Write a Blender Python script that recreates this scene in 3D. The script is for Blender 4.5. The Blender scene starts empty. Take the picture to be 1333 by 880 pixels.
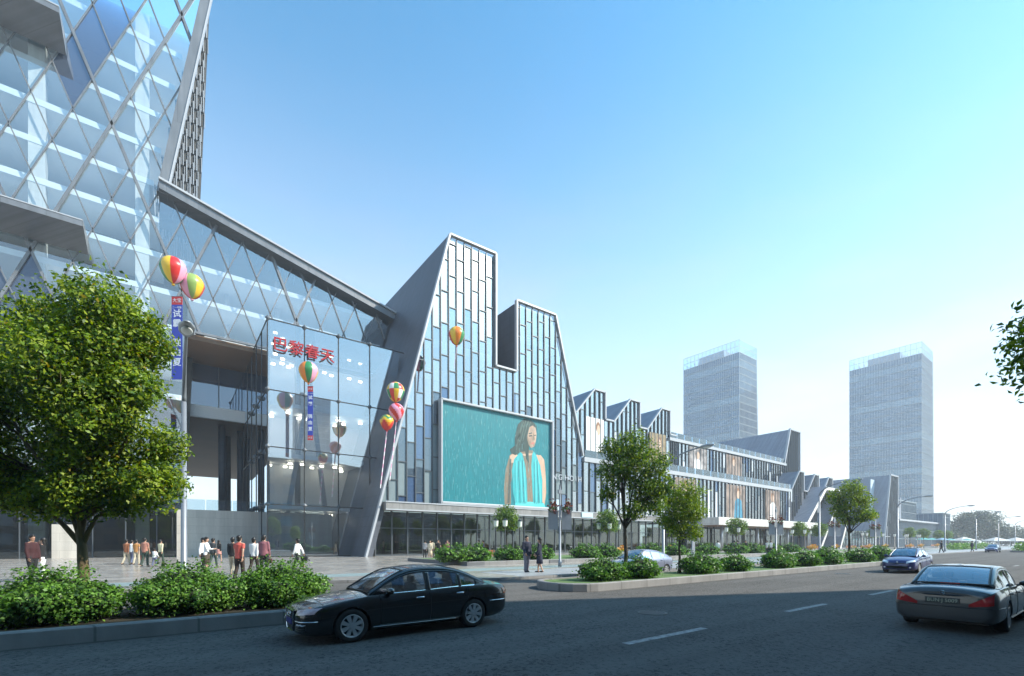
HAZE = 0.0006
import bpy, bmesh, math, random
import numpy as np
from mathutils import Vector, Matrix, noise

rnd = random.Random(11)
S = bpy.context.scene
COL = S.collection
PI = math.pi
rad = math.radians

# ------------------------------------------------------------------ camera frame
CAM_H = 1.75
FX, FY = 0.596, 0.803           # forward direction on the ground
FOC = 600.0 / 1333.0


def at(u, y):
    """world X of the photo column u on the vertical plane Y = y"""
    t = (u - 666.0) / 600.0
    F = y / (FY - FX * t)
    return F * (FX + FY * t)


def zat(u, v, y):
    t = (u - 666.0) / 600.0
    F = y / (FY - FX * t)
    return CAM_H + (706.0 - v) / 600.0 * F


def ground(u, v, z=0.0):
    F = 600.0 * (CAM_H - z) / (v - 706.0)
    r = (u - 666.0) / 600.0 * F
    return (FX * F + FY * r, FY * F - FX * r)


# ------------------------------------------------------------------ objects
def tag(o, label=None, cat=None, group=None, kind=None):
    if label:
        o['label'] = label
    if cat:
        o['category'] = cat
    if group:
        o['group'] = group
    if kind:
        o['kind'] = kind
    return o


def thing(name, label, cat, loc=(0, 0, 0), rz=0.0, group=None):
    o = bpy.data.objects.new(name, None)
    COL.objects.link(o)
    o.empty_display_size = 0.3
    o.location = loc
    o.rotation_euler = (0, 0, rz)
    return tag(o, label, cat, group)


def put(name, mesh, parent=None, world=False):
    o = bpy.data.objects.new(name, mesh)
    COL.objects.link(o)
    if parent is not None:
        o.parent = parent
        if world:
            o.matrix_parent_inverse = Matrix.Translation(-Vector(world_loc(parent)))
    return o


def world_loc(o):
    v = Vector((0, 0, 0))
    while o is not None:
        if o.type == 'EMPTY':
            v = v + o.location
        o = o.parent
    return v


def copy_tree(o, parent=None):
    c = o.copy()
    COL.objects.link(c)
    if parent is not None:
        c.parent = parent
    for ch in list(o.children):
        copy_tree(ch, c)
    return c


class MB:
    """collects shapes; build() links them as ONE mesh object"""

    def __init__(s):
        s.v, s.f, s.m = [], [], []

    def add(s, vs, fs, m=0):
        b = len(s.v)
        s.v += [tuple(p) for p in vs]
        s.f += [tuple(b + i for i in f) for f in fs]
        s.m += [m] * len(fs)
        return s

    def box(s, x0, y0, z0, x1, y1, z1, m=0):
        vs = [(x0, y0, z0), (x1, y0, z0), (x1, y1, z0), (x0, y1, z0), (x0, y0, z1), (x1, y0, z1), (x1, y1, z1), (x0, y1, z1)]
        return s.add(vs, [(0, 3, 2, 1), (4, 5, 6, 7), (0, 1, 5, 4), (1, 2, 6, 5), (2, 3, 7, 6), (3, 0, 4, 7)], m)

    def rbox(s, x0, y0, z0, x1, y1, z1, r=0.02, m=0):
        """box with chamfered edges"""
        bm = bmesh.new()
        bmesh.ops.create_cube(bm, size=1)
        for v in bm.verts:
            v.co = Vector(((x0 + x1) / 2 + v.co.x * (x1 - x0), (y0 + y1) / 2 + v.co.y * (y1 - y0), (z0 + z1) / 2 + v.co.z * (z1 - z0)))
        bmesh.ops.bevel(bm, geom=list(bm.edges), offset=r, segments=2, affect='EDGES', profile=.5)
        s.addbm(bm, m)
        return s

    def addbm(s, bm, m=0):
        bm.verts.index_update()
        s.add([v.co[:] for v in bm.verts], [[v.index for v in f.verts] for f in bm.faces], m)
        bm.free()

    def quad(s, a, b, c, d, m=0):
        return s.add([a, b, c, d], [(0, 1, 2, 3)], m)

    def poly(s, pts, m=0):
        return s.add(pts, [tuple(range(len(pts)))], m)

    def prism(s, pts, off, m=0):
        """pts: planar polygon (3D), extruded by vector off"""
        n = len(pts)
        o = Vector(off)
        vs = [tuple(p) for p in pts] + [tuple(Vector(p) + o) for p in pts]
        fs = [tuple(range(n))[::-1], tuple(range(n, 2 * n))]
        fs += [(i, (i + 1) % n, n + (i + 1) % n, n + i) for i in range(n)]
        return s.add(vs, fs, m)

    def beam(s, p, q, w, h, up=(0, 0, 1), m=0):
        p, q = Vector(p), Vector(q)
        d = (q - p)
        if d.length < 1e-6:
            return s
        d.normalize()
        up = Vector(up)
        a = d.cross(up)
        if a.length < 1e-4:
            a = d.cross(Vector((0, 1, 0)))
        a.normalize()
        b = a.cross(d).normalized()
        a = a * w / 2
        b = b * h / 2
        vs = [p - a - b, p + a - b, p + a + b, p - a + b, q - a - b, q + a - b, q + a + b, q - a + b]
        return s.add(vs, [(0, 3, 2, 1), (4, 5, 6, 7), (0, 1, 5, 4), (1, 2, 6, 5), (2, 3, 7, 6), (3, 0, 4, 7)], m)

    def tube(s, pts, radii, n=8, m=0, cap=True, dome=False, flat=None):
        pts = [Vector(p) for p in pts]
        if not hasattr(radii, '__len__'):
            radii = [radii] * len(pts)
        radii = list(radii)
        if dome:
            d0 = (pts[0] - pts[1]).normalized()
            d1 = (pts[-1] - pts[-2]).normalized()
            r0, r1 = radii[0], radii[-1]
            pre = [(pts[0] + d0 * r0 * math.sin(a), r0 * math.cos(a)) for a in (1.4, 1.0, .5)]
            post = [(pts[-1] + d1 * r1 * math.sin(a), r1 * math.cos(a)) for a in (.5, 1.0, 1.4)]
            pts = [p for p, _ in pre] + pts + [p for p, _ in post]
            radii = [r for _, r in pre] + radii + [r for _, r in post]
        k = len(pts)
        vs = []
        ref = None
        for i in range(k):
            d = (pts[min(i + 1, k - 1)] - pts[max(i - 1, 0)])
            d.normalize()
            if ref is None:
                ref = d.cross(Vector((0, 0, 1)))
                if ref.length < .05:
                    ref = Vector((1, 0, 0))
            a = (ref - d * ref.dot(d)).normalized()
            ref = a
            b = d.cross(a)
            r = radii[i]
            ra, rb = (r, r) if flat is None else (r * flat[0], r * flat[1])
            for j in range(n):
                t = 2 * PI * j / n
                vs.append(pts[i] + a * math.cos(t) * ra + b * math.sin(t) * rb)
        fs = [(i * n + j, i * n + (j + 1) % n, (i + 1) * n + (j + 1) % n, (i + 1) * n + j) for i in range(k - 1) for j in range(n)]
        if cap:
            fs += [tuple(range(n))[::-1], tuple(range((k - 1) * n, k * n))]
        return s.add(vs, fs, m)

    def lathe(s, prof, n=16, c=(0, 0, 0), m=None, sx=1, sy=1):
        """prof: [(r,z)] ; m may be a function(ring, segment)"""
        b = len(s.v)
        k = len(prof)
        vs = [(c[0] + r * sx * math.cos(2 * PI * j / n), c[1] + r * sy * math.sin(2 * PI * j / n), c[2] + z) for r, z in prof for j in range(n)]
        s.v += vs
        for i in range(k - 1):
            for j in range(n):
                s.f.append((b + i * n + j, b + i * n + (j + 1) % n, b + (i + 1) * n + (j + 1) % n, b + (i + 1) * n + j))
                s.m.append(m(i, j) if callable(m) else (m or 0))
        s.f.append(tuple(b + j for j in range(n))[::-1])
        s.m.append(m(0, 0) if callable(m) else (m or 0))
        s.f.append(tuple(b + (k - 1) * n + j for j in range(n)))
        s.m.append(m(k - 2, 0) if callable(m) else (m or 0))
        return s

    def ell(s, c, r, n=12, k=8, m=0):
        prof = [(math.sin(PI * i / k) if 0 < i < k else .02, -math.cos(PI * i / k)) for i in range(k + 1)]
        b = len(s.v)
        s.v += [(c[0] + p * r[0] * math.cos(2 * PI * j / n), c[1] + p * r[1] * math.sin(2 * PI * j / n), c[2] + z * r[2]) for p, z in prof for j in range(n)]
        for i in range(k):
            for j in range(n):
                s.f.append((b + i * n + j, b + i * n + (j + 1) % n, b + (i + 1) * n + (j + 1) % n, b + (i + 1) * n + j))
                s.m.append(m)
        s.f.append(tuple(b + j for j in range(n))[::-1])
        s.f.append(tuple(b + k * n + j for j in range(n)))
        s.m += [m, m]
        return s

    def mesh(s, name, mats, smooth=False):
        me = bpy.data.meshes.new(name)
        me.from_pydata(s.v, [], s.f)
        if not isinstance(mats, (list, tuple)):
            mats = [mats]
        for x in mats:
            me.materials.append(x)
        if len(mats) > 1:
            me.polygons.foreach_set('material_index', s.m)
        if smooth:
            me.polygons.foreach_set('use_smooth', [True] * len(me.polygons))
        me.update()
        return me

    def build(s, name, mats, parent=None, smooth=False, world=False):
        return put(name, s.mesh(name, mats, smooth), parent, world)


def apply_mods(o):
    dg = bpy.context.evaluated_depsgraph_get()
    dg.update()
    me = bpy.data.meshes.new_from_object(o.evaluated_get(dg))
    old = o.data
    o.modifiers.clear()
    o.data = me
    bpy.data.meshes.remove(old)
    return o


def remeshed(mb, name, mat, voxel, smooth=True, it=4):
    me = mb.mesh('tmp', mat)
    o = bpy.data.objects.new('tmp', me)
    COL.objects.link(o)
    r = o.modifiers.new('r', 'REMESH')
    r.mode = 'VOXEL'
    r.voxel_size = voxel
    sm = o.modifiers.new('s', 'SMOOTH')
    sm.iterations = it
    sm.factor = .5
    dg = bpy.context.evaluated_depsgraph_get()
    dg.update()
    out = bpy.data.meshes.new_from_object(o.evaluated_get(dg))
    bpy.data.objects.remove(o)
    out.name = name
    out.materials.clear()
    out.materials.append(mat)
    out.polygons.foreach_set('use_smooth', [True] * len(out.polygons))
    return out


def text_mb(body, size, depth, mbx, align='CENTER', font_off=0.0, m=0, scale_x=1.0):
    """text as a mesh, lying in the XZ plane facing -Y, returns (verts, faces)"""
    c = bpy.data.curves.new('t', 'FONT')
    c.body = body
    c.size = size
    c.extrude = depth / 2
    c.offset = font_off
    c.align_x = align
    c.align_y = 'CENTER'
    c.resolution_u = 2
    o = bpy.data.objects.new('t', c)
    COL.objects.link(o)
    dg = bpy.context.evaluated_depsgraph_get()
    dg.update()
    me = bpy.data.meshes.new_from_object(o.evaluated_get(dg))
    mbx.add([(v.co.x * scale_x, -v.co.z, v.co.y) for v in me.vertices], [tuple(p.vertices) for p in me.polygons], m)
    bpy.data.objects.remove(o)
    bpy.data.curves.remove(c)
    bpy.data.meshes.remove(me)
    return mbx


# ------------------------------------------------------------------ polygons
def clip(poly, clipper):
    """Sutherland-Hodgman, 2D, convex counter-clockwise clipper"""
    out = list(poly)
    n = len(clipper)
    for i in range(n):
        ax, ay = clipper[i]
        bx, by = clipper[(i + 1) % n]
        inp, out = out, []
        if not inp:
            break

        def side(p):
            return (bx - ax) * (p[1] - ay) - (by - ay) * (p[0] - ax)
        for j in range(len(inp)):
            p, q = inp[j], inp[(j + 1) % len(inp)]
            sp, sq = side(p), side(q)
            if sp >= 0:
                out.append(p)
            if sp * sq < 0:
                t = sp / (sp - sq)
                out.append((p[0] + (q[0] - p[0]) * t, p[1] + (q[1] - p[1]) * t))
    return out


def area(p):
    return abs(sum(p[i][0] * p[(i + 1) % len(p)][1] - p[(i + 1) % len(p)][0] * p[i][1] for i in range(len(p)))) / 2


def segclip(p, q, clipper):
    """segment against convex ccw polygon"""
    t0, t1 = 0.0, 1.0
    n = len(clipper)
    for i in range(n):
        ax, ay = clipper[i]
        bx, by = clipper[(i + 1) % n]
        sp = (bx - ax) * (p[1] - ay) - (by - ay) * (p[0] - ax)
        sq = (bx - ax) * (q[1] - ay) - (by - ay) * (q[0] - ax)
        if sp < 0 and sq < 0:
            return None
        if sp < 0:
            t0 = max(t0, sp / (sp - sq))
        elif sq < 0:
            t1 = min(t1, sp / (sp - sq))
    if t1 <= t0 + 1e-6:
        return None
    f = lambda t: (p[0] + (q[0] - p[0]) * t, p[1] + (q[1] - p[1]) * t)
    return f(t0), f(t1)


def shrink(p, d):
    cx = sum(a for a, _ in p) / len(p)
    cy = sum(b for _, b in p) / len(p)
    out = []
    for a, b in p:
        L = math.hypot(a - cx, b - cy) or 1
        k = max(0, 1 - d / L)
        out.append((cx + (a - cx) * k, cy + (b - cy) * k))
    return out


def panes(plist, y, parent, name='glass_pane', limit=100, tilt=0.004, part_name_rest=None):
    """plist: [(polygon in (x,z), material)] ; the largest become parts, the rest one stuff part"""
    cand = sorted(plist, key=lambda a: -area(a[0]) * a[2] if len(a) > 2 else -area(a[0]))
    rest = {}
    for i, a in enumerate(cand):
        poly, mt = a[0], a[1]
        cx = sum(p[0] for p in poly) / len(poly)
        cz = sum(p[1] for p in poly) / len(poly)
        ta, tb = rnd.uniform(-tilt, tilt), rnd.uniform(-tilt, tilt)
        if len(a) > 3:
            ta, tb = a[3]
        pts = [(x, y + (x - cx) * ta + (z - cz) * tb, z) for x, z in poly]
        if i < limit:
            MB().poly(pts).build(name, mt, parent, world=True)
        else:
            rest.setdefault(mt.name, (MB(), mt))[0].poly(pts)
    if rest:
        mb = MB()
        ms = []
        for k, (b, mt) in rest.items():
            mb.add(b.v, b.f, len(ms))
            ms.append(mt)
        o = mb.build(part_name_rest or (name + 's'), ms, parent, world=True)
        o['kind'] = 'stuff'


# ------------------------------------------------------------------ materials
def nodes(m):
    m.use_nodes = True
    nt = m.node_tree
    nt.nodes.clear()
    out = nt.nodes.new('ShaderNodeOutputMaterial')
    return nt, out


def N(nt, t, **kw):
    n = nt.nodes.new(t)
    for k, v in kw.items():
        if k.startswith('i_'):
            key = k[2:].replace('_', ' ')
            n.inputs[key].default_value = v
        else:
            setattr(n, k, v)
    return n


def c4(c):
    return (c[0], c[1], c[2], 1)


def mat(name, col, rough=.5, metal=0.0, var=0.0, scale=3.0, bump=0.0, bscale=40.0, coat=0.0, spec=.5, col2=None, stretch=(1, 1, 1)):
    m = bpy.data.materials.new(name)
    nt, out = nodes(m)
    p = N(nt, 'ShaderNodeBsdfPrincipled')
    p.inputs['Base Color'].default_value = c4(col)
    p.inputs['Roughness'].default_value = rough
    p.inputs['Metallic'].default_value = metal
    p.inputs['Coat Weight'].default_value = coat
    p.inputs['Coat Roughness'].default_value = .03
    p.inputs['Specular IOR Level'].default_value = spec
    nt.links.new(p.outputs[0], out.inputs[0])
    if var or bump or col2:
        tc = N(nt, 'ShaderNodeTexCoord')
        mp = N(nt, 'ShaderNodeMapping')
        mp.inputs['Scale'].default_value = stretch
        nt.links.new(tc.outputs['Object'], mp.inputs[0])
    if var or col2:
        n1 = N(nt, 'ShaderNodeTexNoise', i_Scale=scale, i_Detail=5.0, i_Roughness=.6)
        nt.links.new(mp.outputs[0], n1.inputs['Vector'])
        r = N(nt, 'ShaderNodeValToRGB')
        r.color_ramp.elements[0].position = .3
        r.color_ramp.elements[1].position = .7
        a = col
        b = col2 or col
        r.color_ramp.elements[0].color = c4([x * (1 - var) for x in a])
        r.color_ramp.elements[1].color = c4([min(1, x * (1 + var)) for x in b])
        nt.links.new(n1.outputs['Fac'], r.inputs[0])
        nt.links.new(r.outputs[0], p.inputs['Base Color'])
        rr = N(nt, 'ShaderNodeMapRange')
        rr.inputs['To Min'].default_value = max(0, rough - .08)
        rr.inputs['To Max'].default_value = min(1, rough + .08)
        nt.links.new(n1.outputs['Fac'], rr.inputs[0])
        nt.links.new(rr.outputs[0], p.inputs['Roughness'])
    if bump:
        n2 = N(nt, 'ShaderNodeTexNoise', i_Scale=bscale, i_Detail=4.0)
        nt.links.new(mp.outputs[0], n2.inputs['Vector'])
        b = N(nt, 'ShaderNodeBump')
        b.inputs['Strength'].default_value = bump
        b.inputs['Distance'].default_value = .02
        nt.links.new(n2.outputs['Fac'], b.inputs['Height'])
        nt.links.new(b.outputs[0], p.inputs['Normal'])
    return m


def glass(name, tint, refl=(.9, .95, 1), base=.15, rough=0.0, ior=1.5, dark=0.0, wav=0.0):
    """architectural glass: tinted see-through + mirror reflection that grows at grazing angles; dark = opaque coating share"""
    m = bpy.data.materials.new(name)
    nt, out = nodes(m)
    tr = N(nt, 'ShaderNodeBsdfTransparent')
    tr.inputs[0].default_value = c4(tint)
    gl = N(nt, 'ShaderNodeBsdfGlossy', i_Roughness=rough)
    gl.inputs[0].default_value = c4(refl)
    fr = N(nt, 'ShaderNodeFresnel', i_IOR=ior)
    mr = N(nt, 'ShaderNodeMapRange')
    mr.inputs['To Min'].default_value = base
    mr.inputs['To Max'].default_value = 1
    nt.links.new(fr.outputs[0], mr.inputs[0])
    mx = N(nt, 'ShaderNodeMixShader')
    nt.links.new(mr.outputs[0], mx.inputs[0])
    src = tr
    if dark:
        df = N(nt, 'ShaderNodeBsdfDiffuse')
        df.inputs[0].default_value = c4([t * .5 for t in tint])
        m0 = N(nt, 'ShaderNodeMixShader')
        m0.inputs[0].default_value = dark
        nt.links.new(tr.outputs[0], m0.inputs[1])
        nt.links.new(df.outputs[0], m0.inputs[2])
        src = m0
    nt.links.new(src.outputs[0], mx.inputs[1])
    nt.links.new(gl.outputs[0], mx.inputs[2])
    nt.links.new(mx.outputs[0], out.inputs[0])
    if wav:
        tc = N(nt, 'ShaderNodeTexCoord')
        n2 = N(nt, 'ShaderNodeTexNoise', i_Scale=.35, i_Detail=1.0)
        nt.links.new(tc.outputs['Object'], n2.inputs['Vector'])
        b = N(nt, 'ShaderNodeBump')
        b.inputs['Strength'].default_value = wav
        b.inputs['Distance'].default_value = .05
        nt.links.new(n2.outputs['Fac'], b.inputs['Height'])
        nt.links.new(b.outputs[0], gl.inputs['Normal'])
    return m


def leafmat(name, c, trans=.35):
    m = bpy.data.materials.new(name)
    nt, out = nodes(m)
    p = N(nt, 'ShaderNodeBsdfPrincipled', i_Roughness=.45)
    p.inputs['Specular IOR Level'].default_value = .35
    t = N(nt, 'ShaderNodeBsdfTranslucent')
    tc = N(nt, 'ShaderNodeTexCoord')
    n1 = N(nt, 'ShaderNodeTexNoise', i_Scale=2.2, i_Detail=6.0, i_Roughness=.75)
    nt.links.new(tc.outputs['Object'], n1.inputs['Vector'])
    r = N(nt, 'ShaderNodeValToRGB')
    r.color_ramp.elements[0].position = .3
    r.color_ramp.elements[1].position = .7
    r.color_ramp.elements[0].color = c4([x * .6 for x in c])
    r.color_ramp.elements[1].color = c4([x * 1.45 for x in c])
    nt.links.new(n1.outputs['Fac'], r.inputs[0])
    nt.links.new(r.outputs[0], p.inputs['Base Color'])
    hs = N(nt, 'ShaderNodeHueSaturation', i_Saturation=1.15, i_Value=1.3)
    nt.links.new(r.outputs[0], hs.inputs['Color'])
    nt.links.new(hs.outputs[0], t.inputs[0])
    mx = N(nt, 'ShaderNodeMixShader')
    mx.inputs[0].default_value = trans
    nt.links.new(p.outputs[0], mx.inputs[1])
    nt.links.new(t.outputs[0], mx.inputs[2])
    nt.links.new(mx.outputs[0], out.inputs[0])
    return m


M = {}
M['white_metal'] = mat('white_metal', (.40, .42, .45), .4, var=.06, scale=.6)
M['pale_metal'] = mat('pale_metal', (.34, .36, .39), .35, metal=.3, var=.08, scale=.5)
M['grey_metal'] = mat('grey_metal', (.19, .20, .215), .4, metal=.35, var=.1, scale=.4)
M['slate_panel'] = mat('slate_panel', (.10, .112, .14), .5, metal=.1, var=.12, scale=.25)
M['roof_grey'] = mat('roof_grey', (.25, .275, .33), .45, metal=.15, var=.06, scale=.3)
M['dark_metal'] = mat('dark_metal', (.10, .115, .13), .4, metal=.4)
M['mullion'] = mat('mullion', (.10, .115, .13), .4, metal=.3)
M['black'] = mat('black', (.015, .016, .018), .4)
M['slab'] = mat('slab', (.82, .84, .86), .6)
M['inner'] = mat('inner', (.50, .62, .70), .8, var=.25, scale=.12)
M['inner_light'] = mat('inner_light', (.82, .87, .90), .8, var=.2, scale=.15)
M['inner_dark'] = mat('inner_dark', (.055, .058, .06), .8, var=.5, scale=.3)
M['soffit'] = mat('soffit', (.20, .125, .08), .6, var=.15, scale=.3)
M['beige_stone'] = mat('beige_stone', (.52, .49, .44), .5, var=.07, scale=.4, bump=.05)
M['white_stone'] = mat('white_stone', (.74, .72, .68), .5, var=.05, scale=.5)
M['concrete'] = mat('concrete', (.27, .265, .26), .75, var=.16, scale=.9, bump=.15, bscale=18)
M['kerb_dark'] = mat('kerb_dark', (.12, .125, .135), .6, var=.15, scale=1.2, bump=.1)


def seams(m, w_, h_, dark=.55):
    """panel joints and faint streaks for cladding: brick pattern laid over world-aligned faces"""
    nt = m.node_tree
    p = [n for n in nt.nodes if n.type == 'BSDF_PRINCIPLED'][0]
    src = p.inputs['Base Color'].links[0].from_socket
    tc = N(nt, 'ShaderNodeTexCoord')
    sp_ = N(nt, 'ShaderNodeSeparateXYZ')
    nt.links.new(tc.outputs['Object'], sp_.inputs[0])
    ad = N(nt, 'ShaderNodeMath', operation='ADD')
    nt.links.new(sp_.outputs['X'], ad.inputs[0])
    nt.links.new(sp_.outputs['Y'], ad.inputs[1])
    cb = N(nt, 'ShaderNodeCombineXYZ')
    nt.links.new(ad.outputs[0], cb.inputs[0])
    nt.links.new(sp_.outputs['Z'], cb.inputs[1])
    br = N(nt, 'ShaderNodeTexBrick', i_Scale=1.0)
    br.inputs['Brick Width'].default_value = w_
    br.inputs['Row Height'].default_value = h_
    br.inputs['Mortar Size'].default_value = .02
    br.inputs['Color1'].default_value = (1, 1, 1, 1)
    br.inputs['Color2'].default_value = (.93, .93, .94, 1)
    br.inputs['Mortar'].default_value = (dark, dark, dark, 1)
    nt.links.new(cb.outputs[0], br.inputs['Vector'])
    mp = N(nt, 'ShaderNodeMapping')
    mp.inputs['Scale'].default_value = (1.6, .09, 1)
    nt.links.new(cb.outputs[0], mp.inputs[0])
    nz_ = N(nt, 'ShaderNodeTexNoise', i_Scale=1.0, i_Detail=5.0)
    nt.links.new(mp.outputs[0], nz_.inputs['Vector'])
    r = N(nt, 'ShaderNodeValToRGB')
    r.color_ramp.elements[0].position = .35
    r.color_ramp.elements[0].color = (.80, .80, .80, 1)
    r.color_ramp.elements[1].position = .6
    nt.links.new(nz_.outputs['Fac'], r.inputs[0])
    m1 = N(nt, 'ShaderNodeMix', data_type='RGBA', blend_type='MULTIPLY')
    m1.inputs[0].default_value = 1
    nt.links.new(src, m1.inputs[6])
    nt.links.new(br.outputs['Color'], m1.inputs[7])
    m2 = N(nt, 'ShaderNodeMix', data_type='RGBA', blend_type='MULTIPLY')
    m2.inputs[0].default_value = 1
    nt.links.new(m1.outputs[2], m2.inputs[6])
    nt.links.new(r.outputs[0], m2.inputs[7])
    nt.links.new(m2.outputs[2], p.inputs['Base Color'])


seams(M['slate_panel'], 2.4, 1.2)
seams(M['roof_grey'], 3.0, 1.5, .7)
seams(M['grey_metal'], 3.0, 50, .6)
seams(M['beige_stone'], 1.8, .9, .75)
seams(M['white_stone'], 2.2, .75, .8)
seams(M['concrete'], 1.5, 10, .6)
# ------------------------------------------------------------------ camera, light, sky
cam = bpy.data.cameras.new('camera')
cam.sensor_width = 36.0
cam.lens = 36.0 * FOC
cam.shift_y = (706.0 - 440.0) / 1333.0
cam.clip_start = 0.1
cam.clip_end = 5000
co = bpy.data.objects.new('camera', cam)
COL.objects.link(co)
co.location = (0, 0, CAM_H)
co.rotation_euler = (rad(90), 0, -math.atan2(FX, FY))
S.camera = co

SUN_EL = 38.0
SUN_H = Vector((.74, -.673))            # horizontal direction towards the sun
sd = Vector((SUN_H.x * math.cos(rad(SUN_EL)), SUN_H.y * math.cos(rad(SUN_EL)), math.sin(rad(SUN_EL))))
sl = bpy.data.lights.new('sun', 'SUN')
sl.energy = 4.4
sl.angle = rad(.6)
sl.color = (1.0, .925, .80)
so = bpy.data.objects.new('sun', sl)
COL.objects.link(so)
so.rotation_euler = sd.to_track_quat('Z', 'Y').to_euler()
so.location = (30, -40, 60)

w = bpy.data.worlds.new('World')
S.world = w
w.use_nodes = True
nt = w.node_tree
nt.nodes.clear()
wo = nt.nodes.new('ShaderNodeOutputWorld')
bg = nt.nodes.new('ShaderNodeBackground')
sky = nt.nodes.new('ShaderNodeTexSky')
sky.sky_type = 'NISHITA'
sky.sun_disc = False
sky.sun_elevation = rad(SUN_EL)
sky.sun_rotation = math.atan2(SUN_H.x, SUN_H.y)
sky.air_density = 1.0
sky.dust_density = .6
sky.ozone_density = 2.5
sky.altitude = 50
bg.inputs[1].default_value = .15
# thin high cloud near the horizon, a property of the sky itself (direction only)
tc = nt.nodes.new('ShaderNodeTexCoord')
mp = nt.nodes.new('ShaderNodeMapping')
mp.inputs['Scale'].default_value = (1.2, 1.2, 5.0)
nz = nt.nodes.new('ShaderNodeTexNoise')
nz.inputs['Scale'].default_value = 1.6
nz.inputs['Detail'].default_value = 6
nz.inputs['Roughness'].default_value = .55
nt.links.new(tc.outputs['Generated'], mp.inputs[0])
nt.links.new(mp.outputs[0], nz.inputs['Vector'])
sx = nt.nodes.new('ShaderNodeSeparateXYZ')
nt.links.new(tc.outputs['Generated'], sx.inputs[0])
band = nt.nodes.new('ShaderNodeMapRange')
band.inputs['From Min'].default_value = .70
band.inputs['From Max'].default_value = .02
nt.links.new(sx.outputs['Z'], band.inputs[0])
mr = nt.nodes.new('ShaderNodeMapRange')
mr.inputs['From Min'].default_value = .46
mr.inputs['From Max'].default_value = .75
nt.links.new(nz.outputs['Fac'], mr.inputs[0])
mul = nt.nodes.new('ShaderNodeMath')
mul.operation = 'MULTIPLY'
nt.links.new(band.outputs[0], mul.inputs[0])
nt.links.new(mr.outputs[0], mul.inputs[1])
mix = nt.nodes.new('ShaderNodeMix')
mix.data_type = 'RGBA'
cl2 = nt.nodes.new('ShaderNodeValToRGB')
cl2.color_ramp.elements[0].position = .42
cl2.color_ramp.elements[0].color = (.84, .95, .99, 1)
cl2.color_ramp.elements[1].position = .62
cl2.color_ramp.elements[1].color = (1.0, .965, .975, 1)
nt.links.new(nz.outputs['Fac'], cl2.inputs[0])
sc_ = nt.nodes.new('ShaderNodeVectorMath')
sc_.operation = 'SCALE'
sc_.inputs['Scale'].default_value = 4.4
nt.links.new(cl2.outputs[0], sc_.inputs[0])
nt.links.new(sc_.outputs[0], mix.inputs[7])
b2 = nt.nodes.new('ShaderNodeMapRange')
b2.interpolation_type = 'SMOOTHSTEP'
b2.inputs['From Min'].default_value = .80
b2.inputs['From Max'].default_value = .0
b2.inputs['To Max'].default_value = .92
nt.links.new(sx.outputs['Z'], b2.inputs[0])
mxx = nt.nodes.new('ShaderNodeMath')
mxx.operation = 'MAXIMUM'
nt.links.new(mul.outputs[0], mxx.inputs[0])
nt.links.new(b2.outputs[0], mxx.inputs[1])
nt.links.new(mxx.outputs[0], mix.inputs[0])
hsv = nt.nodes.new('ShaderNodeHueSaturation')
hsv.inputs['Hue'].default_value = .492
hsv.inputs['Saturation'].default_value = 1.05
gm = nt.nodes.new('ShaderNodeGamma')
gm.inputs[1].default_value = 1.15
nt.links.new(sky.outputs[0], hsv.inputs['Color'])
nt.links.new(hsv.outputs[0], gm.inputs[0])
tint = nt.nodes.new('ShaderNodeMix')
tint.data_type = 'RGBA'
tint.blend_type = 'MULTIPLY'
tint.inputs[0].default_value = 1.0
tint.inputs[7].default_value = (.56, 1.06, 1.06, 1)
nt.links.new(gm.outputs[0], tint.inputs[6])
nt.links.new(tint.outputs[2], mix.inputs[6])
nt.links.new(mix.outputs[2], bg.inputs[0])
nt.links.new(bg.outputs[0], wo.inputs[0])

S.view_settings.view_transform = 'Standard'
S.view_settings.look = 'None'
S.view_settings.exposure = 0.86
S.view_settings.gamma = 1.0
S.view_settings.use_curve_mapping = False
S.cycles.max_bounces = 10
S.cycles.transparent_max_bounces = 24
S.cycles.glossy_bounces = 4
S.cycles.diffuse_bounces = 3
S.cycles.volume_bounces = 3
S.cycles.sample_clamp_indirect = 6.0
S.cycles.caustics_reflective = False
S.cycles.caustics_refractive = False
S.cycles.use_denoising = True

# air: one closed box round the scene
hz = bpy.data.materials.new('haze_air')
nt, out = nodes(hz)
pv = N(nt, 'ShaderNodeVolumePrincipled')
pv.inputs['Color'].default_value = (.86, .92, 1, 1)
pv.inputs['Density'].default_value = HAZE
pv.inputs['Anisotropy'].default_value = .2
nt.links.new(pv.outputs[0], out.inputs['Volume'])
hb = MB().box(-110, -215, -1.05, 950, 700, 124.5)
ho = hb.build('haze', hz)
ho['kind'] = 'stuff'

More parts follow.
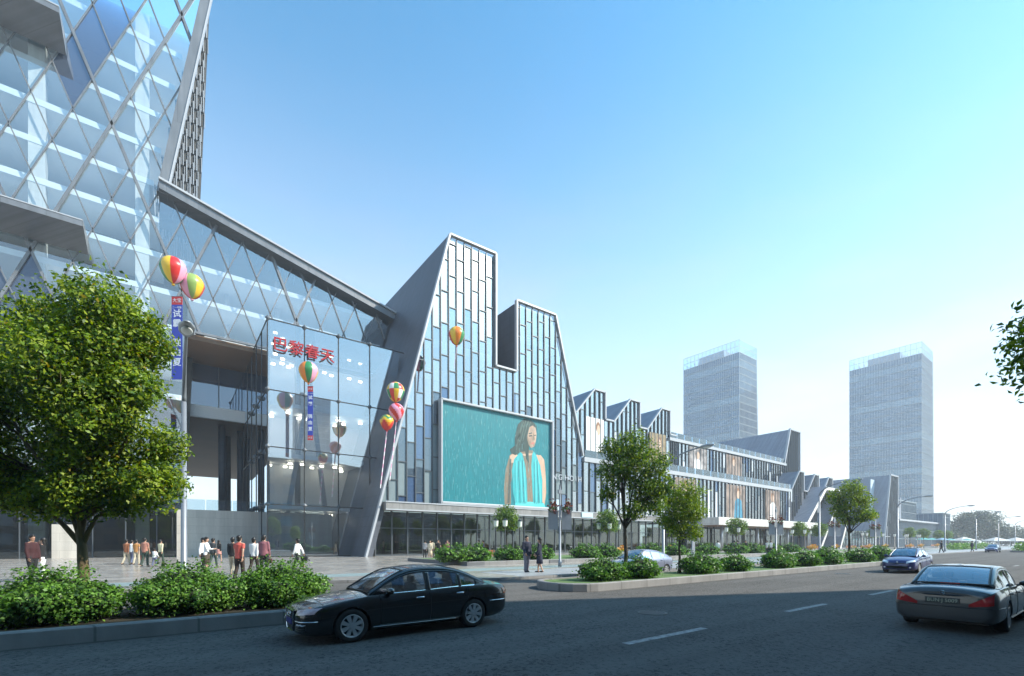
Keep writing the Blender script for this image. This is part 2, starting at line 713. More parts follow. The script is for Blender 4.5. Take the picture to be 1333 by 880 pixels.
# ------------------------------------------------------------------ ground
def ground_mat():
    m = bpy.data.materials.new('asphalt')
    nt, out = nodes(m)
    p = N(nt, 'ShaderNodeBsdfPrincipled', i_Roughness=.9)
    p.inputs['Specular IOR Level'].default_value = .12
    nt.links.new(p.outputs[0], out.inputs[0])
    tc = N(nt, 'ShaderNodeTexCoord')
    vo = N(nt, 'ShaderNodeTexVoronoi', i_Scale=21.0)
    nt.links.new(tc.outputs['Object'], vo.inputs['Vector'])
    n1 = N(nt, 'ShaderNodeTexNoise', i_Scale=.35, i_Detail=8.0, i_Roughness=.7)
    nt.links.new(tc.outputs['Object'], n1.inputs['Vector'])
    n2 = N(nt, 'ShaderNodeTexNoise', i_Scale=60.0, i_Detail=3.0)
    nt.links.new(tc.outputs['Object'], n2.inputs['Vector'])
    bw = N(nt, 'ShaderNodeRGBToBW')
    nt.links.new(vo.outputs['Color'], bw.inputs[0])
    a = N(nt, 'ShaderNodeMath', operation='MULTIPLY_ADD')
    nt.links.new(bw.outputs[0], a.inputs[0])
    a.inputs[1].default_value = .55
    nt.links.new(n2.outputs['Fac'], a.inputs[2])
    b = N(nt, 'ShaderNodeMath', operation='MULTIPLY_ADD')
    nt.links.new(n1.outputs['Fac'], b.inputs[0])
    b.inputs[1].default_value = .5
    nt.links.new(a.outputs[0], b.inputs[2])
    r = N(nt, 'ShaderNodeValToRGB')
    r.color_ramp.elements[0].position = .60
    r.color_ramp.elements[1].position = 1.0
    r.color_ramp.elements[0].color = (.014, .0135, .013, 1)
    r.color_ramp.elements[1].color = (.145, .139, .132, 1)
    nt.links.new(b.outputs[0], r.inputs[0])
    mp2 = N(nt, 'ShaderNodeMapping')
    mp2.inputs['Scale'].default_value = (.035, 1.1, 1)
    nt.links.new(tc.outputs['Object'], mp2.inputs[0])
    n3 = N(nt, 'ShaderNodeTexNoise', i_Scale=1.0, i_Detail=4.0)
    nt.links.new(mp2.outputs[0], n3.inputs['Vector'])
    r3 = N(nt, 'ShaderNodeValToRGB')
    r3.color_ramp.elements[0].position = .38
    r3.color_ramp.elements[0].color = (.62, .62, .62, 1)
    r3.color_ramp.elements[1].position = .6
    nt.links.new(n3.outputs['Fac'], r3.inputs[0])
    mx3 = N(nt, 'ShaderNodeMix', data_type='RGBA', blend_type='MULTIPLY')
    mx3.inputs[0].default_value = .5
    nt.links.new(r.outputs[0], mx3.inputs[6])
    nt.links.new(r3.outputs[0], mx3.inputs[7])
    nt.links.new(mx3.outputs[2], p.inputs['Base Color'])
    mxh = N(nt, 'ShaderNodeMath', operation='ADD')
    nt.links.new(vo.outputs['Distance'], mxh.inputs[0])
    nt.links.new(n2.outputs['Fac'], mxh.inputs[1])
    bp = N(nt, 'ShaderNodeBump')
    bp.inputs['Strength'].default_value = .45
    bp.inputs['Distance'].default_value = .03
    nt.links.new(mxh.outputs[0], bp.inputs['Height'])
    nt.links.new(bp.outputs[0], p.inputs['Normal'])
    return m


def paving_mat(name, c, sx_, sy_, rough, gap=.85):
    m = bpy.data.materials.new(name)
    nt, out = nodes(m)
    p = N(nt, 'ShaderNodeBsdfPrincipled', i_Roughness=rough)
    nt.links.new(p.outputs[0], out.inputs[0])
    tc = N(nt, 'ShaderNodeTexCoord')
    br = N(nt, 'ShaderNodeTexBrick', i_Scale=1.0)
    br.inputs['Brick Width'].default_value = sx_
    br.inputs['Row Height'].default_value = sy_
    br.inputs['Mortar Size'].default_value = .012
    br.inputs['Color1'].default_value = c4(c)
    br.inputs['Color2'].default_value = c4([x * .86 for x in c])
    br.inputs['Mortar'].default_value = c4([x * gap * .75 for x in c])
    nt.links.new(tc.outputs['Object'], br.inputs['Vector'])
    n1 = N(nt, 'ShaderNodeTexNoise', i_Scale=.5, i_Detail=7.0, i_Roughness=.65)
    nt.links.new(tc.outputs['Object'], n1.inputs['Vector'])
    mx = N(nt, 'ShaderNodeMix', data_type='RGBA', blend_type='MULTIPLY')
    mx.inputs[0].default_value = .5
    r = N(nt, 'ShaderNodeValToRGB')
    r.color_ramp.elements[0].position = .35
    r.color_ramp.elements[0].color = (.62, .62, .63, 1)
    r.color_ramp.elements[1].position = .65
    nt.links.new(n1.outputs['Fac'], r.inputs[0])
    nt.links.new(br.outputs['Color'], mx.inputs[6])
    nt.links.new(r.outputs[0], mx.inputs[7])
    nt.links.new(mx.outputs[2], p.inputs['Base Color'])
    rr = N(nt, 'ShaderNodeMapRange')
    rr.inputs['To Min'].default_value = max(.05, rough - .15)
    rr.inputs['To Max'].default_value = rough + .15
    nt.links.new(n1.outputs['Fac'], rr.inputs[0])
    nt.links.new(rr.outputs[0], p.inputs['Roughness'])
    return m


M['asphalt'] = ground_mat()
M['plaza'] = paving_mat('plaza_paving', (.42, .385, .345), 1.2, .6, .22)
M['strip'] = paving_mat('teal_paving', (.27, .35, .35), .9, .9, .45)
M['footpath'] = paving_mat('grey_paving', (.36, .37, .38), .8, .4, .45)
M['earth'] = mat('ground_earth', (.16, .17, .12), .9, var=.3, scale=.05)
M['paint_white'] = mat('road_paint', (.13, .13, .13), .7, col2=(.42, .42, .41), scale=9)
M['lawn'] = mat('lawn_green', (.10, .17, .05), .9, var=.35, scale=2.0, bump=.4, bscale=60)
M['soil'] = mat('soil', (.035, .03, .02), .95, var=.3, scale=6, bump=.5)

g = MB().quad((-108, -212, -.05), (948, -212, -.05), (948, 698, -.05), (-108, 698, -.05)).build('ground', M['earth'])
tag(g, kind='structure')
r = MB().quad((-106, -4.0, 0), (620, -4.0, 0), (620, 21.5, 0), (-106, 21.5, 0)).build('road', M['asphalt'])
tag(r, kind='structure')
# lane dashes (painted, 4 mm above the road)
d = MB()
x = 6.3 - 6.2 * 6
while x < 330:
    d.quad((x, 5.13, .004), (x + 2.45, 5.13, .004), (x + 2.45, 5.29, .004), (x, 5.29, .004))
    x += 6.2
tag(d.build('lane_markings', M['paint_white']), kind='structure')
# plaza, raised 12 cm
edge = [(-106, 21.0), (4.5, 21.0), (7.0, 19.9), (9.5, 18.4), (12.0, 17.35), (15.0, 17.2), (620, 17.2)]
b = MB()
b.prism([(x, y, -.04) for x, y in edge] + [(620, 260, -.04), (-106, 260, -.04)], (0, 0, .16))
tag(b.build('plaza', M['plaza']), kind='structure')
k = MB()
for (x0, y0), (x1, y1) in zip(edge[:-1], edge[1:]):
    k.beam((x0, y0 - .08, .065), (x1, y1 - .08, .065), .16, .13)
tag(k.build('plaza_kerb', M['concrete']), kind='structure')
b = MB()
b.quad((13.5, 17.4, .124), (620, 17.4, .124), (620, 21.2, .124), (13.5, 21.2, .124))
tag(b.build('footpath', M['footpath']), kind='structure')
b = MB()
b.quad((-40, 22.3, .124), (260, 22.3, .124), (260, 24.3, .124), (-40, 24.3, .124))
tag(b.build('paved_band', M['strip']), kind='structure')
# near verge behind the camera's side of the road
b = MB().box(-106, -30, -.04, 620, -4.0, .12)
tag(b.build('pavement', M['footpath']), kind='structure')


def bed(name, x0, x1, y0, y1, h, base, topmat, r0=0.0, kerb_w=.16, dark=False):
    """raised planting bed with a kerb, rounded at its left end when r0 > 0"""
    n = 8
    pts = []
    if r0:
        cy = (y0 + y1) / 2
        ry = (y1 - y0) / 2
        pts = [(x0 + r0 - r0 * math.cos(a), cy - ry * math.sin(a)) for a in [(-PI / 2 + PI * i / n) for i in range(n + 1)]]
        pts += [(x1, y0), (x1, y1)]
    else:
        pts = [(x0, y1), (x0, y0), (x1, y0), (x1, y1)]
    kb = MB()
    cx = sum(p[0] for p in pts) / len(pts)
    inner = []
    for i, (px, py) in enumerate(pts):
        ix = min(max(px, x0 + kerb_w), x1 - kerb_w) if not r0 else px + (kerb_w if px < x0 + r0 else 0) * (1 - (px - x0) / max(r0, 1e-3) * .5) - (kerb_w if px == x1 else 0)
        iy = py + (kerb_w if py < (y0 + y1) / 2 else -kerb_w)
        inner.append((ix, iy))
    m = len(pts)
    v = [(p[0], p[1], base - .03) for p in pts] + [(p[0], p[1], base + h - .03) for p in pts]
    v += [(p[0] * .85 + q[0] * .15, p[1] * .85 + q[1] * .15, base + h) for p, q in zip(pts, inner)]
    v += [(q[0], q[1], base + h) for q in inner] + [(q[0], q[1], base + h - .1) for q in inner]
    f = []
    for lv in range(4):
        for i in range(m):
            j = (i + 1) % m
            f.append((lv * m + i, lv * m + j, (lv + 1) * m + j, (lv + 1) * m + i))
    kb.add(v, f)
    o = kb.build(name + '_kerb', M['concrete'])
    tag(o, kind='structure')
    t = MB().poly([(q[0], q[1], base + h - .05) for q in inner]).build(name + '_soil', topmat)
    tag(t, kind='structure')


bed('roadside_bed', -60, 4.2, 10.8, 13.6, .30, 0, M['soil'])
bed('median_bed', 11.0, 49.5, 11.3, 14.1, .30, 0, M['lawn'], r0=1.2)
bed('median_bed', 118.5, 300.0, 10.2, 13.0, .30, 0, M['lawn'], r0=1.2)
bed('lawn_bed', 16.6, 60.0, 27.4, 37.5, .28, .12, M['lawn'])
bed('lawn_bed', 63.0, 112.0, 27.4, 33.0, .28, .12, M['lawn'])
# alternating dark kerb stones on the lawn bed front
dk = MB()
for x0, x1 in ((16.45, 17.9), (24.0, 25.6), (31.0, 32.5), (38.5, 40.0)):
    dk.box(x0, 27.36, .1, x1, 27.44, .37)
dk.box(16.56, 27.4, .1, 16.63, 37.5, .38)
tag(dk.build('kerb_stones', M['kerb_dark']), kind='structure')

# manhole covers and a patched strip in the road
for x, y in ((9.6, 7.1), (18.5, 3.4), (30.0, 9.6)):
    mh = MB().lathe([(.36, .004), (.36, .012), (.31, .012), (.31, .008), (.02, .008)], 28, c=(x, y, 0))
    for k_ in range(-3, 4):
        mh.box(x - math.sqrt(max(.01, .09 - (k_ * .08) ** 2)), y + k_ * .08 - .012, .006, x + math.sqrt(max(.01, .09 - (k_ * .08) ** 2)), y + k_ * .08 + .012, .0125)
    tag(mh.build('manhole_cover', M['dark_metal']), kind='structure')
# ------------------------------------------------------------------ plants
M['leaf_a'] = leafmat('leaf_green', (.14, .235, .022))
M['leaf_b'] = leafmat('leaf_light', (.25, .33, .03), .4)
M['leaf_c'] = leafmat('leaf_dark', (.055, .115, .02), .3)
M['leaf_d'] = leafmat('leaf_gold', (.34, .28, .035), .4)
M['bush_a'] = leafmat('bush_green', (.09, .205, .03), .3)
M['bush_b'] = leafmat('bush_light', (.15, .29, .045), .3)
M['bush_c'] = leafmat('bush_dark', (.030, .075, .016), .25)
M['far_a'] = leafmat('far_green', (.04, .07, .026), .2)
M['far_b'] = leafmat('far_dark', (.03, .052, .025), .2)
M['bark'] = mat('bark', (.13, .10, .055), .9, var=.4, scale=7, bump=.8, bscale=22, stretch=(1, 1, .25))
M['bark_dark'] = mat('bark_dark', (.06, .05, .035), .9, var=.4, scale=9, bump=.6, bscale=30)
M['shade_leaf'] = mat('inner_shade', (.012, .024, .007), 1.0)  # near-black shrub cores: the shade inside the foliage put into the colour
LEAF = [M['leaf_a'], M['leaf_b'], M['leaf_c'], M['leaf_d']]
BUSH = [M['bush_a'], M['bush_b'], M['bush_c']]
FAR = [M['far_a'], M['far_b']]


def leaf_mesh(name, clumps, n, size, mats, weights, seed=1, fill=.35, up=.35, sub=9, asp=.55, spread=.28, minz=None):
    """clumps: [(centre, radii)]; leaves gathered in small sprays over each clump's shell and through its volume"""
    rs = np.random.RandomState(seed)
    vol = np.array([c[1][0] * c[1][1] + c[1][1] * c[1][2] + c[1][0] * c[1][2] for c in clumps])
    ns = max(1, n // sub)
    ci = rs.choice(len(clumps), ns, p=vol / vol.sum())
    C = np.array([c[0] for c in clumps])[ci]
    Rr = np.array([c[1] for c in clumps])[ci]
    d = rs.normal(size=(ns, 3))
    d /= np.linalg.norm(d, axis=1)[:, None]
    # lumpy shell
    lump = 1 + .16 * np.sin(d[:, 0] * 7 + ci) + .13 * np.sin(d[:, 1] * 9 + ci * 2.1) + .13 * np.sin(d[:, 2] * 8 + ci * .7)
    rr = np.where(rs.rand(ns) < fill, rs.rand(ns) ** .5, 1 - .18 * rs.rand(ns)) * lump
    P = C + d * Rr * rr[:, None]
    tone = rs.normal(size=ns)
    # leaves of each spray
    P = np.repeat(P, sub, axis=0)
    D = np.repeat(d, sub, axis=0)
    tone = np.repeat(tone, sub)
    k = len(P)
    sc = np.repeat(np.mean(Rr, axis=1), sub)[:, None]
    P = P + rs.normal(size=(k, 3)) * np.minimum(spread * sc, size * 3.2) * np.array([.6, .6, .45])
    nrm = D * .55 + rs.normal(size=(k, 3)) * .6 + np.array([0, 0, up])
    nrm /= np.linalg.norm(nrm, axis=1)[:, None]
    t = rs.normal(size=(k, 3))
    t[:, 2] -= .3
    t -= nrm * (t * nrm).sum(1)[:, None]
    t /= np.linalg.norm(t, axis=1)[:, None]
    b = np.cross(nrm, t)
    s = size * (.65 + .7 * rs.rand(k))[:, None]
    # bent rhombus leaf: 4 points
    v = np.stack([P - t * s * .5, P + b * s * asp * .5 + nrm * s * .10, P + t * s * .5 - nrm * s * .06, P - b * s * asp * .5 + nrm * s * .10], axis=1)
    if minz is not None:
        keep = P[:, 2] > minz
        v = v[keep]
        tone = tone[keep]
        k = len(v)
    me = bpy.data.meshes.new(name)
    me.vertices.add(k * 4)
    me.vertices.foreach_set('co', v.reshape(-1))
    me.loops.add(k * 4)
    me.loops.foreach_set('vertex_index', np.arange(k * 4, dtype=np.int32))
    me.polygons.add(k)
    me.polygons.foreach_set('loop_start', np.arange(0, k * 4, 4, dtype=np.int32))
    for m_ in mats:
        me.materials.append(m_)
    cw = np.cumsum(weights) / sum(weights)
    u = .5 * (1 + np.tanh(tone * .8)) * .75 + rs.rand(k) * .25
    order = np.searchsorted(cw, np.clip(u, 0, .999))
    me.polygons.foreach_set('material_index', order.astype(np.int32))
    me.update()
    me.validate()
    return me


def trunk_mb(h, r, clumps, n=10, lean=(0, 0), limbs=True, top=.75, seed=0):
    rr = random.Random(seed)
    mb = MB()
    pts, rads = [], []
    for i in range(8):
        t = i / 7
        pts.append((lean[0] * t + rr.uniform(-.4, .4) * r * t, lean[1] * t + rr.uniform(-.4, .4) * r * t, h * t))
        rads.append(r * (1.35 if i == 0 else 1.05 - .45 * t))
    mb.tube(pts, rads, n)
    if limbs:
        tp = Vector(pts[-1])
        for c, ra in clumps:
            c = Vector(c)
            st = Vector(pts[5 if c.z < h * 1.3 else 7])
            mid = st.lerp(c, .5) + Vector((rr.uniform(-.1, .1), rr.uniform(-.1, .1), .12)) * (c - st).length
            mb.tube([st, st.lerp(mid, .5) + Vector((0, 0, .03)), mid, c], [r * .5, r * .38, r * .26, r * .1], 6)
            for _ in range(3):
                e = c + Vector([rr.uniform(-1, 1) * ra[i] * .8 for i in range(3)])
                mb.tube([mid, mid.lerp(e, .6), e], [r * .17, r * .11, r * .03], 5)
    return mb


def tree(name, label, loc, clumps, nleaf, lsize, h, r, mats=LEAF, weights=(4, 3, 3, 1), group=None, seed=1, lean=(0, 0), rz=0, fill=.35, bark=None, sub=9):
    t = thing(name, label, 'tree', loc, rz, group)
    trunk_mb(h, r, clumps, lean=lean, seed=seed).build('trunk', bark or M['bark'], t, smooth=True)
    me = leaf_mesh('crown', clumps, nleaf, lsize, mats, weights, seed, fill=fill, sub=sub)
    put('crown', me, t)
    return t


def from_pix(cl, F, u0, seed=3, depth=.7):
    """photo-measured clump table (u, v, r) turned into metres about the trunk: local x along the camera's right, y depth, z up"""
    rr = random.Random(seed)
    k = F / 600.0
    out = []
    for u, v, r in cl:
        r *= .80
        out.append((((u - u0) * k, rr.uniform(-1, 1) * depth * r * k * .9, CAM_H + (706 - v) * k), (r * k, r * k * 1.05, r * k * .92)))
    return out


VIEW = -math.atan2(FX, FY)      # local x = to the right of the photo

# the large tree at the left, standing in the roadside bed
Y0 = 13.2
x0 = at(107, Y0)
F0 = FX * x0 + FY * Y0
cl = from_pix([(150, 436, 58), (188, 462, 36), (118, 440, 34), (40, 452, 50), (52, 420, 26), (118, 510, 66), (190, 530, 38), (198, 592, 34), (20, 530, 60), (-25, 600, 60),
               (60, 600, 58), (120, 585, 60), (175, 640, 48), (112, 644, 46), (45, 660, 38), (200, 648, 32), (0, 640, 42), (15, 655, 36), (75, 662, 34), (150, 668, 28), (212, 640, 22), (105, 668, 26), (85, 540, 50), (-50, 500, 55), (160, 500, 55), (160, 560, 50)], F0, 107, depth=.9)
tree('roadside_tree', 'large leafy green tree rising from the roadside hedge in front of the glass tower', (x0, Y0, .25), cl, 84000, .088, 2.0, .115, seed=4, rz=VIEW, weights=(4, 3.2, 2.6, 1.3), fill=.3)

# median trees
Y0 = 13.2
x0 = at(814, Y0)
F0 = FX * x0 + FY * Y0
cl = from_pix([(822, 590, 27), (795, 592, 18), (850, 610, 24), (800, 620, 26), (840, 640, 30), (790, 650, 15), (818, 612, 26), (850, 660, 22), (822, 672, 18), (862, 640, 16)], F0, 814)
tree('median_tree', 'tall open-crowned tree with a forked trunk behind the first hedge mounds of the median', (x0, Y0, .25), cl, 15000, .105, 2.1, .10, seed=8, rz=VIEW, weights=(4, 2, 4, 1), bark=M['bark_dark'], fill=.45)
x0 = at(884, 13.3)
F0 = FX * x0 + FY * 13.3
cl = from_pix([(892, 650, 22), (872, 655, 18), (902, 672, 18), (885, 690, 22), (868, 682, 16), (900, 700, 14), (886, 668, 22)], F0, 884)
tree('median_tree', 'short rounded bright green tree standing on the bare grass of the median', (x0, 13.3, .25), cl, 11000, .10, 1.7, .07, seed=9, rz=VIEW, weights=(4, 4, 2, .6), bark=M['bark_dark'])
x0 = at(1105, 13.3)
F0 = FX * x0 + FY * 13.3
cl = from_pix([(1105, 642, 16), (1088, 652, 13), (1122, 655, 13), (1104, 662, 18), (1092, 672, 12), (1120, 674, 13), (1134, 676, 8), (1108, 680, 12)], F0, 1105)
tree('median_tree', 'slim tree near the far end of the median beside the blue car', (x0, 13.3, .25), cl, 8500, .14, 3.0, .10, seed=10, rz=VIEW, weights=(4, 4, 2, 1), bark=M['bark_dark'])

# street tree on the near side, only its outer boughs reach the frame
cl = [((0, 0, 6.4), (2.0, 2.0, 1.6)), ((-.5, 1.7, 5.9), (1.3, 1.3, 1.1)), ((-.2, 2.2, 5.2), (1.0, 1.0, .85)), ((1.2, -1, 6.4), (1.5, 1.5, 1.3)), ((-1.4, -.6, 6.0), (1.3, 1.3, 1.1)), ((.2, .4, 8.0), (1.5, 1.5, 1.1)), ((.3, 2.5, 5.9), (.8, .9, .75)), ((.2, 2.2, 5.5), (.75, .8, .7)), ((-.2, 2.3, 6.3), (.7, .75, .7)), ((.0, 2.3, 5.0), (.6, .7, .55)), ((.5, 2.0, 6.6), (.7, .8, .6)), ((.1, 2.3, 7.0), (.6, .65, .6)), ((.1, 2.35, 4.5), (.5, .55, .5)), ((.1, 2.5, 5.6), (.6, .75, .7))]
NEARTREE = tree('verge_tree', 'overhanging tree at the right edge with only its outer leaves in view', (14.1, -1.88, 0), cl, 52000, .13, 4.6, .15, seed=21, group=None, weights=(4, 2, 4, .5))


# hedges --------------------------------------------------------------
def mound_mesh(name, L, W, H, n, size, seed):
    cl = []
    rr = random.Random(seed)
    for i in range(11):
        t_ = 2 * PI * i / 11 + rr.uniform(-.2, .2)
        q = rr.uniform(.45, .72)
        a, b = math.cos(t_) * q, math.sin(t_) * q
        hz_ = H * (.60 - .42 * q * q)
        cl.append(((a * L / 2, b * W / 2, hz_ * rr.uniform(.85, 1.1)), (L * rr.uniform(.16, .21), W * rr.uniform(.17, .22), H * rr.uniform(.22, .30))))
    cl.append(((0, 0, H * .55), (L * .30, W * .30, H * .45)))
    cl.append(((0, 0, H * .25), (L * .42, W * .42, H * .30)))
    return leaf_mesh(name, cl, n, size, BUSH, (4, 3, 3), seed, fill=.18, up=.6, sub=7, asp=.7, minz=-.03), cl


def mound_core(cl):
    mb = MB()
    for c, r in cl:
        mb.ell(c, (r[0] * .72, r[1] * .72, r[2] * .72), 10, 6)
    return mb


def hedge(meshes, loc, label, group, sc=1.0, rz=0.0):
    me, core = meshes
    t = thing('hedge_shrub', label, 'hedge', loc, rz, group)
    t.scale = (sc, sc, sc)
    put('foliage', me, t)
    put('shade_core', core, t)
    return t


def mset(name, L, W, H, n, size, seed):
    me, cl = mound_mesh(name, L, W, H, n, size, seed)
    return me, mound_core(cl).mesh('shade_core', M['shade_leaf'])


near1 = mset('foliage', 2.15, 2.0, .95, 27000, .062, 31)
near2 = mset('foliage', 2.05, 2.0, .98, 27000, .062, 32)
G1 = 'hedge shrubs of the roadside bed'
hedge(near1, (-1.75, 12.2, .26), 'wide rounded shrub in the roadside bed at the foot of the large leafy tree', G1)
hedge(near2, (.3, 12.25, .26), 'middle rounded shrub of the roadside bed, in front of the lamp post', G1, 1.0, .3)
hedge(near2, (2.2, 12.3, .26), 'rounded shrub at the right end of the roadside bed, beside the black car', G1, 1.02, 2.6)
hedge(near1, (-3.8, 12.2, .26), 'shrub cut by the left edge of the photo in the roadside bed', G1, 1.0, 3.1)
mid1 = mset('foliage', 2.6, 1.9, .95, 8000, .10, 33)
mid2 = mset('foliage', 2.2, 1.8, .92, 7000, .10, 34)
G2 = 'hedge shrubs of the median'
for i, (u, s, lab) in enumerate([
        (785, .9, 'rounded shrub at the rounded left tip of the median'),
        (832, .95, 'rounded shrub in front of the forked median tree'),
        (912, 1.0, 'shrub just right of the short round median tree'),
        (955, .95, 'shrub second to the right of the short round median tree'),
        (1013, 1.05, 'median shrub below the second banner post'),
        (1045, 1.1, 'median shrub in the middle of the long hedge row'),
        (1077, 1.15, 'last shrub of the long hedge row, left of the slim tree'),
        (1118, 1.15, 'median shrub at the foot of the slim tree'),
        (1146, 1.2, 'last shrub of the median beside the blue hatchback')]):
    hedge(mid1 if i % 2 == 0 else mid2, (at(u, 12.55), 12.55, .26), lab, G2, s, i * 1.3 % .5)
far1 = mset('foliage', 3.2, 2.6, 1.25, 4500, .17, 35)
G3 = 'hedge shrubs of the pavement lawn'
for i, (u, y, s, lab) in enumerate([
        (590, 29.2, 1.0, 'first shrub of the pavement lawn, beside the walking group'),
        (617, 29.2, 1.0, 'second shrub of the pavement lawn, left of the wooden seat'),
        (662, 29.2, .88, 'shrub between the wooden seat and the man in the dark suit'),
        (701, 29.2, .92, 'shrub behind the standing couple'),
        (762, 29.2, 1.0, 'shrub right of the first banner post'),
        (787, 29.2, 1.0, 'shrub behind the blue-grey car, left of the forked tree'),
        (845, 29.2, 1.0, 'shrub behind the forked median tree'),
        (878, 29.2, 1.0, 'shrub behind the short round median tree'),
        (918, 29.2, 1.0, 'shrub in front of the beige canopy corner'),
        (958, 29.2, 1.0, 'shrub in front of the left half of the beige canopy'),
        (980, 29.2, 1.0, 'shrub in front of the middle of the beige canopy'),
        (1005, 29.2, 1.0, 'shrub at the second banner post'),
        (1027, 29.2, 1.0, 'shrub under the leaning portal slab')]):
    hedge(far1, (at(u, y), y, .36), lab, G3, s, i * .9)

# round-headed small trees on the pavement
cl = [((0, 0, 4.0), (1.25, 1.25, 1.15)), ((.7, .2, 3.6), (.8, .8, .7)), ((-.7, -.2, 3.6), (.8, .8, .7)), ((.1, .6, 4.6), (.8, .8, .6)), ((-.2, -.7, 4.3), (.8, .7, .7))]
RT = thing('round_headed_tree', 'small round-headed tree among lanterns in front of the shop windows below the big screen', 'tree', (at(659, 38), 38, .12), 0, 'round-headed trees along the pavement')
trunk_mb(3.2, .09, cl, 7).build('trunk', M['bark_dark'], RT, smooth=True)
put('crown', leaf_mesh('crown', cl, 3600, .2, [M['leaf_c'], M['leaf_a'], M['leaf_b']], (4, 3, 1.5), 41), RT)
for i, (u, y, lab) in enumerate([
        (790, 36, 'round-headed tree left of the forked median tree'),
        (958, 36, 'round-headed tree in front of the beige canopy'),
        (1040, 36, 'round-headed tree below the leaning portal slab'),
        (1066, 36, 'round-headed tree right of the portal, beside a street lamp'),
        (1138, 38, 'round-headed tree in front of the grey fin wall'),
        (1184, 38, 'left one of the two trees before the dim glass podium'),
        (1202, 38, 'right one of the two trees before the dim glass podium'),
        (1222, 40, 'tree by the sunshades left of the lone tall lamp'),
        (1233, 40, 'tree by the sunshades right of the lone tall lamp')]):
    c = copy_tree(RT)
    c.location = (at(u, y), y, .12)
    c.rotation_euler.z = i * 1.1
    c['label'] = lab
    s = 1.0 if i < 5 else 1.1
    c.scale = (s, s, s)

# far trees at the end of the street
cl = [((0, 0, 9.5), (10, 8, 6)), ((-9, 0, 6), (6, 6, 4.5)), ((10, 0, 6.5), (7, 6, 5)), ((3, 1, 13.5), (8, 6, 4)), ((-4, -1, 12.5), (6, 5, 4)), ((15, 0, 4), (5, 5, 3.5))]
tree('broad_tree', 'broad dark tree at the end of the street behind the far street lamps', (at(1270, 48), 48, 0), cl, 17000, .9, 5, .7, mats=FAR, weights=(4, 4), seed=51, rz=VIEW, group='distant trees', bark=M['bark_dark'])
cl2 = [((0, 0, 4.5), (4, 4, 3.2)), ((3.5, 0, 3.6), (3, 3, 2.4)), ((-3.2, 0, 3.8), (3, 3, 2.4))]
FT = tree('distant_tree', 'low bushy tree just right of the lone tall lamp', (185, 52, 0), cl2, 3000, .6, 2.5, .3, mats=FAR, weights=(4, 4), seed=52, rz=VIEW, group='distant trees', bark=M['bark_dark'])
for u, y, s, lab in [(1249, 62, 1.1, 'low bushy tree left of the broad dark tree'), (1316, 36, 1.15, 'low rounded tree near the right edge, beyond the last lamp'), (1331, 33, 1.25, 'distant tree cut by the right edge of the photo')]:
    c = copy_tree(FT)
    c.location = (at(u, y), y, 0)
    c.scale = (s, s, s)
    c['label'] = lab
FT.location = (at(1241, 52), 52, 0)

# clipped hedge strips far down the road
HS = thing('far_hedge', 'long low hedge on the far pavement left of the small dark blue car', 'hedge', (0, 0, 0), 0, 'distant hedges')
cl = [((i * 3.2, 0, .6), (2.2, 1.1, .75)) for i in range(14)]
put('foliage', leaf_mesh('foliage', cl, 5000, .32, BUSH, (4, 4, 2), 61, fill=.1, up=.6, minz=0), HS)
HS.location = (at(1239, 24), 24, .1)
c = copy_tree(HS)
c.location = (120.5, 11.6, .25)
c['label'] = 'low hedge in the road\'s far median right of the small dark blue car'
# ------------------------------------------------------------------ glass
M['gl_tower'] = glass('glass_tower_blue', (.83, .92, .96), (.96, .98, 1), .17, wav=.05)
M['gl_tower2'] = glass('glass_tower_pale', (.88, .95, .98), (.96, .98, 1), .21, wav=.05)
M['gl_dark'] = glass('glass_tower_slate', (.13, .17, .25), (.7, .8, 1), .05, dark=.7)
M['gl_clear'] = glass('glass_clear', (.88, .93, .96), (.94, .97, 1), .30, wav=.04)
M['gl_rail'] = glass('glass_rail', (.72, .86, .95), (.9, .95, 1), .18)
M['gl_cool'] = glass('glass_cool_white', (.80, .87, .93), (.97, .98, 1), .52, rough=.02, wav=.06)
M['gl_cool2'] = glass('glass_cool_sky', (.66, .79, .90), (.95, .97, 1), .45, rough=.02, wav=.06)
M['gl_glint'] = glass('glass_satin', (.70, .80, .88), (1, .97, .92), .42, rough=.27)
M['gl_glint2'] = glass('glass_satin_low', (.70, .80, .88), (1, .97, .92), .45, rough=.20)
M['gl_slate'] = glass('glass_slate', (.24, .32, .40), (.8, .9, 1), .16, dark=.5, wav=.1)
M['gl_blue'] = glass('glass_deep_blue', (.18, .32, .62), (.75, .85, 1), .16, dark=.55, wav=.15)
M['gl_shop'] = glass('glass_shop', (.42, .48, .46), (.8, .86, .86), .12, wav=.06)
M['panel_green'] = mat('panel_grey_green', (.20, .25, .27), .35, metal=.1, var=.08, scale=.6)
M['panel_pale'] = mat('panel_pale', (.62, .66, .70), .3, metal=.1, var=.06, scale=.6)
M['panel_dark'] = mat('panel_dark', (.06, .085, .11), .2, var=.2, scale=.5)
M['gl_far'] = mat('far_glass', (.13, .20, .28), .10, metal=.55, var=.25, scale=.12, spec=.8)
M['gl_far2'] = mat('far_glass_pale', (.20, .29, .37), .12, metal=.5, var=.2, scale=.15, spec=.8)
M['spandrel'] = mat('far_spandrel', (.19, .23, .26), .4, var=.1, scale=.3)

# ================================================================== 1. diagrid tower + bridge
YT = 66.0
P = 3.08
SL = 4.0 / 1.54
CA, CB = 1.1 + 63.1 / SL, 1.1 - 63.1 / SL       # constants of one thick '\' and one thick '/' line
tower_poly = [(-27.0, 5.8), (1.4, 5.8), (1.4, 26.5), (2.95, 26.5), (-.8, 36.4 + .0), (-.8, 42.3), (3.1, 66.9), (7.2, 91.0), (-27.0, 91.0)]
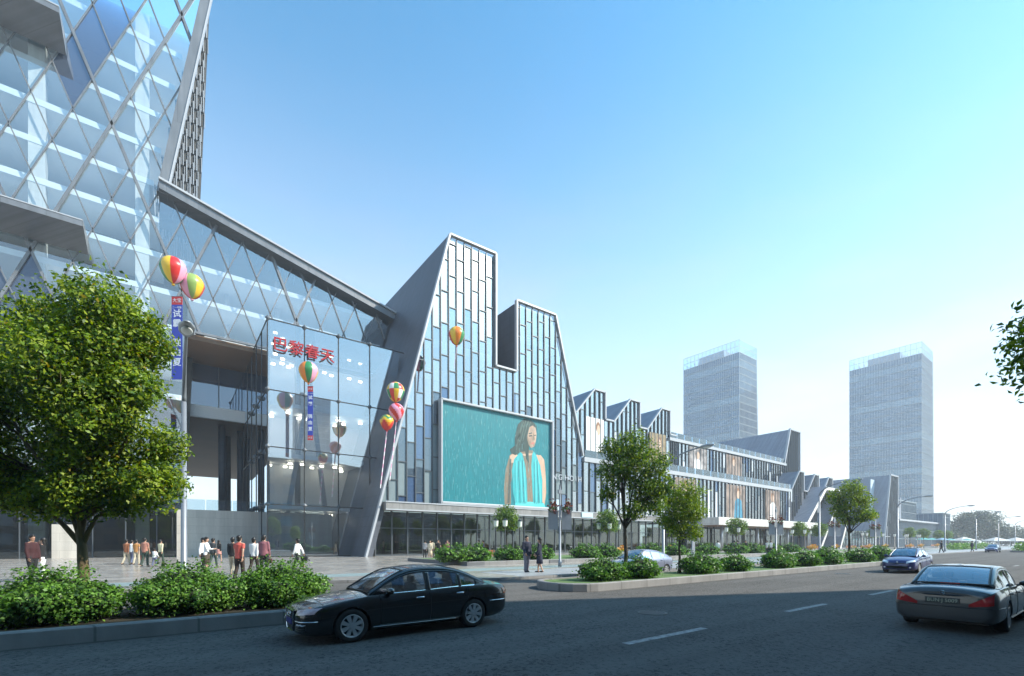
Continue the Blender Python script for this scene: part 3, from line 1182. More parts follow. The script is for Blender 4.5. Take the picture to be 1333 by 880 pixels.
# convex pieces (counter-clockwise) of the tower face, split along the steep fold line to the bridge
FOLD = lambda z: 13.15 - z / SL
tower_cv = [[(-27, 5.8), (1.4, 5.8), (1.4, 26.5), (-27, 26.5)],
            [(-27, 26.5), (FOLD(26.5), 26.5), (FOLD(37.2), 37.2), (-27, 37.2)],
            [(-27, 37.2), (FOLD(37.2), 37.2), (-.8, 42.3), (-27, 42.3)],
            [(-27, 42.3), (-.8, 42.3), (7.2, 91.0), (-27, 91.0)]]
XW = 26.2
bridge_cv = [[(FOLD(26.5), 26.5), (24.2, 26.5), (XW, 34.6), (-.8, 41.4), (FOLD(37.2), 37.2)]]

TOWER = thing('glass_tower', 'tall leaning glass tower with a diamond lattice of mullions at the left edge', 'tower', (-12, YT, .12))
BRIDGE = thing('bridge_building', 'glass bridge wing with a sloping grey roof edge linking the tower to the peaked building', 'building', (12, YT, .12))


def diag_lines(cvs, y, thick_only=None):
    out = []
    for cv in cvs:
        for k in range(-40, 60):
            for sgn in (1, -1):
                c = (CA if sgn > 0 else CB) + k * P
                # X = c - sgn*z/SL
                p, q = (c - sgn * 0, 0), (c - sgn * 100 / SL, 100)
                r_ = segclip(p, q, cv)
                if r_:
                    out.append((r_, k % 4 == 0))
    return out


def diamonds(cvs):
    res = []
    for k in range(-30, 40):
        for j in range(-30, 60):
            # bounded by '\' lines k, k+1 and '/' lines j, j+1
            a0, a1 = CA + k * P, CA + (k + 1) * P
            b0, b1 = CB + j * P, CB + (j + 1) * P
            f = lambda a, b: ((a + b) / 2, (a - b) / 2 * SL)
            d = [f(a0, b0), f(a1, b0), f(a1, b1), f(a0, b1)]
            cx, cz = f((a0 + a1) / 2, (b0 + b1) / 2)
            if cz < 0 or cz > 98 or cx < -32 or cx > 34:
                continue
            for cv in cvs:
                # order ccw
                c = clip([d[0], d[1], d[2], d[3]], cv)
                if len(c) > 2 and area(c) > .05:
                    res.append((c, k, j, cx, cz))
    return res


grid = MB()
for (p, q), th in diag_lines(tower_cv, YT):
    wd = .26 if th else .11
    grid.beam((p[0], YT - (.10 if th else .04), p[1]), (q[0], YT - (.10 if th else .04), q[1]), wd, .22 if th else .12, up=(0, 1, 0))
grid.build('lattice', M['grey_metal'], TOWER, world=True)
DARKZ = []


def is_dark(cx, cz):
    u_, v_ = proj(cx, YT, cz)
    # slate panes: a stepped group high up and one low at the left edge (world coordinates of the pane decide)
    return (-8.4 < cx < -1.2 and 47.5 < cz < 68 and abs((cx + 8.2) - (cz - 48) * .30) < 2.2) or (cx < -9.6 and 18 < cz < 30 and cx > -14.5)


def proj(x, y, z):
    F = FX * x + FY * y
    return 666 + 600 * (FY * x - FX * y) / F, 706 - 600 * (z - CAM_H) / F


pl = []
for c, k, j, cx, cz in diamonds(tower_cv):
    mt = M['gl_dark'] if is_dark(cx, cz) else (M['gl_tower'] if rnd.random() < .6 else M['gl_tower2'])
    vis = 3.0 if (-14 < cx and cz < 68) else 1.0
    pl.append((c, mt, vis))
panes(pl, YT + .06, TOWER, 'glass_pane', 100, .003)
# floors seen through the glass, white slab edges 4 m apart
for i in range(1, 23):
    z = 3.0 + 4 * i - 4
    if z < 7:
        continue
    xr = 1.2 if z < 26 else (FOLD(z) - .3 if z < 37 else (-1.6 + (z - 42.3) * .165 if z > 42 else -1.0))
    MB().box(-27, YT + .55, z - .62, xr, YT + 8, z).build('floor_slab', M['slab'], TOWER, world=True)
for x in (-19.3, -10.9, -2.5):
    MB().box(x - .62, YT + .6, 0, x + .62, YT + 1.8, 90 if x < -5 else 89).build('column', M['white_stone'], TOWER, world=True)
MB().box(-27, YT + 8, 5, 1.2, YT + 8.3, 42).box(-27, YT + 8, 42, -1.5, YT + 8.3, 91).build('core_wall', M['inner'], TOWER, world=True)
# slanted edge frame
e = MB()
e.beam((-.72, YT - .25, 41.2), (7.58, YT - .25, 91), 1.0, .9, up=(0, 1, 0))
e.build('edge_frame', M['grey_metal'], TOWER, world=True)
MB().beam((-.72 + .58, YT - .3, 42.0), (7.58 + .5, YT - .3, 91), .14, 1.0, up=(0, 1, 0)).build('edge_trim', M['white_metal'], TOWER, world=True)
MB().box(-27, YT, 90.6, 8.0, YT + 20, 91.6).build('roof', M['roof_grey'], TOWER, world=True)
MB().box(-27.4, YT, 0, -27, YT + 20, 91).build('side_wall', M['grey_metal'], TOWER, world=True)
# canopies: sharp grey fins across the front
for (xr, z, dy) in ((-6.9, 33.6, 4.0), (-8.6, 53.6, 4.0)):
    c = MB()
    y0 = YT - dy
    # wedge: thin front lip, thick at the wall
    c.prism([(-27, y0, z), (-27, y0, z - .55), (-27, YT - .2, z - 1.5), (-27, YT - .2, z)], (27 + xr + .0, 0, 0))
    c.build('canopy', M['grey_metal'], TOWER, world=True)
    MB().box(-27, y0 - .05, z + .004, xr - .02, YT - .2, z + .10).build('canopy_top', M['white_metal'], TOWER, world=True)
# glazed ground storey of the tower
gz = MB()
for x in np.arange(-25.5, 1.5, 2.7):
    gz.box(x - .05, YT - .1, .1, x + .05, YT + .1, 5.6)
gz.box(-27, YT - .12, 5.3, 1.4, YT + .25, 5.9)
gz.build('shopfront_frame', M['dark_metal'], TOWER, world=True)
for x in np.arange(-25.5, 0, 2.7):
    MB().quad((x + .06, YT, .15), (x + 2.64, YT, .15), (x + 2.64, YT, 5.3), (x + .06, YT, 5.3)).build('shop_window', M['gl_shop'], TOWER, world=True)
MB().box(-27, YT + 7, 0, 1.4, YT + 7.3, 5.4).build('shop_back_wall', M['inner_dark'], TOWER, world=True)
MB().box(-12.0 + 2.3, YT - .2, .1, -12 + 4.6, YT + .1, 3.6).build('entrance_portal', M['beige_stone'], TOWER, world=True)

# ---- bridge wing
grid = MB()
for (p, q), th in diag_lines(bridge_cv, YT):
    wd = .26 if th else .11
    yy = YT - (.10 if th else .04)
    grid.beam((p[0], yy, p[1]), (q[0], yy, q[1]), wd, .22 if th else .12, up=(0, 1, 0))
grid.beam((1.4, YT - .12, 26.5), (24.2, YT - .12, 26.5), .3, .25)
grid.build('lattice', M['grey_metal'], BRIDGE, world=True)
pl = [(c, M['gl_clear'] if cz > 30 else M['gl_tower2']) for c, k, j, cx, cz in diamonds(bridge_cv)]
panes(pl, YT + .06, BRIDGE, 'glass_pane', 100, .003)
# sloping roof edge
rf = MB()
a, b_ = (-1.0, 42.3), (27.6, 35.25)
rf.prism([(a[0], YT - 1.2, a[1]), (b_[0], YT - 1.2, b_[1]), (b_[0], YT - 1.2, b_[1] - .95), (a[0], YT - 1.2, a[1] - .95)], (0, 22, 0))
rf.build('roof', M['grey_metal'], BRIDGE, world=True)
MB().beam((a[0], YT - 1.25, a[1] + .1), (b_[0], YT - 1.25, b_[1] + .1), .35, .22).build('roof_trim', M['white_metal'], BRIDGE, world=True)
for z, x1 in ((27.0, 24.0), (31.0, 25.0), (35.0, 25.4)):
    MB().box(FOLD(z) + .6, YT + .7, z - .6, x1, YT + 14, z).build('floor_slab', M['slab'], BRIDGE, world=True)
MB().box(1.0, YT + 14, 26, 26, YT + 14.3, 41).build('core_wall', M['inner_light'], BRIDGE, world=True)
for x in (6, 12, 18):
    MB().box(x - .25, YT + 5, 27, x + .25, YT + 5.5, 41 - x * .25).build('column', M['white_metal'], BRIDGE, world=True)
# structural brace bars behind the glass along the roof
br = MB()
for i in range(18):
    x = .5 + i * 1.45
    br.beam((x, YT + .9, 41.4 - (x + 1) * .246), (x - .35, YT + .9, 41.4 - (x + 1) * .246 - 1.6), .12, .12)
br.build('hanger_rods', M['dark_metal'], BRIDGE, world=True)
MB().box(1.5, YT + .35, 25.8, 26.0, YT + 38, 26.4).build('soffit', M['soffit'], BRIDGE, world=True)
# recessed storey under the bridge
rs_ = MB()
y1 = 75.0
for x in np.arange(1.8, 26, 3.6):
    rs_.box(x - .06, y1 - .1, 20.2, x + .06, y1 + .1, 25.8)
rs_.build('recess_mullions', M['dark_metal'], BRIDGE, world=True)
for x in np.arange(1.8, 24, 3.6):
    MB().quad((x + .07, y1, 20.2), (x + 3.53, y1, 20.2), (x + 3.53, y1, 25.8), (x + .07, y1, 25.8)).build('recess_window', M['gl_blue'], BRIDGE, world=True)
MB().box(1.4, y1 - .3, 18.6, 26, y1 + 7, 20.2).build('recess_slab', M['slab'], BRIDGE, world=True)
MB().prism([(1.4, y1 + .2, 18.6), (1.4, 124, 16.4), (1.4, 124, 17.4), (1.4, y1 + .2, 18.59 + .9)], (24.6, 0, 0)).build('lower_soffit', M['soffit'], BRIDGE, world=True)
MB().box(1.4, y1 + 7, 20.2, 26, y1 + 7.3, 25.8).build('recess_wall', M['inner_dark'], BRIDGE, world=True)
for (x, y) in ((6.0, 78), (7.2, 84), (8.5, 80), (10.5, 88)):
    MB().tube([(x, y, 5.0), (x, y, 18.5)], .45, 14).build('pier', M['slate_panel'], BRIDGE, smooth=True, world=True)
MB().tube([(12.5, 92, 5.0), (12.5, 92, 17.0)], 3.2, 24, cap=False).build('lift_shaft', M['gl_blue'], BRIDGE, smooth=True, world=True)
# terrace wall with glass rail at the foot
TW = thing('terrace_wall', 'pale stone terrace wall behind the glass entrance pavilion with a glass rail on top', 'wall', (5, 62.4, .12))
MB().box(.6, 62.4, .1, 17.0, 63.2, 5.4).build('wall', M['beige_stone'], TW, world=True)
MB().box(.6, 63.2, .1, 17.0, 84, 5.2).build('terrace_floor', M['concrete'], TW, world=True)
for x in np.arange(.7, 14, 2.6):
    MB().quad((x, 62.6, 5.42), (x + 2.5, 62.6, 5.42), (x + 2.5, 62.6, 6.6), (x, 62.6, 6.6)).build('rail_pane', M['gl_rail'], TW, world=True)

# ================================================================== 2. louvred tower behind
LT = thing('louvred_tower', 'dark tower with close vertical louvres standing behind the glass tower', 'tower', (-8, 73, .12))
MB().prism([(-24, 73, 0), (1.4, 73, 0), (4.9, 73, 90), (-24, 73, 90)], (0, 14, 0)).build('core', M['inner_dark'], LT, world=True)
for st in range(22):
    z0, z1 = 2 + st * 4, 6 + st * 4
    if z0 < 36:
        continue
    b = MB()
    xr = 1.4 + 3.5 * z0 / 90
    i = 0
    x = -3.0
    while x < xr - .1:
        o = 2.0 if i % 2 else 0.0
        b.box(x, 72.76, z0 + o + .25, x + .12, 72.97, z0 + o + 3.1)
        b.box(x + .16, 72.86, z0 + o - 1.7, x + .24, 72.98, z0 + o + .2)
        x += .36
        i += 1
    b.build('louvre_band', M['pale_metal'], LT, world=True)

# ================================================================== 3. peaked building
YP = 51.0
PK = thing('peaked_building', 'tall grey building with a pointed notched roofline and a tiled glass front', 'building', (34, YP, .12))
pk_cv = [[(19.25, 6.4), (35.0, 6.4), (35.0, 40.0), (28.1, 40.0)],
         [(35.0, 6.4), (38.5, 6.4), (38.5, 25.4), (35.0, 25.4)],
         [(38.5, 6.4), (52.2, 6.4), (52.2, 12.3), (45.6, 35.1), (38.5, 35.1)]]
# note: right edge slants from (45.6, 35.1) to (51.4, 15.1)
pk_cv[2] = [(38.5, 6.4), (51.4, 6.4), (51.4, 15.1), (45.6, 35.1), (38.5, 35.1)]
CW = 1.12
mul = MB()
pl = []


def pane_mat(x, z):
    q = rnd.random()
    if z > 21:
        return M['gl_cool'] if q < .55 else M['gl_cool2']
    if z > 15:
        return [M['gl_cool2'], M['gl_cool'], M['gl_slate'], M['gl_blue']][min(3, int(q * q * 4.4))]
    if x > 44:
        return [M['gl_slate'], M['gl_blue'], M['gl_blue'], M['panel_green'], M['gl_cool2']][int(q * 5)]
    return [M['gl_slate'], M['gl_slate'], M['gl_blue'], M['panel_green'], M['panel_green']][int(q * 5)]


for ci in range(0, 31):
    xa, xb = 17.9 + ci * CW, 17.9 + (ci + 1) * CW
    off = [0, 1.8, 2.6, .8, 3.2, 1.3][ci % 6]
    zj = [6.4 - 4 + off + 4.0 * k for k in range(12)]
    for z0, z1 in zip(zj[:-1], zj[1:]):
        for cvi, cv in enumerate(pk_cv):
            c = clip([(xa, z0), (xb, z0), (xb, z1), (xa, z1)], cv)
            if len(c) > 2 and area(c) > .02:
                cx, cz = sum(p[0] for p in c) / len(c), sum(p[1] for p in c) / len(c)
                if 26.4 < cx < 44.6 and 7 < cz < 18.8 and min(p[0] for p in c) > 26.6 and max(p[0] for p in c) < 44.4 and max(p[1] for p in c) < 19.2:
                    continue            # hidden behind the big screen
                if cz > 30 and cx < 34.2:
                    # the top panes sit flush; rougher glass added to spread the sun into a glare
                    pl.append((c, M['gl_glint'] if cz > 35.5 else M['gl_glint2'], 2.0))
                else:
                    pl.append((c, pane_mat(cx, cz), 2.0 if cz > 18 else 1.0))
                if z1 < 40 and c:
                    r_ = segclip((xa, z1), (xb, z1), cv)
                    if r_:
                        mul.beam((r_[0][0], YP - .03, r_[0][1]), (r_[1][0], YP - .03, r_[1][1]), .11, .12, up=(0, 1, 0))
    for cv in pk_cv:
        r_ = segclip((xb, 6.4), (xb, 45), cv)
        if r_:
            mul.beam((r_[0][0], YP - .06, r_[0][1]), (r_[1][0], YP - .06, r_[1][1]), .105, .16, up=(0, 1, 0))
panes(pl, YP + .04, PK, 'glass_pane', 100, .006)
mul.build('mullions', M['mullion'], PK, world=True)
# white edge trims (front outline)
wall_x = lambda z: 17.45 + (28.05 - 17.45) * z / 40.2
t = MB()
outl = [(wall_x(.1), .1), (28.05, 40.2), (35.0, 40.35), (35.0, 25.4), (38.5, 25.4), (38.5, 35.25), (45.7, 35.3), (51.4, 15.1)]
for p, q in zip(outl[:-1], outl[1:]):
    t.beam((p[0], YP - .15, p[1]), (q[0], YP - .15, q[1]), .24, .5, up=(0, 1, 0))
t.build('edge_trim', M['white_metal'], PK, world=True)
# left wall: leaning dark grey slab running back, 1.2 m thick (front edge visible)
lw = MB()
lw.prism([(wall_x(0) - .05, YP + .1, .05), (wall_x(40.2) - .05, YP + .1, 40.2), (wall_x(40.2) + .45, YP + .1, 40.2), (wall_x(0) + .9, YP + .1, .05)], (0, 46, 0))
lw.build('leaning_wall', M['slate_panel'], PK, world=True)
bk = MB()
bk.box(28.4, YP + .5, 39.7, 35.0, YP + 46, 40.1)
bk.box(34.7, YP + .3, 25.5, 34.95, YP + 46, 40.0)
bk.box(35.0, YP + .3, 24.9, 38.5, YP + 46, 25.35)
bk.box(38.55, YP + .3, 25.4, 38.8, YP + 46, 34.9)
bk.box(38.6, YP + .5, 34.7, 45.5, YP + 46, 35.05)
bk.prism([(45.25, YP + .3, 34.7), (45.6, YP + .3, 34.7), (51.35, YP + .3, 15.0), (51.0, YP + .3, 15.0)], (0, 46, 0))
bk.build('roof', M['slate_panel'], PK, world=True)
bw = MB()
bw.poly([(23.5, YP + 7, 6), (51, YP + 7, 6), (51, YP + 7, 15), (45.3, YP + 7, 34.8), (38.7, YP + 7, 34.8), (38.7, YP + 7, 25), (34.9, YP + 7, 25), (34.9, YP + 7, 39.8), (28.5, YP + 7, 39.8), (20, YP + 7, 8)])
bw.build('inner_wall', M['inner_light'], PK, world=True)
for z in (10.5, 14.6, 18.7, 22.8, 26.9, 31.0, 35.1):
    x1 = 34.8 if z > 25.4 else (51 if z < 15 else 51.4 - (z - 15.1) * .29 - .3)
    MB().box(wall_x(z) + 1.0, YP + .5, z - 1.0, x1, YP + 7, z).build('floor_slab', M['slab'], PK, world=True)
    if 25.4 < z < 34.7:
        MB().box(38.9, YP + .5, z - 1.0, 51.4 - (z - 15.1) * .29 - .3, YP + 7, z).build('floor_slab', M['slab'], PK, world=True)
# fascia ledge over the ground storey
MB().box(wall_x(6) + .5, YP - .9, 5.5, 80.0, YP + 2, 6.35).build('fascia', M['concrete'], PK, world=True)
MB().box(wall_x(6) + .45, YP - .98, 5.42, 80.0, YP - .88, 5.56).box(wall_x(6) + .45, YP - .98, 6.3, 80, YP - .88, 6.44).build('fascia_trim', M['white_metal'], PK, world=True)


def shopfront(parent, x0, x1, y, h, step, back=9, seed=2):
    rr = random.Random(seed)
    f = MB()
    for x in np.arange(x0, x1 + .1, step):
        f.box(x - .07, y - .12, .12, x + .07, y + .12, h)
    f.box(x0, y - .1, 3.4, x1, y + .1, 3.5)
    f.box(x0, y - .1, .12, x1, y + .1, .3)
    f.build('shopfront_frame', M['dark_metal'], parent, world=True)
    for x in np.arange(x0, x1 - .1, step):
        MB().quad((x + .08, y, .3), (x + step - .08, y, .3), (x + step - .08, y, h), (x + .08, y, h)).build('shop_window', M['gl_shop'], parent, world=True)
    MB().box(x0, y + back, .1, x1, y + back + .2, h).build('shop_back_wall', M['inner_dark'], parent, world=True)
    MB().quad((x0, y + .2, h - .1), (x0, y + back, h - .1), (x1, y + back, h - .1), (x1, y + .2, h - .1)).build('shop_ceiling', M['soffit'], parent, world=True)


shopfront(PK, 19.2, 79.2, YP + 1.6, 5.5, 2.0)
# light tile on the fascia
MB().box(at(757, YP - 1) , YP - 1.04, 5.6, at(771, YP - 1), YP - .9, 6.28).build('fascia_panel', mat('light_blue_tile', (.55, .80, .88), .3), PK, world=True)

# posters inside the shop windows
PC = [('poster', (.42, .30, .18), (.25, .17, .10)), ('poster', (.50, .24, .24), (.30, .16, .16)), ('poster', (.30, .27, .2), (.42, .38, .30))]
pms = [mat('poster_brown', (.36, .24, .14), .6, col2=(.52, .40, .26), scale=1.2), mat('poster_rose', (.45, .16, .18), .6, col2=(.5, .36, .32), scale=1.5), mat('poster_olive', (.20, .19, .13), .6, col2=(.36, .34, .26), scale=1.4), mat('poster_gold', (.50, .30, .10), .6, col2=(.55, .45, .30), scale=1.1)]
for u0, u1, v0, v1, m_, lab in [(551, 573, 689, 712, 2, 'olive poster in the shop window behind the walking group'), (608, 618, 694, 712, 0, 'narrow tan poster in the shop window behind the wooden seat'), (619, 626, 694, 712, 1, 'small rose poster beside the narrow tan one'),
                                (672, 676, 696, 712, 3, 'slim gold poster just left of the couple'), (679, 688, 695, 712, 1, 'rose poster in the window behind the standing man'), (752, 770, 697, 716, 0, 'tan poster in the shop window right of the first banner post'), (836, 846, 698, 716, 3, 'gold poster in the shop window between the two median trees')]:
    yy = YP + 2.3
    o = MB().box(at(u0, yy), yy, zat(u0, v1, yy), at(u1, yy), yy + .08, zat(u0, v0, yy)).build('poster', pms[m_])
    tag(o, lab, 'poster', 'posters in the shop windows')

# shop lettering seen on the front, right of the big screen
M['panel_letter'] = mat('letter_grey', (.42, .45, .50), .5)
LS = thing('shop_lettering', 'white sign letters NG HOIH on the tiled glass right of the big screen', 'sign', (47.3, YP - .3, 11.4))
for ch, x in (('N', -1.9), ('G', -.75), ('H', .55), ('O', 1.6), ('I', 2.45), ('H', 3.3)):
    b = MB()
    text_mb(ch, 1.15, .06, b)
    o = b.build('letter', M['panel_letter'], LS)
    o.location = (x, 0, 0)

# ================================================================== 4. big screen
BX0, BX1, BZ0, BZ1 = 26.65, 44.4, 6.75, 19.1
BS = thing('advertising_screen', 'large framed screen showing a woman in a turquoise dress in falling rain', 'billboard', ((BX0 + BX1) / 2, YP - .6, 13))
f = MB()
for (a0, c0, a1, c1) in ((BX0 - .15, BZ0 - .298, BX1 + .2, BZ0), (BX0 - .15, BZ1, BX1 + .2, BZ1 + .25), (BX0 - .22, BZ0 - .30, BX0 + .0, BZ1 + .252), (BX1, BZ0 - .30, BX1 + .28, BZ1 + .252)):
    f.rbox(a0, YP - 1.0, c0, a1, YP - .2, c1, .04)
f.build('frame', M['white_metal'], BS, world=True)


def rain_mat():
    m = bpy.data.materials.new('rain_picture')
    nt, out = nodes(m)
    p = N(nt, 'ShaderNodeBsdfPrincipled', i_Roughness=.35)
    nt.links.new(p.outputs[0], out.inputs[0])
    tc = N(nt, 'ShaderNodeTexCoord')
    mp = N(nt, 'ShaderNodeMapping')
    mp.inputs['Scale'].default_value = (9, 1, .55)
    nt.links.new(tc.outputs['Object'], mp.inputs[0])
    n1 = N(nt, 'ShaderNodeTexNoise', i_Scale=1.3, i_Detail=6.0, i_Roughness=.8)
    nt.links.new(mp.outputs[0], n1.inputs['Vector'])
    n2 = N(nt, 'ShaderNodeTexNoise', i_Scale=.12, i_Detail=2.0)
    nt.links.new(tc.outputs['Object'], n2.inputs['Vector'])
    r = N(nt, 'ShaderNodeValToRGB')
    e = r.color_ramp.elements
    e[0].position, e[0].color = .3, (.005, .105, .13, 1)
    e[1].position, e[1].color = .62, (.012, .225, .26, 1)
    x_ = e.new(.72)
    x_.color = (.07, .36, .38, 1)
    x_ = e.new(.80)
    x_.color = (.40, .72, .72, 1)
    nt.links.new(n1.outputs['Fac'], r.inputs[0])
    nt.links.new(r.outputs[0], p.inputs['Base Color'])
    return m


MB().box(BX0, YP - .6, BZ0, BX1, YP - .3, BZ1).build('screen', rain_mat(), BS, world=True)
# the pictured woman: flat layers of the picture, a few millimetres each; photo-measured outlines on the screen plane
YS = YP - .6


def pic(name, pts, m_, layer):
    P3 = [(at(u, YS), YS - .004 * layer, zat(u, v, YS)) for u, v in pts]
    MB().poly(P3).build(name, m_, BS, world=True)


k = 80 / 486.0


def zz(pts):
    return [(640 + x * k, 520 + y * k * (145 / 880.0) / k / 1.0 if False else 520 + y * 145 / 880.0) for x, y in pts]


skin = mat('picture_skin', (.50, .30, .20), .5, col2=(.62, .42, .30), scale=1.0, stretch=(2, 1, .5))
skin_d = mat('picture_skin_shaded', (.16, .13, .09), .5, col2=(.26, .19, .13), scale=1.4, stretch=(3, 1, .5))
hairm = mat('picture_hair', (.015, .03, .028), .4, col2=(.04, .085, .075), scale=1.6, stretch=(5, 1, .4))
dress = mat('picture_dress', (.010, .24, .27), .45, col2=(.05, .52, .54), scale=1.2, stretch=(6, 1, .25))
dress_l = mat('picture_dress_light', (.06, .50, .52), .45, col2=(.12, .6, .62), scale=1.0)
pic('pictured_arm', zz([(140, 440), (165, 425), (180, 470), (165, 560), (150, 660), (150, 830), (100, 830), (95, 700), (105, 560)]), skin_d, 1)
pic('pictured_arm', zz([(355, 440), (385, 440), (412, 475), (425, 600), (428, 740), (415, 835), (392, 800), (395, 640), (372, 500)]), skin, 1)
pic('pictured_chest', zz([(225, 400), (320, 400), (345, 450), (340, 600), (330, 825), (265, 825), (255, 600), (225, 450)]), skin_d, 2)
pic('pictured_shoulder', zz([(325, 435), (360, 437), (392, 455), (400, 490), (372, 500), (335, 470)]), skin, 2)
pic('pictured_shoulder', zz([(205, 440), (165, 425), (140, 450), (150, 500), (170, 500)]), skin, 2)
pic('pictured_dress', zz([(175, 470), (225, 415), (240, 430), (262, 520), (275, 640), (280, 830), (185, 830), (165, 720), (155, 560)]), dress, 3)
pic('pictured_dress', zz([(330, 410), (350, 440), (380, 520), (398, 640), (398, 830), (325, 830), (318, 700), (310, 520), (318, 430)]), dress, 3)
pic('pictured_waistband', zz([(185, 815), (300, 808), (410, 820), (420, 850), (180, 835)]), dress_l, 4)
pic('pictured_hair', zz([(255, 150), (310, 165), (350, 205), (356, 250), (340, 215), (318, 220), (300, 280), (296, 350), (290, 400), (288, 500), (270, 470), (262, 410), (225, 415), (185, 440), (150, 425), (140, 395), (180, 365), (180, 290), (205, 195)]), hairm, 5)
pic('pictured_face', zz([(290, 222), (322, 205), (344, 226), (351, 270), (349, 300), (345, 335), (333, 372), (308, 384), (286, 350), (276, 290)]), mat('picture_face', (.22, .15, .11), .5, col2=(.55, .36, .26), scale=1.1, stretch=(2, 1, 1)), 6)
pic('pictured_lips', zz([(308, 345), (330, 335), (333, 345), (325, 355), (308, 352)]), mat('picture_lips', (.5, .16, .13), .5), 7)
pic('pictured_eye', zz([(290, 285), (312, 280), (318, 290), (295, 295)]), hairm, 7)

rs2 = random.Random(77)
st = MB()
for i in range(420):
    u = rs2.uniform(BX0 + .1, BX1 - .1)
    z = rs2.uniform(BZ0 + .1, BZ1 - 1.0)
    L = rs2.uniform(.15, .8)
    wq = rs2.uniform(.012, .03)
    st.quad((u, YS - .034, z), (u + wq, YS - .034, z), (u + wq, YS - .034, z + L), (u, YS - .034, z + L))
o = st.build('pictured_rain', mat('picture_rain', (.22, .48, .50), .4), BS, world=True)
o['kind'] = 'stuff'
pleat = mat('picture_pleat', (.006, .15, .18), .5)
pleat_l = mat('picture_pleat_light', (.10, .58, .60), .5)
for i, (xa, xb) in enumerate([(188, 200), (205, 220), (222, 238), (236, 252), (247, 266), (330, 334), (340, 350), (352, 368), (362, 384)]):
    pic('pictured_pleat', zz([(xa, 480 + 12 * (i % 3)), (xa + 5, 480), (xb + 4, 822), (xb - 2, 822)]), pleat if i % 2 else pleat_l, 4)
pic('pictured_nose', zz([(326, 262), (338, 312), (333, 325), (318, 318)]), skin_d, 7)
pic('pictured_brow', zz([(288, 268), (314, 260), (318, 268), (290, 276)]), hairm, 7)
pic('pictured_eye', zz([(332, 282), (345, 278), (346, 286), (333, 290)]), hairm, 7)
pic('pictured_cheek_shadow', zz([(278, 290), (292, 330), (304, 382), (286, 352), (276, 310)]), skin_d, 7)
hl = mat('picture_hair_light', (.09, .14, .12), .4)
for xa, ya, xb, yb in ((262, 165, 215, 360), (285, 165, 240, 330), (245, 180, 198, 330), (300, 176, 272, 300), (225, 210, 190, 400), (283, 420, 290, 540)):
    pic('pictured_hair_strand', zz([(xa, ya), (xa + 6, ya), (xb + 4, yb), (xb, yb)]), hl, 8)
pic('pictured_arm_shadow', zz([(140, 470), (152, 470), (150, 640), (138, 820), (120, 820), (130, 640)]), mat('picture_shadow', (.07, .08, .07), .5), 4)
pic('pictured_collar_bone', zz([(240, 430), (320, 425), (312, 440), (250, 446)]), skin, 3)

# ================================================================== 5. entrance pavilion (glass cube)
YC = 56.0
PV = thing('entrance_pavilion', 'tall frameless glass entrance box with black cable rods in front of the leaning wall', 'pavilion', (15, YC, .12))
XS = [8.5, 12.25, 16.0, 19.75, 23.5]
ZS = [.15, 5.9, 12.2, 18.4, 26.1]
gl_pav = glass('glass_pavilion', (.86, .92, .97), (.90, .95, 1), .40, wav=.03)
gl_side = glass('glass_pavilion_side', (.38, .48, .56), (.8, .88, .95), .14)
for i in range(4):
    for j in range(4):
        xa, xb = XS[i] + .04, XS[i + 1] - .04
        za, zb = ZS[j] + .04, ZS[j + 1] - .04
        # the right bay is cut by the leaning wall
        c = clip([(xa, za), (xb, za), (xb, zb), (xa, zb)], [(-5, 0), (wall_x(0) - .1, 0), (wall_x(40) - .1, 40), (-5, 40)])
        if len(c) > 2 and area(c) > .1:
            panes([(c, gl_pav)], YC, PV, 'glass_pane', 5, .004)
ys_ = [YC, 60, 64, 68, 72, 76]
for a_, b_ in zip(ys_[:-1], ys_[1:]):
    for j in range(4):
        MB().quad((8.5, a_ + .04, ZS[j] + .04), (8.5, b_ - .04, ZS[j] + .04), (8.5, b_ - .04, ZS[j + 1] - .04), (8.5, a_ + .04, ZS[j + 1] - .04)).build('side_pane', gl_side, PV, world=True)
rods = MB()
for x in XS[:-1]:
    ztop = 26.1
    zb = .1
    if x > wall_x(0):
        zb = (x - wall_x(0)) / (wall_x(40.2) - wall_x(0)) * 40.2
    rods.box(x - .055, YC - .06, zb, x + .055, YC + .06, ztop)
for z in ZS:
    rods.box(8.45, YC - .05, z - .05, wall_x(z) - .1, YC + .05, z + .05)
    rods.box(8.45, YC, z - .05, 8.55, 76, z + .05)
for y in ys_[1:]:
    rods.box(8.44, y - .05, .1, 8.56, y + .05, 26.1)
rods.build('rods', M['black'], PV, world=True)
for x in XS[:-1]:
    for z in ZS[1:]:
        if x < wall_x(z):
            MB().add([(x - .3, YC - .12, z), (x, YC - .12, z - .3), (x + .3, YC - .12, z), (x, YC - .12, z + .3), (x, YC - .25, z)], [(0, 1, 4), (1, 2, 4), (2, 3, 4), (3, 0, 4), (3, 2, 1, 0)]).build('clamp', M['dark_metal'], PV, world=True)
for z in ZS[1:4]:
    for y in ys_[1:4]:
        MB().ell((8.35, y, z), (.28, .28, .28), 8, 5).build('clamp', M['dark_metal'], PV, world=True)
MB().box(8.5, YC + .1, 26.0, 23.0, 76, 26.12).build('roof', M['gl_rail'], PV, world=True)
for z, dy in ((6.2, 5), (12.4, 4.4), (18.6, 5)):
    MB().box(9.6, YC + dy, z - .45, wall_x(z) - .2, 67, z).build('gallery_floor', M['slab'], PV, world=True)
MB().box(9.0, 67, .1, 23.4, 67.3, 26).build('inner_wall', M['inner_light'], PV, world=True)
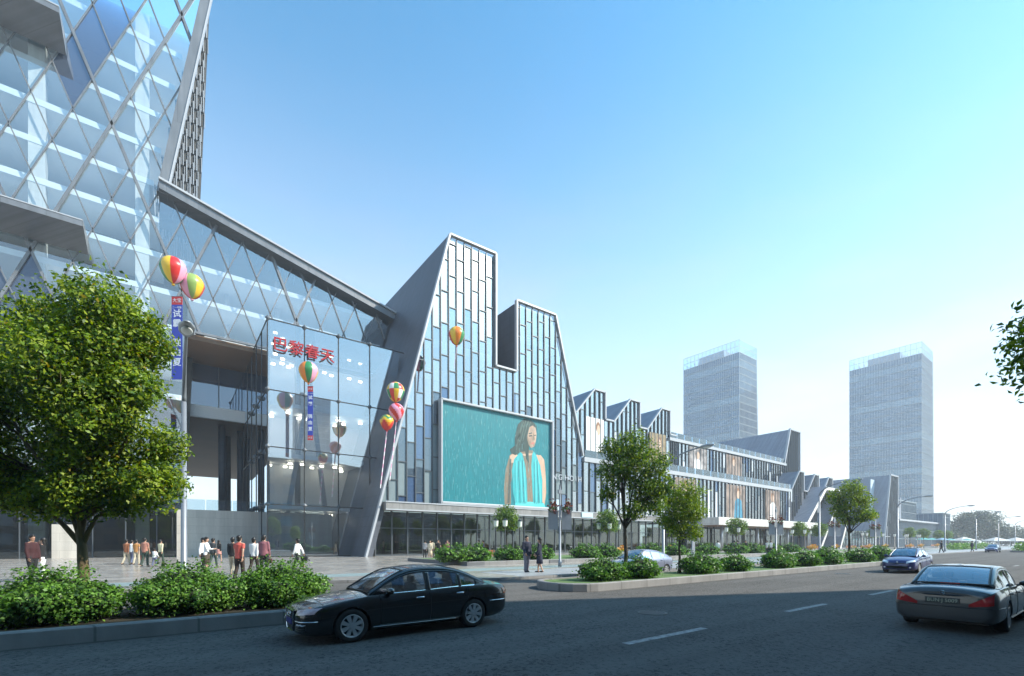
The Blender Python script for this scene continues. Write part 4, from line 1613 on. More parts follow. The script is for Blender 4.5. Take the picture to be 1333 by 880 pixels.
# shop lights inside the galleries: lit ceiling lamps seen through the glass
lampm = bpy.data.materials.new('lit_lamp')
nt, out = nodes(lampm)
em = N(nt, 'ShaderNodeEmission', i_Strength=5.0)
em.inputs[0].default_value = (1, .90, .70, 1)
nt.links.new(em.outputs[0], out.inputs[0])
rr = random.Random(5)
for z in (5.2, 11.5, 17.7, 24.6):
    for i in range(11):
        x = rr.uniform(10.2, wall_x(z) - 1.2)
        y = rr.uniform(YC + 6, 66)
        b = MB().box(x - .22, y, z, x + .22, y + .25, z + .22)
        b.build('ceiling_lamp', lampm, PV, world=True)
for x in (11.0, 17.0):
    MB().beam((x, YC + 7, .1), (x - 3 if x > 12 else x + 4, YC + 7, 26), .5, .5, up=(0, 1, 0)).build('brace', M['pale_metal'], PV, world=True)
for x in (9.8, 13.4):
    MB().tube([(x, YC + 9, .1), (x, YC + 9, 26)], .35, 12).build('column', M['grey_metal'], PV, smooth=True, world=True)

redm = mat('sign_red', (.36, .004, .007), .35)
SG = thing('store_sign', 'red four-character store sign on the upper front of the glass entrance box', 'sign', (at(396, YC - .4), YC - .4, zat(396, 457, YC - .4)))
for i, ch in enumerate('巴黎春天'):
    b = MB()
    text_mb(ch, 1.62, .14, b, font_off=.010)
    o = b.build('character', redm, SG)
    o.location = ((i - 1.5) * 1.66, 0, 0)

# ================================================================== 6. long arcade with terraces and saw-tooth roofs
AR = thing('arcade_building', 'long two-tier shopping arcade with dark fins, glass terrace rails and three saw-tooth gables', 'building', (88, 53, .12))


def bay_mat(x, z):
    q = rnd.random()
    return [M['panel_pale'], M['gl_cool'], M['gl_cool2'], M['gl_slate'], M['gl_blue'], M['gl_cool'], M['gl_cool2'], M['gl_cool2']][int(q * 8)]


YU = 55.0
low = MB()
pl = []
for i in range(52):
    x = 51.6 + i * 1.4
    if x > 123:
        break
    low.box(x - .055, YP - .2, 6.45, x + .055, YP + .05, 14.3)
    s = rnd.uniform(8.5, 12.5)
    for z0, z1 in ((6.5, s), (s + .08, 14.3)):
        pl.append(([(x + .1, z0), (x + 1.3, z0), (x + 1.3, z1), (x + .1, z1)], bay_mat(x, z0)))
    low.box(x, YP - .02, s - .05, x + 1.4, YP + .08, s + .1)
panes(pl, YP + .02, AR, 'glass_pane', 100, .006)
low.build('fins', M['dark_metal'], AR, world=True)
up = MB()
pl = []
for i in range(52):
    x = 80.2 + i * 1.3
    if x > 130:
        break
    up.box(x - .055, YU - .2, 15.0, x + .055, YU + .05, 21.9)
    s = rnd.uniform(17, 20.5)
    for z0, z1 in ((15.1, s), (s + .08, 21.9)):
        pl.append(([(x + .1, z0), (x + 1.2, z0), (x + 1.2, z1), (x + .1, z1)], bay_mat(x, z0)))
    up.box(x, YU - .02, s - .05, x + 1.3, YU + .08, s + .1)
panes(pl, YU + .02, AR, 'upper_pane', 100, .006)
up.build('upper_fins', M['dark_metal'], AR, world=True)
# slabs and terraces
MB().box(51.6, YP - .35, 14.3, 124.2, YU + 30, 15.0).build('terrace_slab', M['white_metal'], AR, world=True)
MB().box(79.5, YU - .4, 22.0, 131, YU + 34, 22.6).build('roof_slab', M['white_metal'], AR, world=True)
MB().box(52, YP + 5.5, 6, 124, YP + 5.8, 14.3).build('inner_wall', M['inner'], AR, world=True)
MB().box(52, YU + 5.5, 15, 131, YU + 5.8, 22).build('upper_inner_wall', M['inner'], AR, world=True)
MB().box(124.0, YP + .1, 6.4, 124.3, YU + 30, 14.3).build('end_wall', M['roof_grey'], AR, world=True)
for i in range(26):
    x = 51.8 + i * 2.78
    MB().box(x, YP - .22, 15.05, x + 2.7, YP - .18, 16.15).build('terrace_rail', M['gl_rail'], AR, world=True)
for i in range(19):
    x = 79.6 + i * 2.7
    MB().box(x, YU - .25, 22.65, x + 2.6, YU - .21, 23.75).build('roof_rail', M['gl_rail'], AR, world=True)


def gable_row(parent, xs, y, z0, ztop, zbot, wall_to, depth, flat=2.75, run=4.4, gap=2.3, panes_limit=100):
    """saw-tooth gables: each slopes up from its valley to an apex, runs flat, then drops"""
    pl = []
    fr = MB()
    mu = MB()
    for xv in xs:
        xa, xr = xv + run, xv + run + flat
        for p, q in (((xv, z0), (xa, ztop)), ((xa, ztop), (xr, ztop)), ((xr, ztop), (xr, z0)), ((xr, z0), (xr + gap, z0))):
            fr.beam((p[0], y - .15, p[1]), (q[0], y - .15, q[1]), .28, .4, up=(0, 1, 0))
        r = MB()
        r.prism([(xv, y, z0 - .3), (xa, y, ztop - .3), (xa, y, ztop), (xv - .1, y, z0)], (0, depth, 0))
        r.box(xa, y + .1, ztop - .3, xr, y + depth, ztop)
        r.box(xr - .3, y + .1, z0 - .3, xr, y + depth, ztop - .3)
        r.build('gable_roof', M['roof_grey'], parent, world=True)
        MB().box(xr, y + .05, z0 - .3, xr + gap + .3, y + depth, z0).build('valley_roof', M['roof_grey'], parent, world=True)
        cv = [(xv + .2, zbot), (xr - .15, zbot), (xr - .15, ztop - .15), (xa, ztop - .15), (xv + .2, z0 - .05)]
        n = int((xr + gap - xv) / 1.15)
        st = (xr + gap - xv) / n
        for i in range(n):
            x = xv + i * st
            cvx = cv if x + st * .5 < xr else [(xr, zbot), (xr + gap, zbot), (xr + gap, z0 - .15), (xr, z0 - .15)]
            s = rnd.uniform(zbot + 2, z0 - 1)
            for a, b_ in ((zbot, s), (s, s + 4.2), (s + 4.2, ztop)):
                c = clip([(x + .06, a + .05), (x + st - .06, a + .05), (x + st - .06, b_), (x + .06, b_)], cvx)
                if len(c) > 2 and area(c) > .05:
                    pl.append((c, M['gl_cool'] if rnd.random() < .5 else bay_mat(x, a)))
                    q = segclip((x, b_), (x + st, b_), cvx)
                    if q:
                        mu.beam((q[0][0], y - .02, q[0][1]), (q[1][0], y - .02, q[1][1]), .12, .12, up=(0, 1, 0))
            q = segclip((x + st, zbot), (x + st, ztop), cv) or segclip((x + st, zbot), (x + st, ztop), [(xr, zbot), (xr + gap, zbot), (xr + gap, z0 - .15), (xr, z0 - .15)])
            if q:
                mu.beam((q[0][0], y - .08, q[0][1]), (q[1][0], y - .08, q[1][1]), .16, .28, up=(0, 1, 0))
    panes(pl, y + .02, parent, 'gable_pane', panes_limit, .006)
    fr.build('gable_trim', M['white_metal'], parent, world=True)
    mu.build('gable_mullions', M['dark_metal'], parent, world=True)


gable_row(AR, [53.8, 63.2, 72.6], YU, 23.2, 27.9, 15.1, 0, 30)
MB().box(51.6, YU + .1, 15.0, 53.8, YU + .4, 23.1).build('end_panel', M['panel_pale'], AR, world=True)
MB().prism([(123.5 + 6.5, YU, 22.7), (133.4, YU, 32.0), (139.5, YU, 32.0), (139.5, YU, 21.0), (130.2, YU, 21.0)], (0, 40, 0)).build('end_gable', M['roof_grey'], AR, world=True)
fr = MB()
for p, q in (((130.0, 22.5), (133.4, 32.1)), ((133.4, 32.1), (139.5, 32.1)), ((139.5, 32.1), (139.5, 15.0))):
    fr.beam((p[0], YU - .2, p[1]), (q[0], YU - .2, q[1]), .4, .5, up=(0, 1, 0))
fr.build('end_gable_trim', M['white_metal'], AR, world=True)
eg = []
mu = MB()
for i in range(7):
    x = 130.6 + i * 1.25
    c = clip([(x, 15.1), (x + 1.15, 15.1), (x + 1.15, 31.7), (x, 31.7)], [(130.2, 15), (139.3, 15), (139.3, 31.8), (133.6, 31.8), (130.3, 22.6)])
    if len(c) > 2:
        eg.append((c, bay_mat(x, 20)))
        mu.box(x - .1, YU - .3, 15, x + .08, YU - .02, min(31.8, 22.5 + max(0, (x - 130.3)) * 2.8))
panes(eg, YU - .05, AR, 'end_gable_pane', 20, .004)
mu.build('end_gable_fins', M['dark_metal'], AR, world=True)
# beige canopy over the pavement
CN = thing('entrance_canopy', 'long flat beige canopy projecting over the pavement under the arcade', 'canopy', (102, 46, .12))
MB().rbox(80, 44.8, 4.95, 124.5, YP - .1, 6.38, .05).build('slab', M['white_stone'], CN, world=True)
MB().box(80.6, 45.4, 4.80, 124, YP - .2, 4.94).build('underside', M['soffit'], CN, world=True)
for x in (84, 98, 112, 123):
    MB().tube([(x, 46.5, .1), (x, 46.5, 4.9)], .3, 12).build('post', M['pale_metal'], CN, smooth=True, world=True)
shopfront(AR, 80.4, 140.4, YP + .6, 4.9, 2.5, seed=6)

# posters on the arcade fronts
pmx = [mat('mural_white', (.75, .74, .73), .5, col2=(.82, .80, .78), scale=.7), mat('mural_warm', (.075, .050, .038), .5, col2=(.36, .27, .22), scale=.9, stretch=(1, 1, .6)),
       mat('mural_dark', (.05, .04, .04), .5, col2=(.55, .50, .48), scale=.6), mat('mural_gold', (.13, .085, .04), .5, col2=(.34, .26, .14), scale=.9), mat('mural_blue', (.02, .12, .22), .5, col2=(.05, .28, .40), scale=.8)]


def mural(u0, u1, y, z0, z1, m_, lab, fig=None):
    x0, x1 = at(u0, y), at(u1, y)
    t = thing('facade_poster', lab, 'poster', ((x0 + x1) / 2, y, z0), 0, 'picture posters on the arcade fronts')
    MB().box(x0, y - .06, z0, x1, y, z1).build('sheet', pmx[m_], t, world=True)
    # pictured figure: head, hair, torso as flat picture layers
    if fig:
        cx, w_, hz = (x0 + x1) / 2 + fig[0] * (x1 - x0), (x1 - x0) * .3, (z1 - z0)
        hd = [(cx + math.cos(a) * w_ * .30, y - .066, z0 + hz * .74 + math.sin(a) * hz * .12) for a in np.linspace(0, 2 * PI, 14)[:-1]]
        MB().poly(hd[::-1]).build('pictured_head', fig[1], t, world=True)
        hr = [(cx - w_ * .05 + math.cos(a) * w_ * .42, y - .063, z0 + hz * .80 + math.sin(a) * hz * .13) for a in np.linspace(0, 2 * PI, 14)[:-1]]
        MB().poly(hr[::-1]).build('pictured_hair', fig[2], t, world=True)
        MB().poly([(cx - w_ * .8, y - .062, z0 + .02), (cx + w_ * .75, y - .062, z0 + .02), (cx + w_ * .55, y - .062, z0 + hz * .56), (cx, y - .062, z0 + hz * .66), (cx - w_ * .6, y - .062, z0 + hz * .55)]).build('pictured_torso', fig[3], t, world=True)


sk = mat('mural_skin', (.55, .36, .25), .5, col2=(.65, .46, .34), scale=1)
hb_ = mat('mural_hair', (.16, .07, .03), .5, col2=(.3, .14, .06), scale=1.5)
mural(762, 785, YU - .12, 15.4, 23.0, 0, 'white poster of a figure with brown hair under the first saw-tooth gable', (.2, sk, hb_, pmx[0]))
mural(845, 866, YU - .12, 15.3, 22.8, 3, 'golden brown poster under the third saw-tooth gable', (.1, sk, hb_, pmx[3]))
mural(896, 919, YU - .07, 15.3, 21.8, 2, 'dark and white poster on the upper tier, nearest the sawtooth gables', (.0, sk, pmx[2], pmx[0]))
mural(944, 965, YU - .07, 15.3, 21.8, 1, 'warm brown poster on the upper tier, right of the dark and white one', (.0, sk, hb_, pmx[1]))
mural(877, 906, YP - .07, 7.0, 14.0, 1, 'warm brown poster on the lower tier beside the tree crown', (.0, sk, hb_, pmx[2]))
mural(944, 969, YP - .07, 6.6, 14.0, 1, 'poster of a figure in blue on the lower tier above the beige canopy', (.15, sk, hb_, pmx[4]))
mural(996, 1014, YP - .07, 6.6, 14.0, 1, 'brown and white poster at the right end of the lower tier', (.0, sk, hb_, pmx[0]))

# ================================================================== 7. gabled pavilions and leaning portal beyond the canopy
GP = thing('gabled_hall', 'low hall with three small saw-tooth gables beyond the long arcade', 'building', (139, YP, .12))
gable_row(GP, [124.6, 134.1, 143.6], YP, 15.1, 19.9, 6.4, 0, 32)
MB().box(124.4, YP + 5, 6, 156, YP + 5.3, 15).build('inner_wall', M['inner'], GP, world=True)
MB().box(124.4, YP - .3, 5.5, 156, YP + 1, 6.4).build('fascia', M['beige_stone'], GP, world=True)
shopfront(GP, 141, 193, YP + .8, 5.4, 2.6, seed=9)
PT = thing('leaning_portal', 'pair of parallel leaning grey slabs forming a slanted entrance portal', 'portal', (135, 48, .12))


def leaning(x0, z0, x1, z1, th, y0, y1, name):
    d = Vector((x1 - x0, 0, z1 - z0)).normalized()
    n = Vector((d.z, 0, -d.x)) * th
    MB().prism([(x0, y0, z0), (x1, y0, z1), (x1 + n.x, y0, z1 + n.z), (x0 + n.x, y0, z0 + n.z)], (0, y1 - y0, 0)).build(name, M['roof_grey'], PT, world=True)
    MB().prism([(x0, y0 - .06, z0), (x1, y0 - .06, z1), (x1 + n.x, y0 - .06, z1 + n.z), (x0 + n.x, y0 - .06, z0 + n.z)], (0, .055, 0)).build(name + '_edge', M['white_stone'], PT, world=True)


leaning(124.6, 6.4, 136.6, 16.3, .9, 47.4, 58, 'slab')
leaning(133.2, .12, 147.0, 15.0, .8, 47.6, 58, 'inner_slab')
MB().box(136.6, 47.5, 15.4, 147.5, 58, 16.2).build('top_slab', M['white_stone'], PT, world=True)
leaning(146.5, .12, 153.0, 9.6, .8, 47.6, 58, 'outer_slab')

# ================================================================== 8. fin building and low podium
FN = thing('fin_building', 'steep grey fin-shaped building with a narrow tiled front beyond the portal', 'building', (204, YP, .12))
MB().prism([(196, YP, .1), (203.2, YP, 25.4), (203.8, YP, 25.4), (196.9, YP, .1)], (0, 60, 0)).build('leaning_wall', M['roof_grey'], FN, world=True)
MB().box(203.8, YP + .2, 25.0, 212, YP + 60, 25.35).box(211.7, YP + .2, .1, 212, YP + 60, 25.0).build('roof', M['roof_grey'], FN, world=True)
fr = MB()
for p, q in (((196.1, .1), (203.3, 25.5)), ((203.3, 25.5), (212, 25.5)), ((212, 25.5), (212, .1))):
    fr.beam((p[0], YP - .15, p[1]), (q[0], YP - .15, q[1]), .4, .5, up=(0, 1, 0))
fr.build('trim', M['white_metal'], FN, world=True)
pl = []
mu = MB()
for i in range(14):
    x = 196.3 + i * 1.12
    off = rnd.uniform(0, 3)
    for kz in range(-1, 8):
        c = clip([(x, .2 + off + kz * 3.6), (x + 1.05, .2 + off + kz * 3.6), (x + 1.05, off + kz * 3.6 + 3.7), (x, off + kz * 3.6 + 3.7)], [(196.6, .2), (211.8, .2), (211.8, 25.2), (203.6, 25.2)])
        if len(c) > 2 and area(c) > .05:
            pl.append((c, rnd.choice([M['gl_slate'], M['panel_green'], M['gl_slate'], M['gl_cool2']])))
    q = segclip((x, 0), (x, 30), [(196.6, .2), (211.8, .2), (211.8, 25.2), (203.6, 25.2)])
    if q:
        mu.beam((q[0][0], YP - .06, q[0][1]), (q[1][0], YP - .06, q[1][1]), .14, .2, up=(0, 1, 0))
panes(pl, YP + .02, FN, 'glass_pane', 100)
mu.build('mullions', M['mullion'], FN, world=True)
MB().box(198, YP + 4, .1, 211.6, YP + 4.2, 24).build('inner_wall', M['inner'], FN, world=True)

PD = thing('podium_building', 'low grey glazed podium with a white ledge at the foot of the right tower', 'building', (245, YP, .12))


def simple_block(parent, x0, x1, y0, y1, z0, z1, step, name='front'):
    MB().box(x0, y0, z0, x1, y1, z1).build(name + '_glazing', M['gl_far'], parent, world=True)
    g_ = MB()
    for x in np.arange(x0, x1 + .01, step):
        g_.box(x - .08, y0 - .15, z0, x + .08, y0 - .003, z1)
    for z in np.arange(z0 + 3, z1, 3.2):
        g_.box(x0, y0 - .1, z - .08, x1, y0 - .004, z + .08)
    for y in np.arange(y0 + step, y1, step):
        g_.box(x0 - .12, y - .08, z0, x0 - .003, y + .08, z1)
    g_.build(name + '_mullions', M['spandrel'], parent, world=True)
    MB().box(x0 - .2, y0 - .3, z1 + .003, x1 + .2, y1, z1 + .4).build(name + '_roof', M['spandrel'], parent, world=True)


simple_block(PD, 212.2, 268, YP + .1, 78, .1, 10.0, 1.5)
MB().box(212.2, YP - .7, 9.7, 272, YP - .32, 10.3).build('ledge', M['white_metal'], PD, world=True)
simple_block(PD, 222, 246, YP + 2.2, 76, 10.45, 17.6, 1.6, 'upper')
simple_block(PD, 268.3, 282, YP - 2, 74, .1, 14.2, 1.6, 'end')
for x in (214, 221):
    MB().prism([(x, YP + 2, 10.5), (x + 3.2, YP + 2, 19.0), (x + 4.4, YP + 2, 19.0), (x + 4.4, YP + 2, 10.5)], (0, 22, 0)).build('roof_light', M['roof_grey'], PD, world=True)

# ================================================================== 9. office towers


def office_tower(name, label, xc, yc, wx, dy, h, crown, bot, group):
    t = thing(name, label, 'tower', (xc, yc, .1), 0, group)

    def xr(z):
        return xc + wx + (bot - wx) * (1 - z / h)
    nst = 27
    st = h / nst
    for i in range(nst):
        z0, z1 = i * st + .1, (i + 1) * st + .1
        zs = z0 + st * .13
        for (a, b_, m_, nm) in ((z0, zs, M['spandrel'], 'spandrel'), (zs, z1, M['gl_far'] if (i * 7 % 5) else M['gl_far2'], 'window_band')):
            inn = .0 if nm == 'spandrel' else .12
            MB().prism([(xc + inn, yc + inn, a), (xr(a) - inn, yc + inn, a), (xr(a) - inn, yc + dy - inn, a), (xc + inn, yc + dy - inn, a)], (0, 0, b_ - a)).build(nm, m_, t, world=True)
    g_ = MB()
    n = int(dy / 1.35)
    for j in range(n + 1):
        y = yc + dy * j / n
        for i in range(nst):
            o = st * .5 * (j % 2)
            g_.box(xc - .14, y - .10, i * st + o, xc - .003, y + .10, i * st + o + st * .97)
    n = int(wx / 1.35)
    for j in range(n + 1):
        f_ = j / n
        g_.beam((xc + f_ * (xr(0) - xc), yc - .07, .1), (xc + f_ * (xr(h) - xc), yc - .07, h), .19, .13, up=(0, 1, 0))
    g_.build('mullions', M['pale_metal'], t, world=True)
    # open glass crown
    c = MB()
    for j in range(0, 15):
        f_ = j / 14
        c.box(xc - .06, yc + dy * f_ - .08, h, xc + .06, yc + dy * f_ + .08, h + crown)
        c.box(xc + wx * f_ - .08, yc - .06, h, xc + wx * f_ + .08, yc + .06, h + crown)
        c.box(xc + wx - .06, yc + dy * f_ - .08, h, xc + wx + .06, yc + dy * f_ + .08, h + crown)
    for z in (h + .1, h + crown * .5, h + crown):
        c.box(xc - .12, yc - .12, z - .1, xc + wx + .12, yc - .063, z + .1)
        c.box(xc - .12, yc - .062, z - .1, xc - .063, yc + dy, z + .1)
        c.box(xc + wx + .063, yc - .062, z - .1, xc + wx + .12, yc + dy, z + .1)
        c.box(xc - .12, yc + dy, z - .1, xc + wx + .12, yc + dy + .12, z + .1)
    c.build('crown_frame', M['white_metal'], t, world=True)
    cg = MB()
    cg.quad((xc, yc, h), (xc, yc + dy, h), (xc, yc + dy, h + crown), (xc, yc, h + crown))
    cg.quad((xc, yc, h), (xc + wx, yc, h), (xc + wx, yc, h + crown), (xc, yc, h + crown))
    cg.quad((xc + wx, yc, h), (xc + wx, yc + dy, h), (xc + wx, yc + dy, h + crown), (xc + wx, yc, h + crown))
    cg.quad((xc, yc + dy, h), (xc + wx, yc + dy, h), (xc + wx, yc + dy, h + crown), (xc, yc + dy, h + crown))
    cg.build('crown_glass', M['gl_rail'], t, world=True)
    MB().box(xc + 3, yc + dy * .3, h, xc + wx - 4, yc + dy * .75, h + crown * .75).build('plant_room', M['roof_grey'], t, world=True)
    return t


OTG = 'distant twin office towers'
office_tower('office_tower', 'distant glazed office tower with a glass crown, rising behind the arcade roof', 271, 139, 21, 37, 114.5, 7.5, 24.5, OTG)
office_tower('office_tower', 'distant glazed office tower with a glass crown, rising above the low grey podium', 360, 75, 25, 36.5, 114.5, 7.0, 28, OTG)

# ================================================================== 10. behind the camera: unseen block added to shade the near lanes, towers mirrored in the glass
M['street_stone'] = mat('street_stone', (.15, .14, .13), .7, var=.15, scale=.5)
OB = thing('shade_block', 'unseen dark block added across the street to shade the near traffic lanes', 'building', (-5, -12, .12))
HB = 21.6
foot = [(-70, -7.0), (27.1, -7.0), (52, -17.5), (52, -34), (-70, -34)]  # footprint shaped so the roofline casts the slanting shadow edge on the road
MB().prism([(x, y, .1) for x, y in foot], (0, 0, HB)).build('walls', M['street_stone'], OB, world=True)
for kf in range(5):
    for i in range(22):
        x = -66 + i * 4.15
        MB().box(x, -6.98, 1.2 + kf * 4, x + 2.4, -6.90, 3.6 + kf * 4).build('window', M['gl_far'], OB, world=True)
for i, (x, y, wx, dy, h, lab) in enumerate([(56, -178, 17, 18, 84, 'slab tower far across the street, mirrored in the entrance glass'), (24, -196, 13, 14, 58, 'stepped tower far across the street'), (100, -150, 40, 20, 40, 'broad block far across the street')]):
    t = thing('skyline_tower', lab, 'tower', (x, y, 0), 0, 'towers across the street')
    simple_block(t, x, x + wx, y, y + dy, 0, h, 2.4)
    g_ = MB()
    for xx in np.arange(x, x + wx, 2.4):
        g_.box(xx - .1, y + dy + .003, 0, xx + .1, y + dy + .15, h)
    for z in np.arange(3, h, 3.2):
        g_.box(x, y + dy + .004, z - .3, x + wx, y + dy + .12, z + .3)
    g_.build('rear_mullions', M['spandrel'], t, world=True)
# near verge trees mirrored in the shop windows; first two added to darken the road
for i, (x, lab) in enumerate([(-7, 'unseen verge tree added behind the viewpoint to darken the road'), (0, 'unseen verge tree added just right of the viewpoint to darken the road'), (60, 'first verge tree beyond the street block'), (70, 'second verge tree beyond the street block'), (81, 'third verge tree beyond the street block'), (93, 'fourth verge tree beyond the street block'), (106, 'fifth verge tree beyond the street block'), (122, 'sixth verge tree beyond the street block')]):
    c = copy_tree(NEARTREE)
    c.location = (x, (-7.5 - (i % 2) * 1.5) if x > 20 else -2.9, 0)
    c.rotation_euler.z = i * 1.3
    c['label'] = lab
    c['group'] = 'street trees on the near verge'
# ------------------------------------------------------------------ cars
def pchip(xs, ys):
    n = len(xs)
    h = [xs[i + 1] - xs[i] for i in range(n - 1)]
    dl = [(ys[i + 1] - ys[i]) / h[i] for i in range(n - 1)]
    m_ = [0] * n
    m_[0], m_[-1] = dl[0], dl[-1]
    for i in range(1, n - 1):
        if dl[i - 1] * dl[i] > 0:
            w1, w2 = 2 * h[i] + h[i - 1], h[i] + 2 * h[i - 1]
            m_[i] = (w1 + w2) / (w1 / dl[i - 1] + w2 / dl[i])

    def f(x):
        if x <= xs[0]:
            return ys[0]
        if x >= xs[-1]:
            return ys[-1]
        i = 0
        while x > xs[i + 1]:
            i += 1
        t = (x - xs[i]) / h[i]
        return ((2 * t ** 3 - 3 * t * t + 1) * ys[i] + (t ** 3 - 2 * t * t + t) * h[i] * m_[i] + (-2 * t ** 3 + 3 * t * t) * ys[i + 1] + (t ** 3 - t * t) * h[i] * m_[i + 1])
    return f


def sp(pairs):
    return pchip([p[0] for p in pairs], [p[1] for p in pairs])


def carpaint(name, col, metal=.3, rough=.28):
    return mat(name, col, rough, metal=metal, coat=1.0)


M['tyre'] = mat('tyre', (.018, .018, .019), .8, bump=.2, bscale=60)
M['rim'] = mat('rim', (.50, .51, .53), .35, metal=.35)
M['chrome'] = mat('chrome', (.62, .63, .65), .12, metal=1.0)
M['car_black'] = mat('car_trim_black', (.012, .012, .013), .35)
M['car_inside'] = mat('car_inside', (.03, .03, .033), .8)
M['seat'] = mat('car_seat', (.10, .11, .12), .7)
M['car_glass'] = glass('car_glass', (.60, .68, .72), (.9, .95, 1), .26)
M['lamp_clear'] = mat('head_lamp', (.75, .78, .82), .08, metal=.25, coat=1.0, var=.25, scale=9)
M['lamp_pink'] = mat('head_lamp_tinted', (.42, .16, .20), .10, coat=1.0, col2=(.75, .62, .62), scale=5.0)
M['lamp_red'] = mat('tail_lamp', (.36, .012, .012), .12, coat=1.0, var=.3, scale=10)
M['lamp_orange'] = mat('tail_lamp_orange', (.62, .14, .05), .12, coat=1.0)
M['plate_dark'] = mat('plate_dark', (.05, .055, .05), .5)
M['plate_blue'] = mat('plate_blue', (.05, .05, .22), .45)
M['plate_text'] = mat('plate_text', (.42, .44, .34), .6)


def wheel_meshes(R, W, spokes, m_rim):
    """local: axle along y, outer face towards -y"""
    ty = MB()
    prof = [(R * .66, -W * .46), (R * .80, -W * .5), (R * .93, -W * .49), (R * .985, -W * .40), (R, -W * .2), (R, W * .2), (R * .985, W * .4), (R * .9, W * .5), (R * .66, W * .46)]
    n = 36
    vs = [(r * math.cos(2 * PI * j / n), y, r * math.sin(2 * PI * j / n)) for r, y in prof for j in range(n)]
    fs = [(i * n + j, i * n + (j + 1) % n, (i + 1) * n + (j + 1) % n, (i + 1) * n + j) for i in range(len(prof) - 1) for j in range(n)]
    fs += [((len(prof) - 1) * n + j, (len(prof) - 1) * n + (j + 1) % n, (j + 1) % n, j) for j in range(n)]
    ty.add(vs, fs)
    rm = MB()
    prof = [(R * .69, -W * .48), (R * .66, -W * .50), (R * .62, -W * .46), (R * .60, -W * .1), (R * .60, W * .4)]
    vs = [(r * math.cos(2 * PI * j / n), y, r * math.sin(2 * PI * j / n)) for r, y in prof for j in range(n)]
    fs = [(i * n + j, i * n + (j + 1) % n, (i + 1) * n + (j + 1) % n, (i + 1) * n + j) for i in range(len(prof) - 1) for j in range(n)]
    rm.add(vs, fs)
    for k in range(spokes):
        a = 2 * PI * k / spokes + .2
        ca, sa = math.cos(a), math.sin(a)
        def pt(r, t, y):
            return (r * ca - t * sa, y, r * sa + t * ca)
        w0, w1 = R * .07, R * .135
        rm.add([pt(R * .1, -w0, -W * .46), pt(R * .1, w0, -W * .46), pt(R * .62, w1, -W * .475), pt(R * .62, -w1, -W * .475),
                pt(R * .1, -w0, -W * .3), pt(R * .1, w0, -W * .3), pt(R * .62, w1, -W * .32), pt(R * .62, -w1, -W * .32)],
               [(0, 1, 2, 3), (0, 4, 5, 1), (1, 5, 6, 2), (3, 2, 6, 7), (0, 3, 7, 4)])
    vs = [(R * .15 * math.cos(2 * PI * j / 16), -W * .50, R * .15 * math.sin(2 * PI * j / 16)) for j in range(16)]
    vs += [(R * .17 * math.cos(2 * PI * j / 16), -W * .35, R * .17 * math.sin(2 * PI * j / 16)) for j in range(16)]
    rm.add(vs, [tuple(range(16))] + [(j, j + 16, (j + 1) % 16 + 16, (j + 1) % 16) for j in range(16)])
    dk = MB()
    vs = [(R * .6 * math.cos(2 * PI * j / 24), -W * .08, R * .6 * math.sin(2 * PI * j / 24)) for j in range(24)]
    dk.add(vs, [tuple(range(24))])
    return ty.mesh('tyre', M['tyre'], True), rm.mesh('rim', m_rim, False), dk.mesh('brake_disc', M['car_black'])


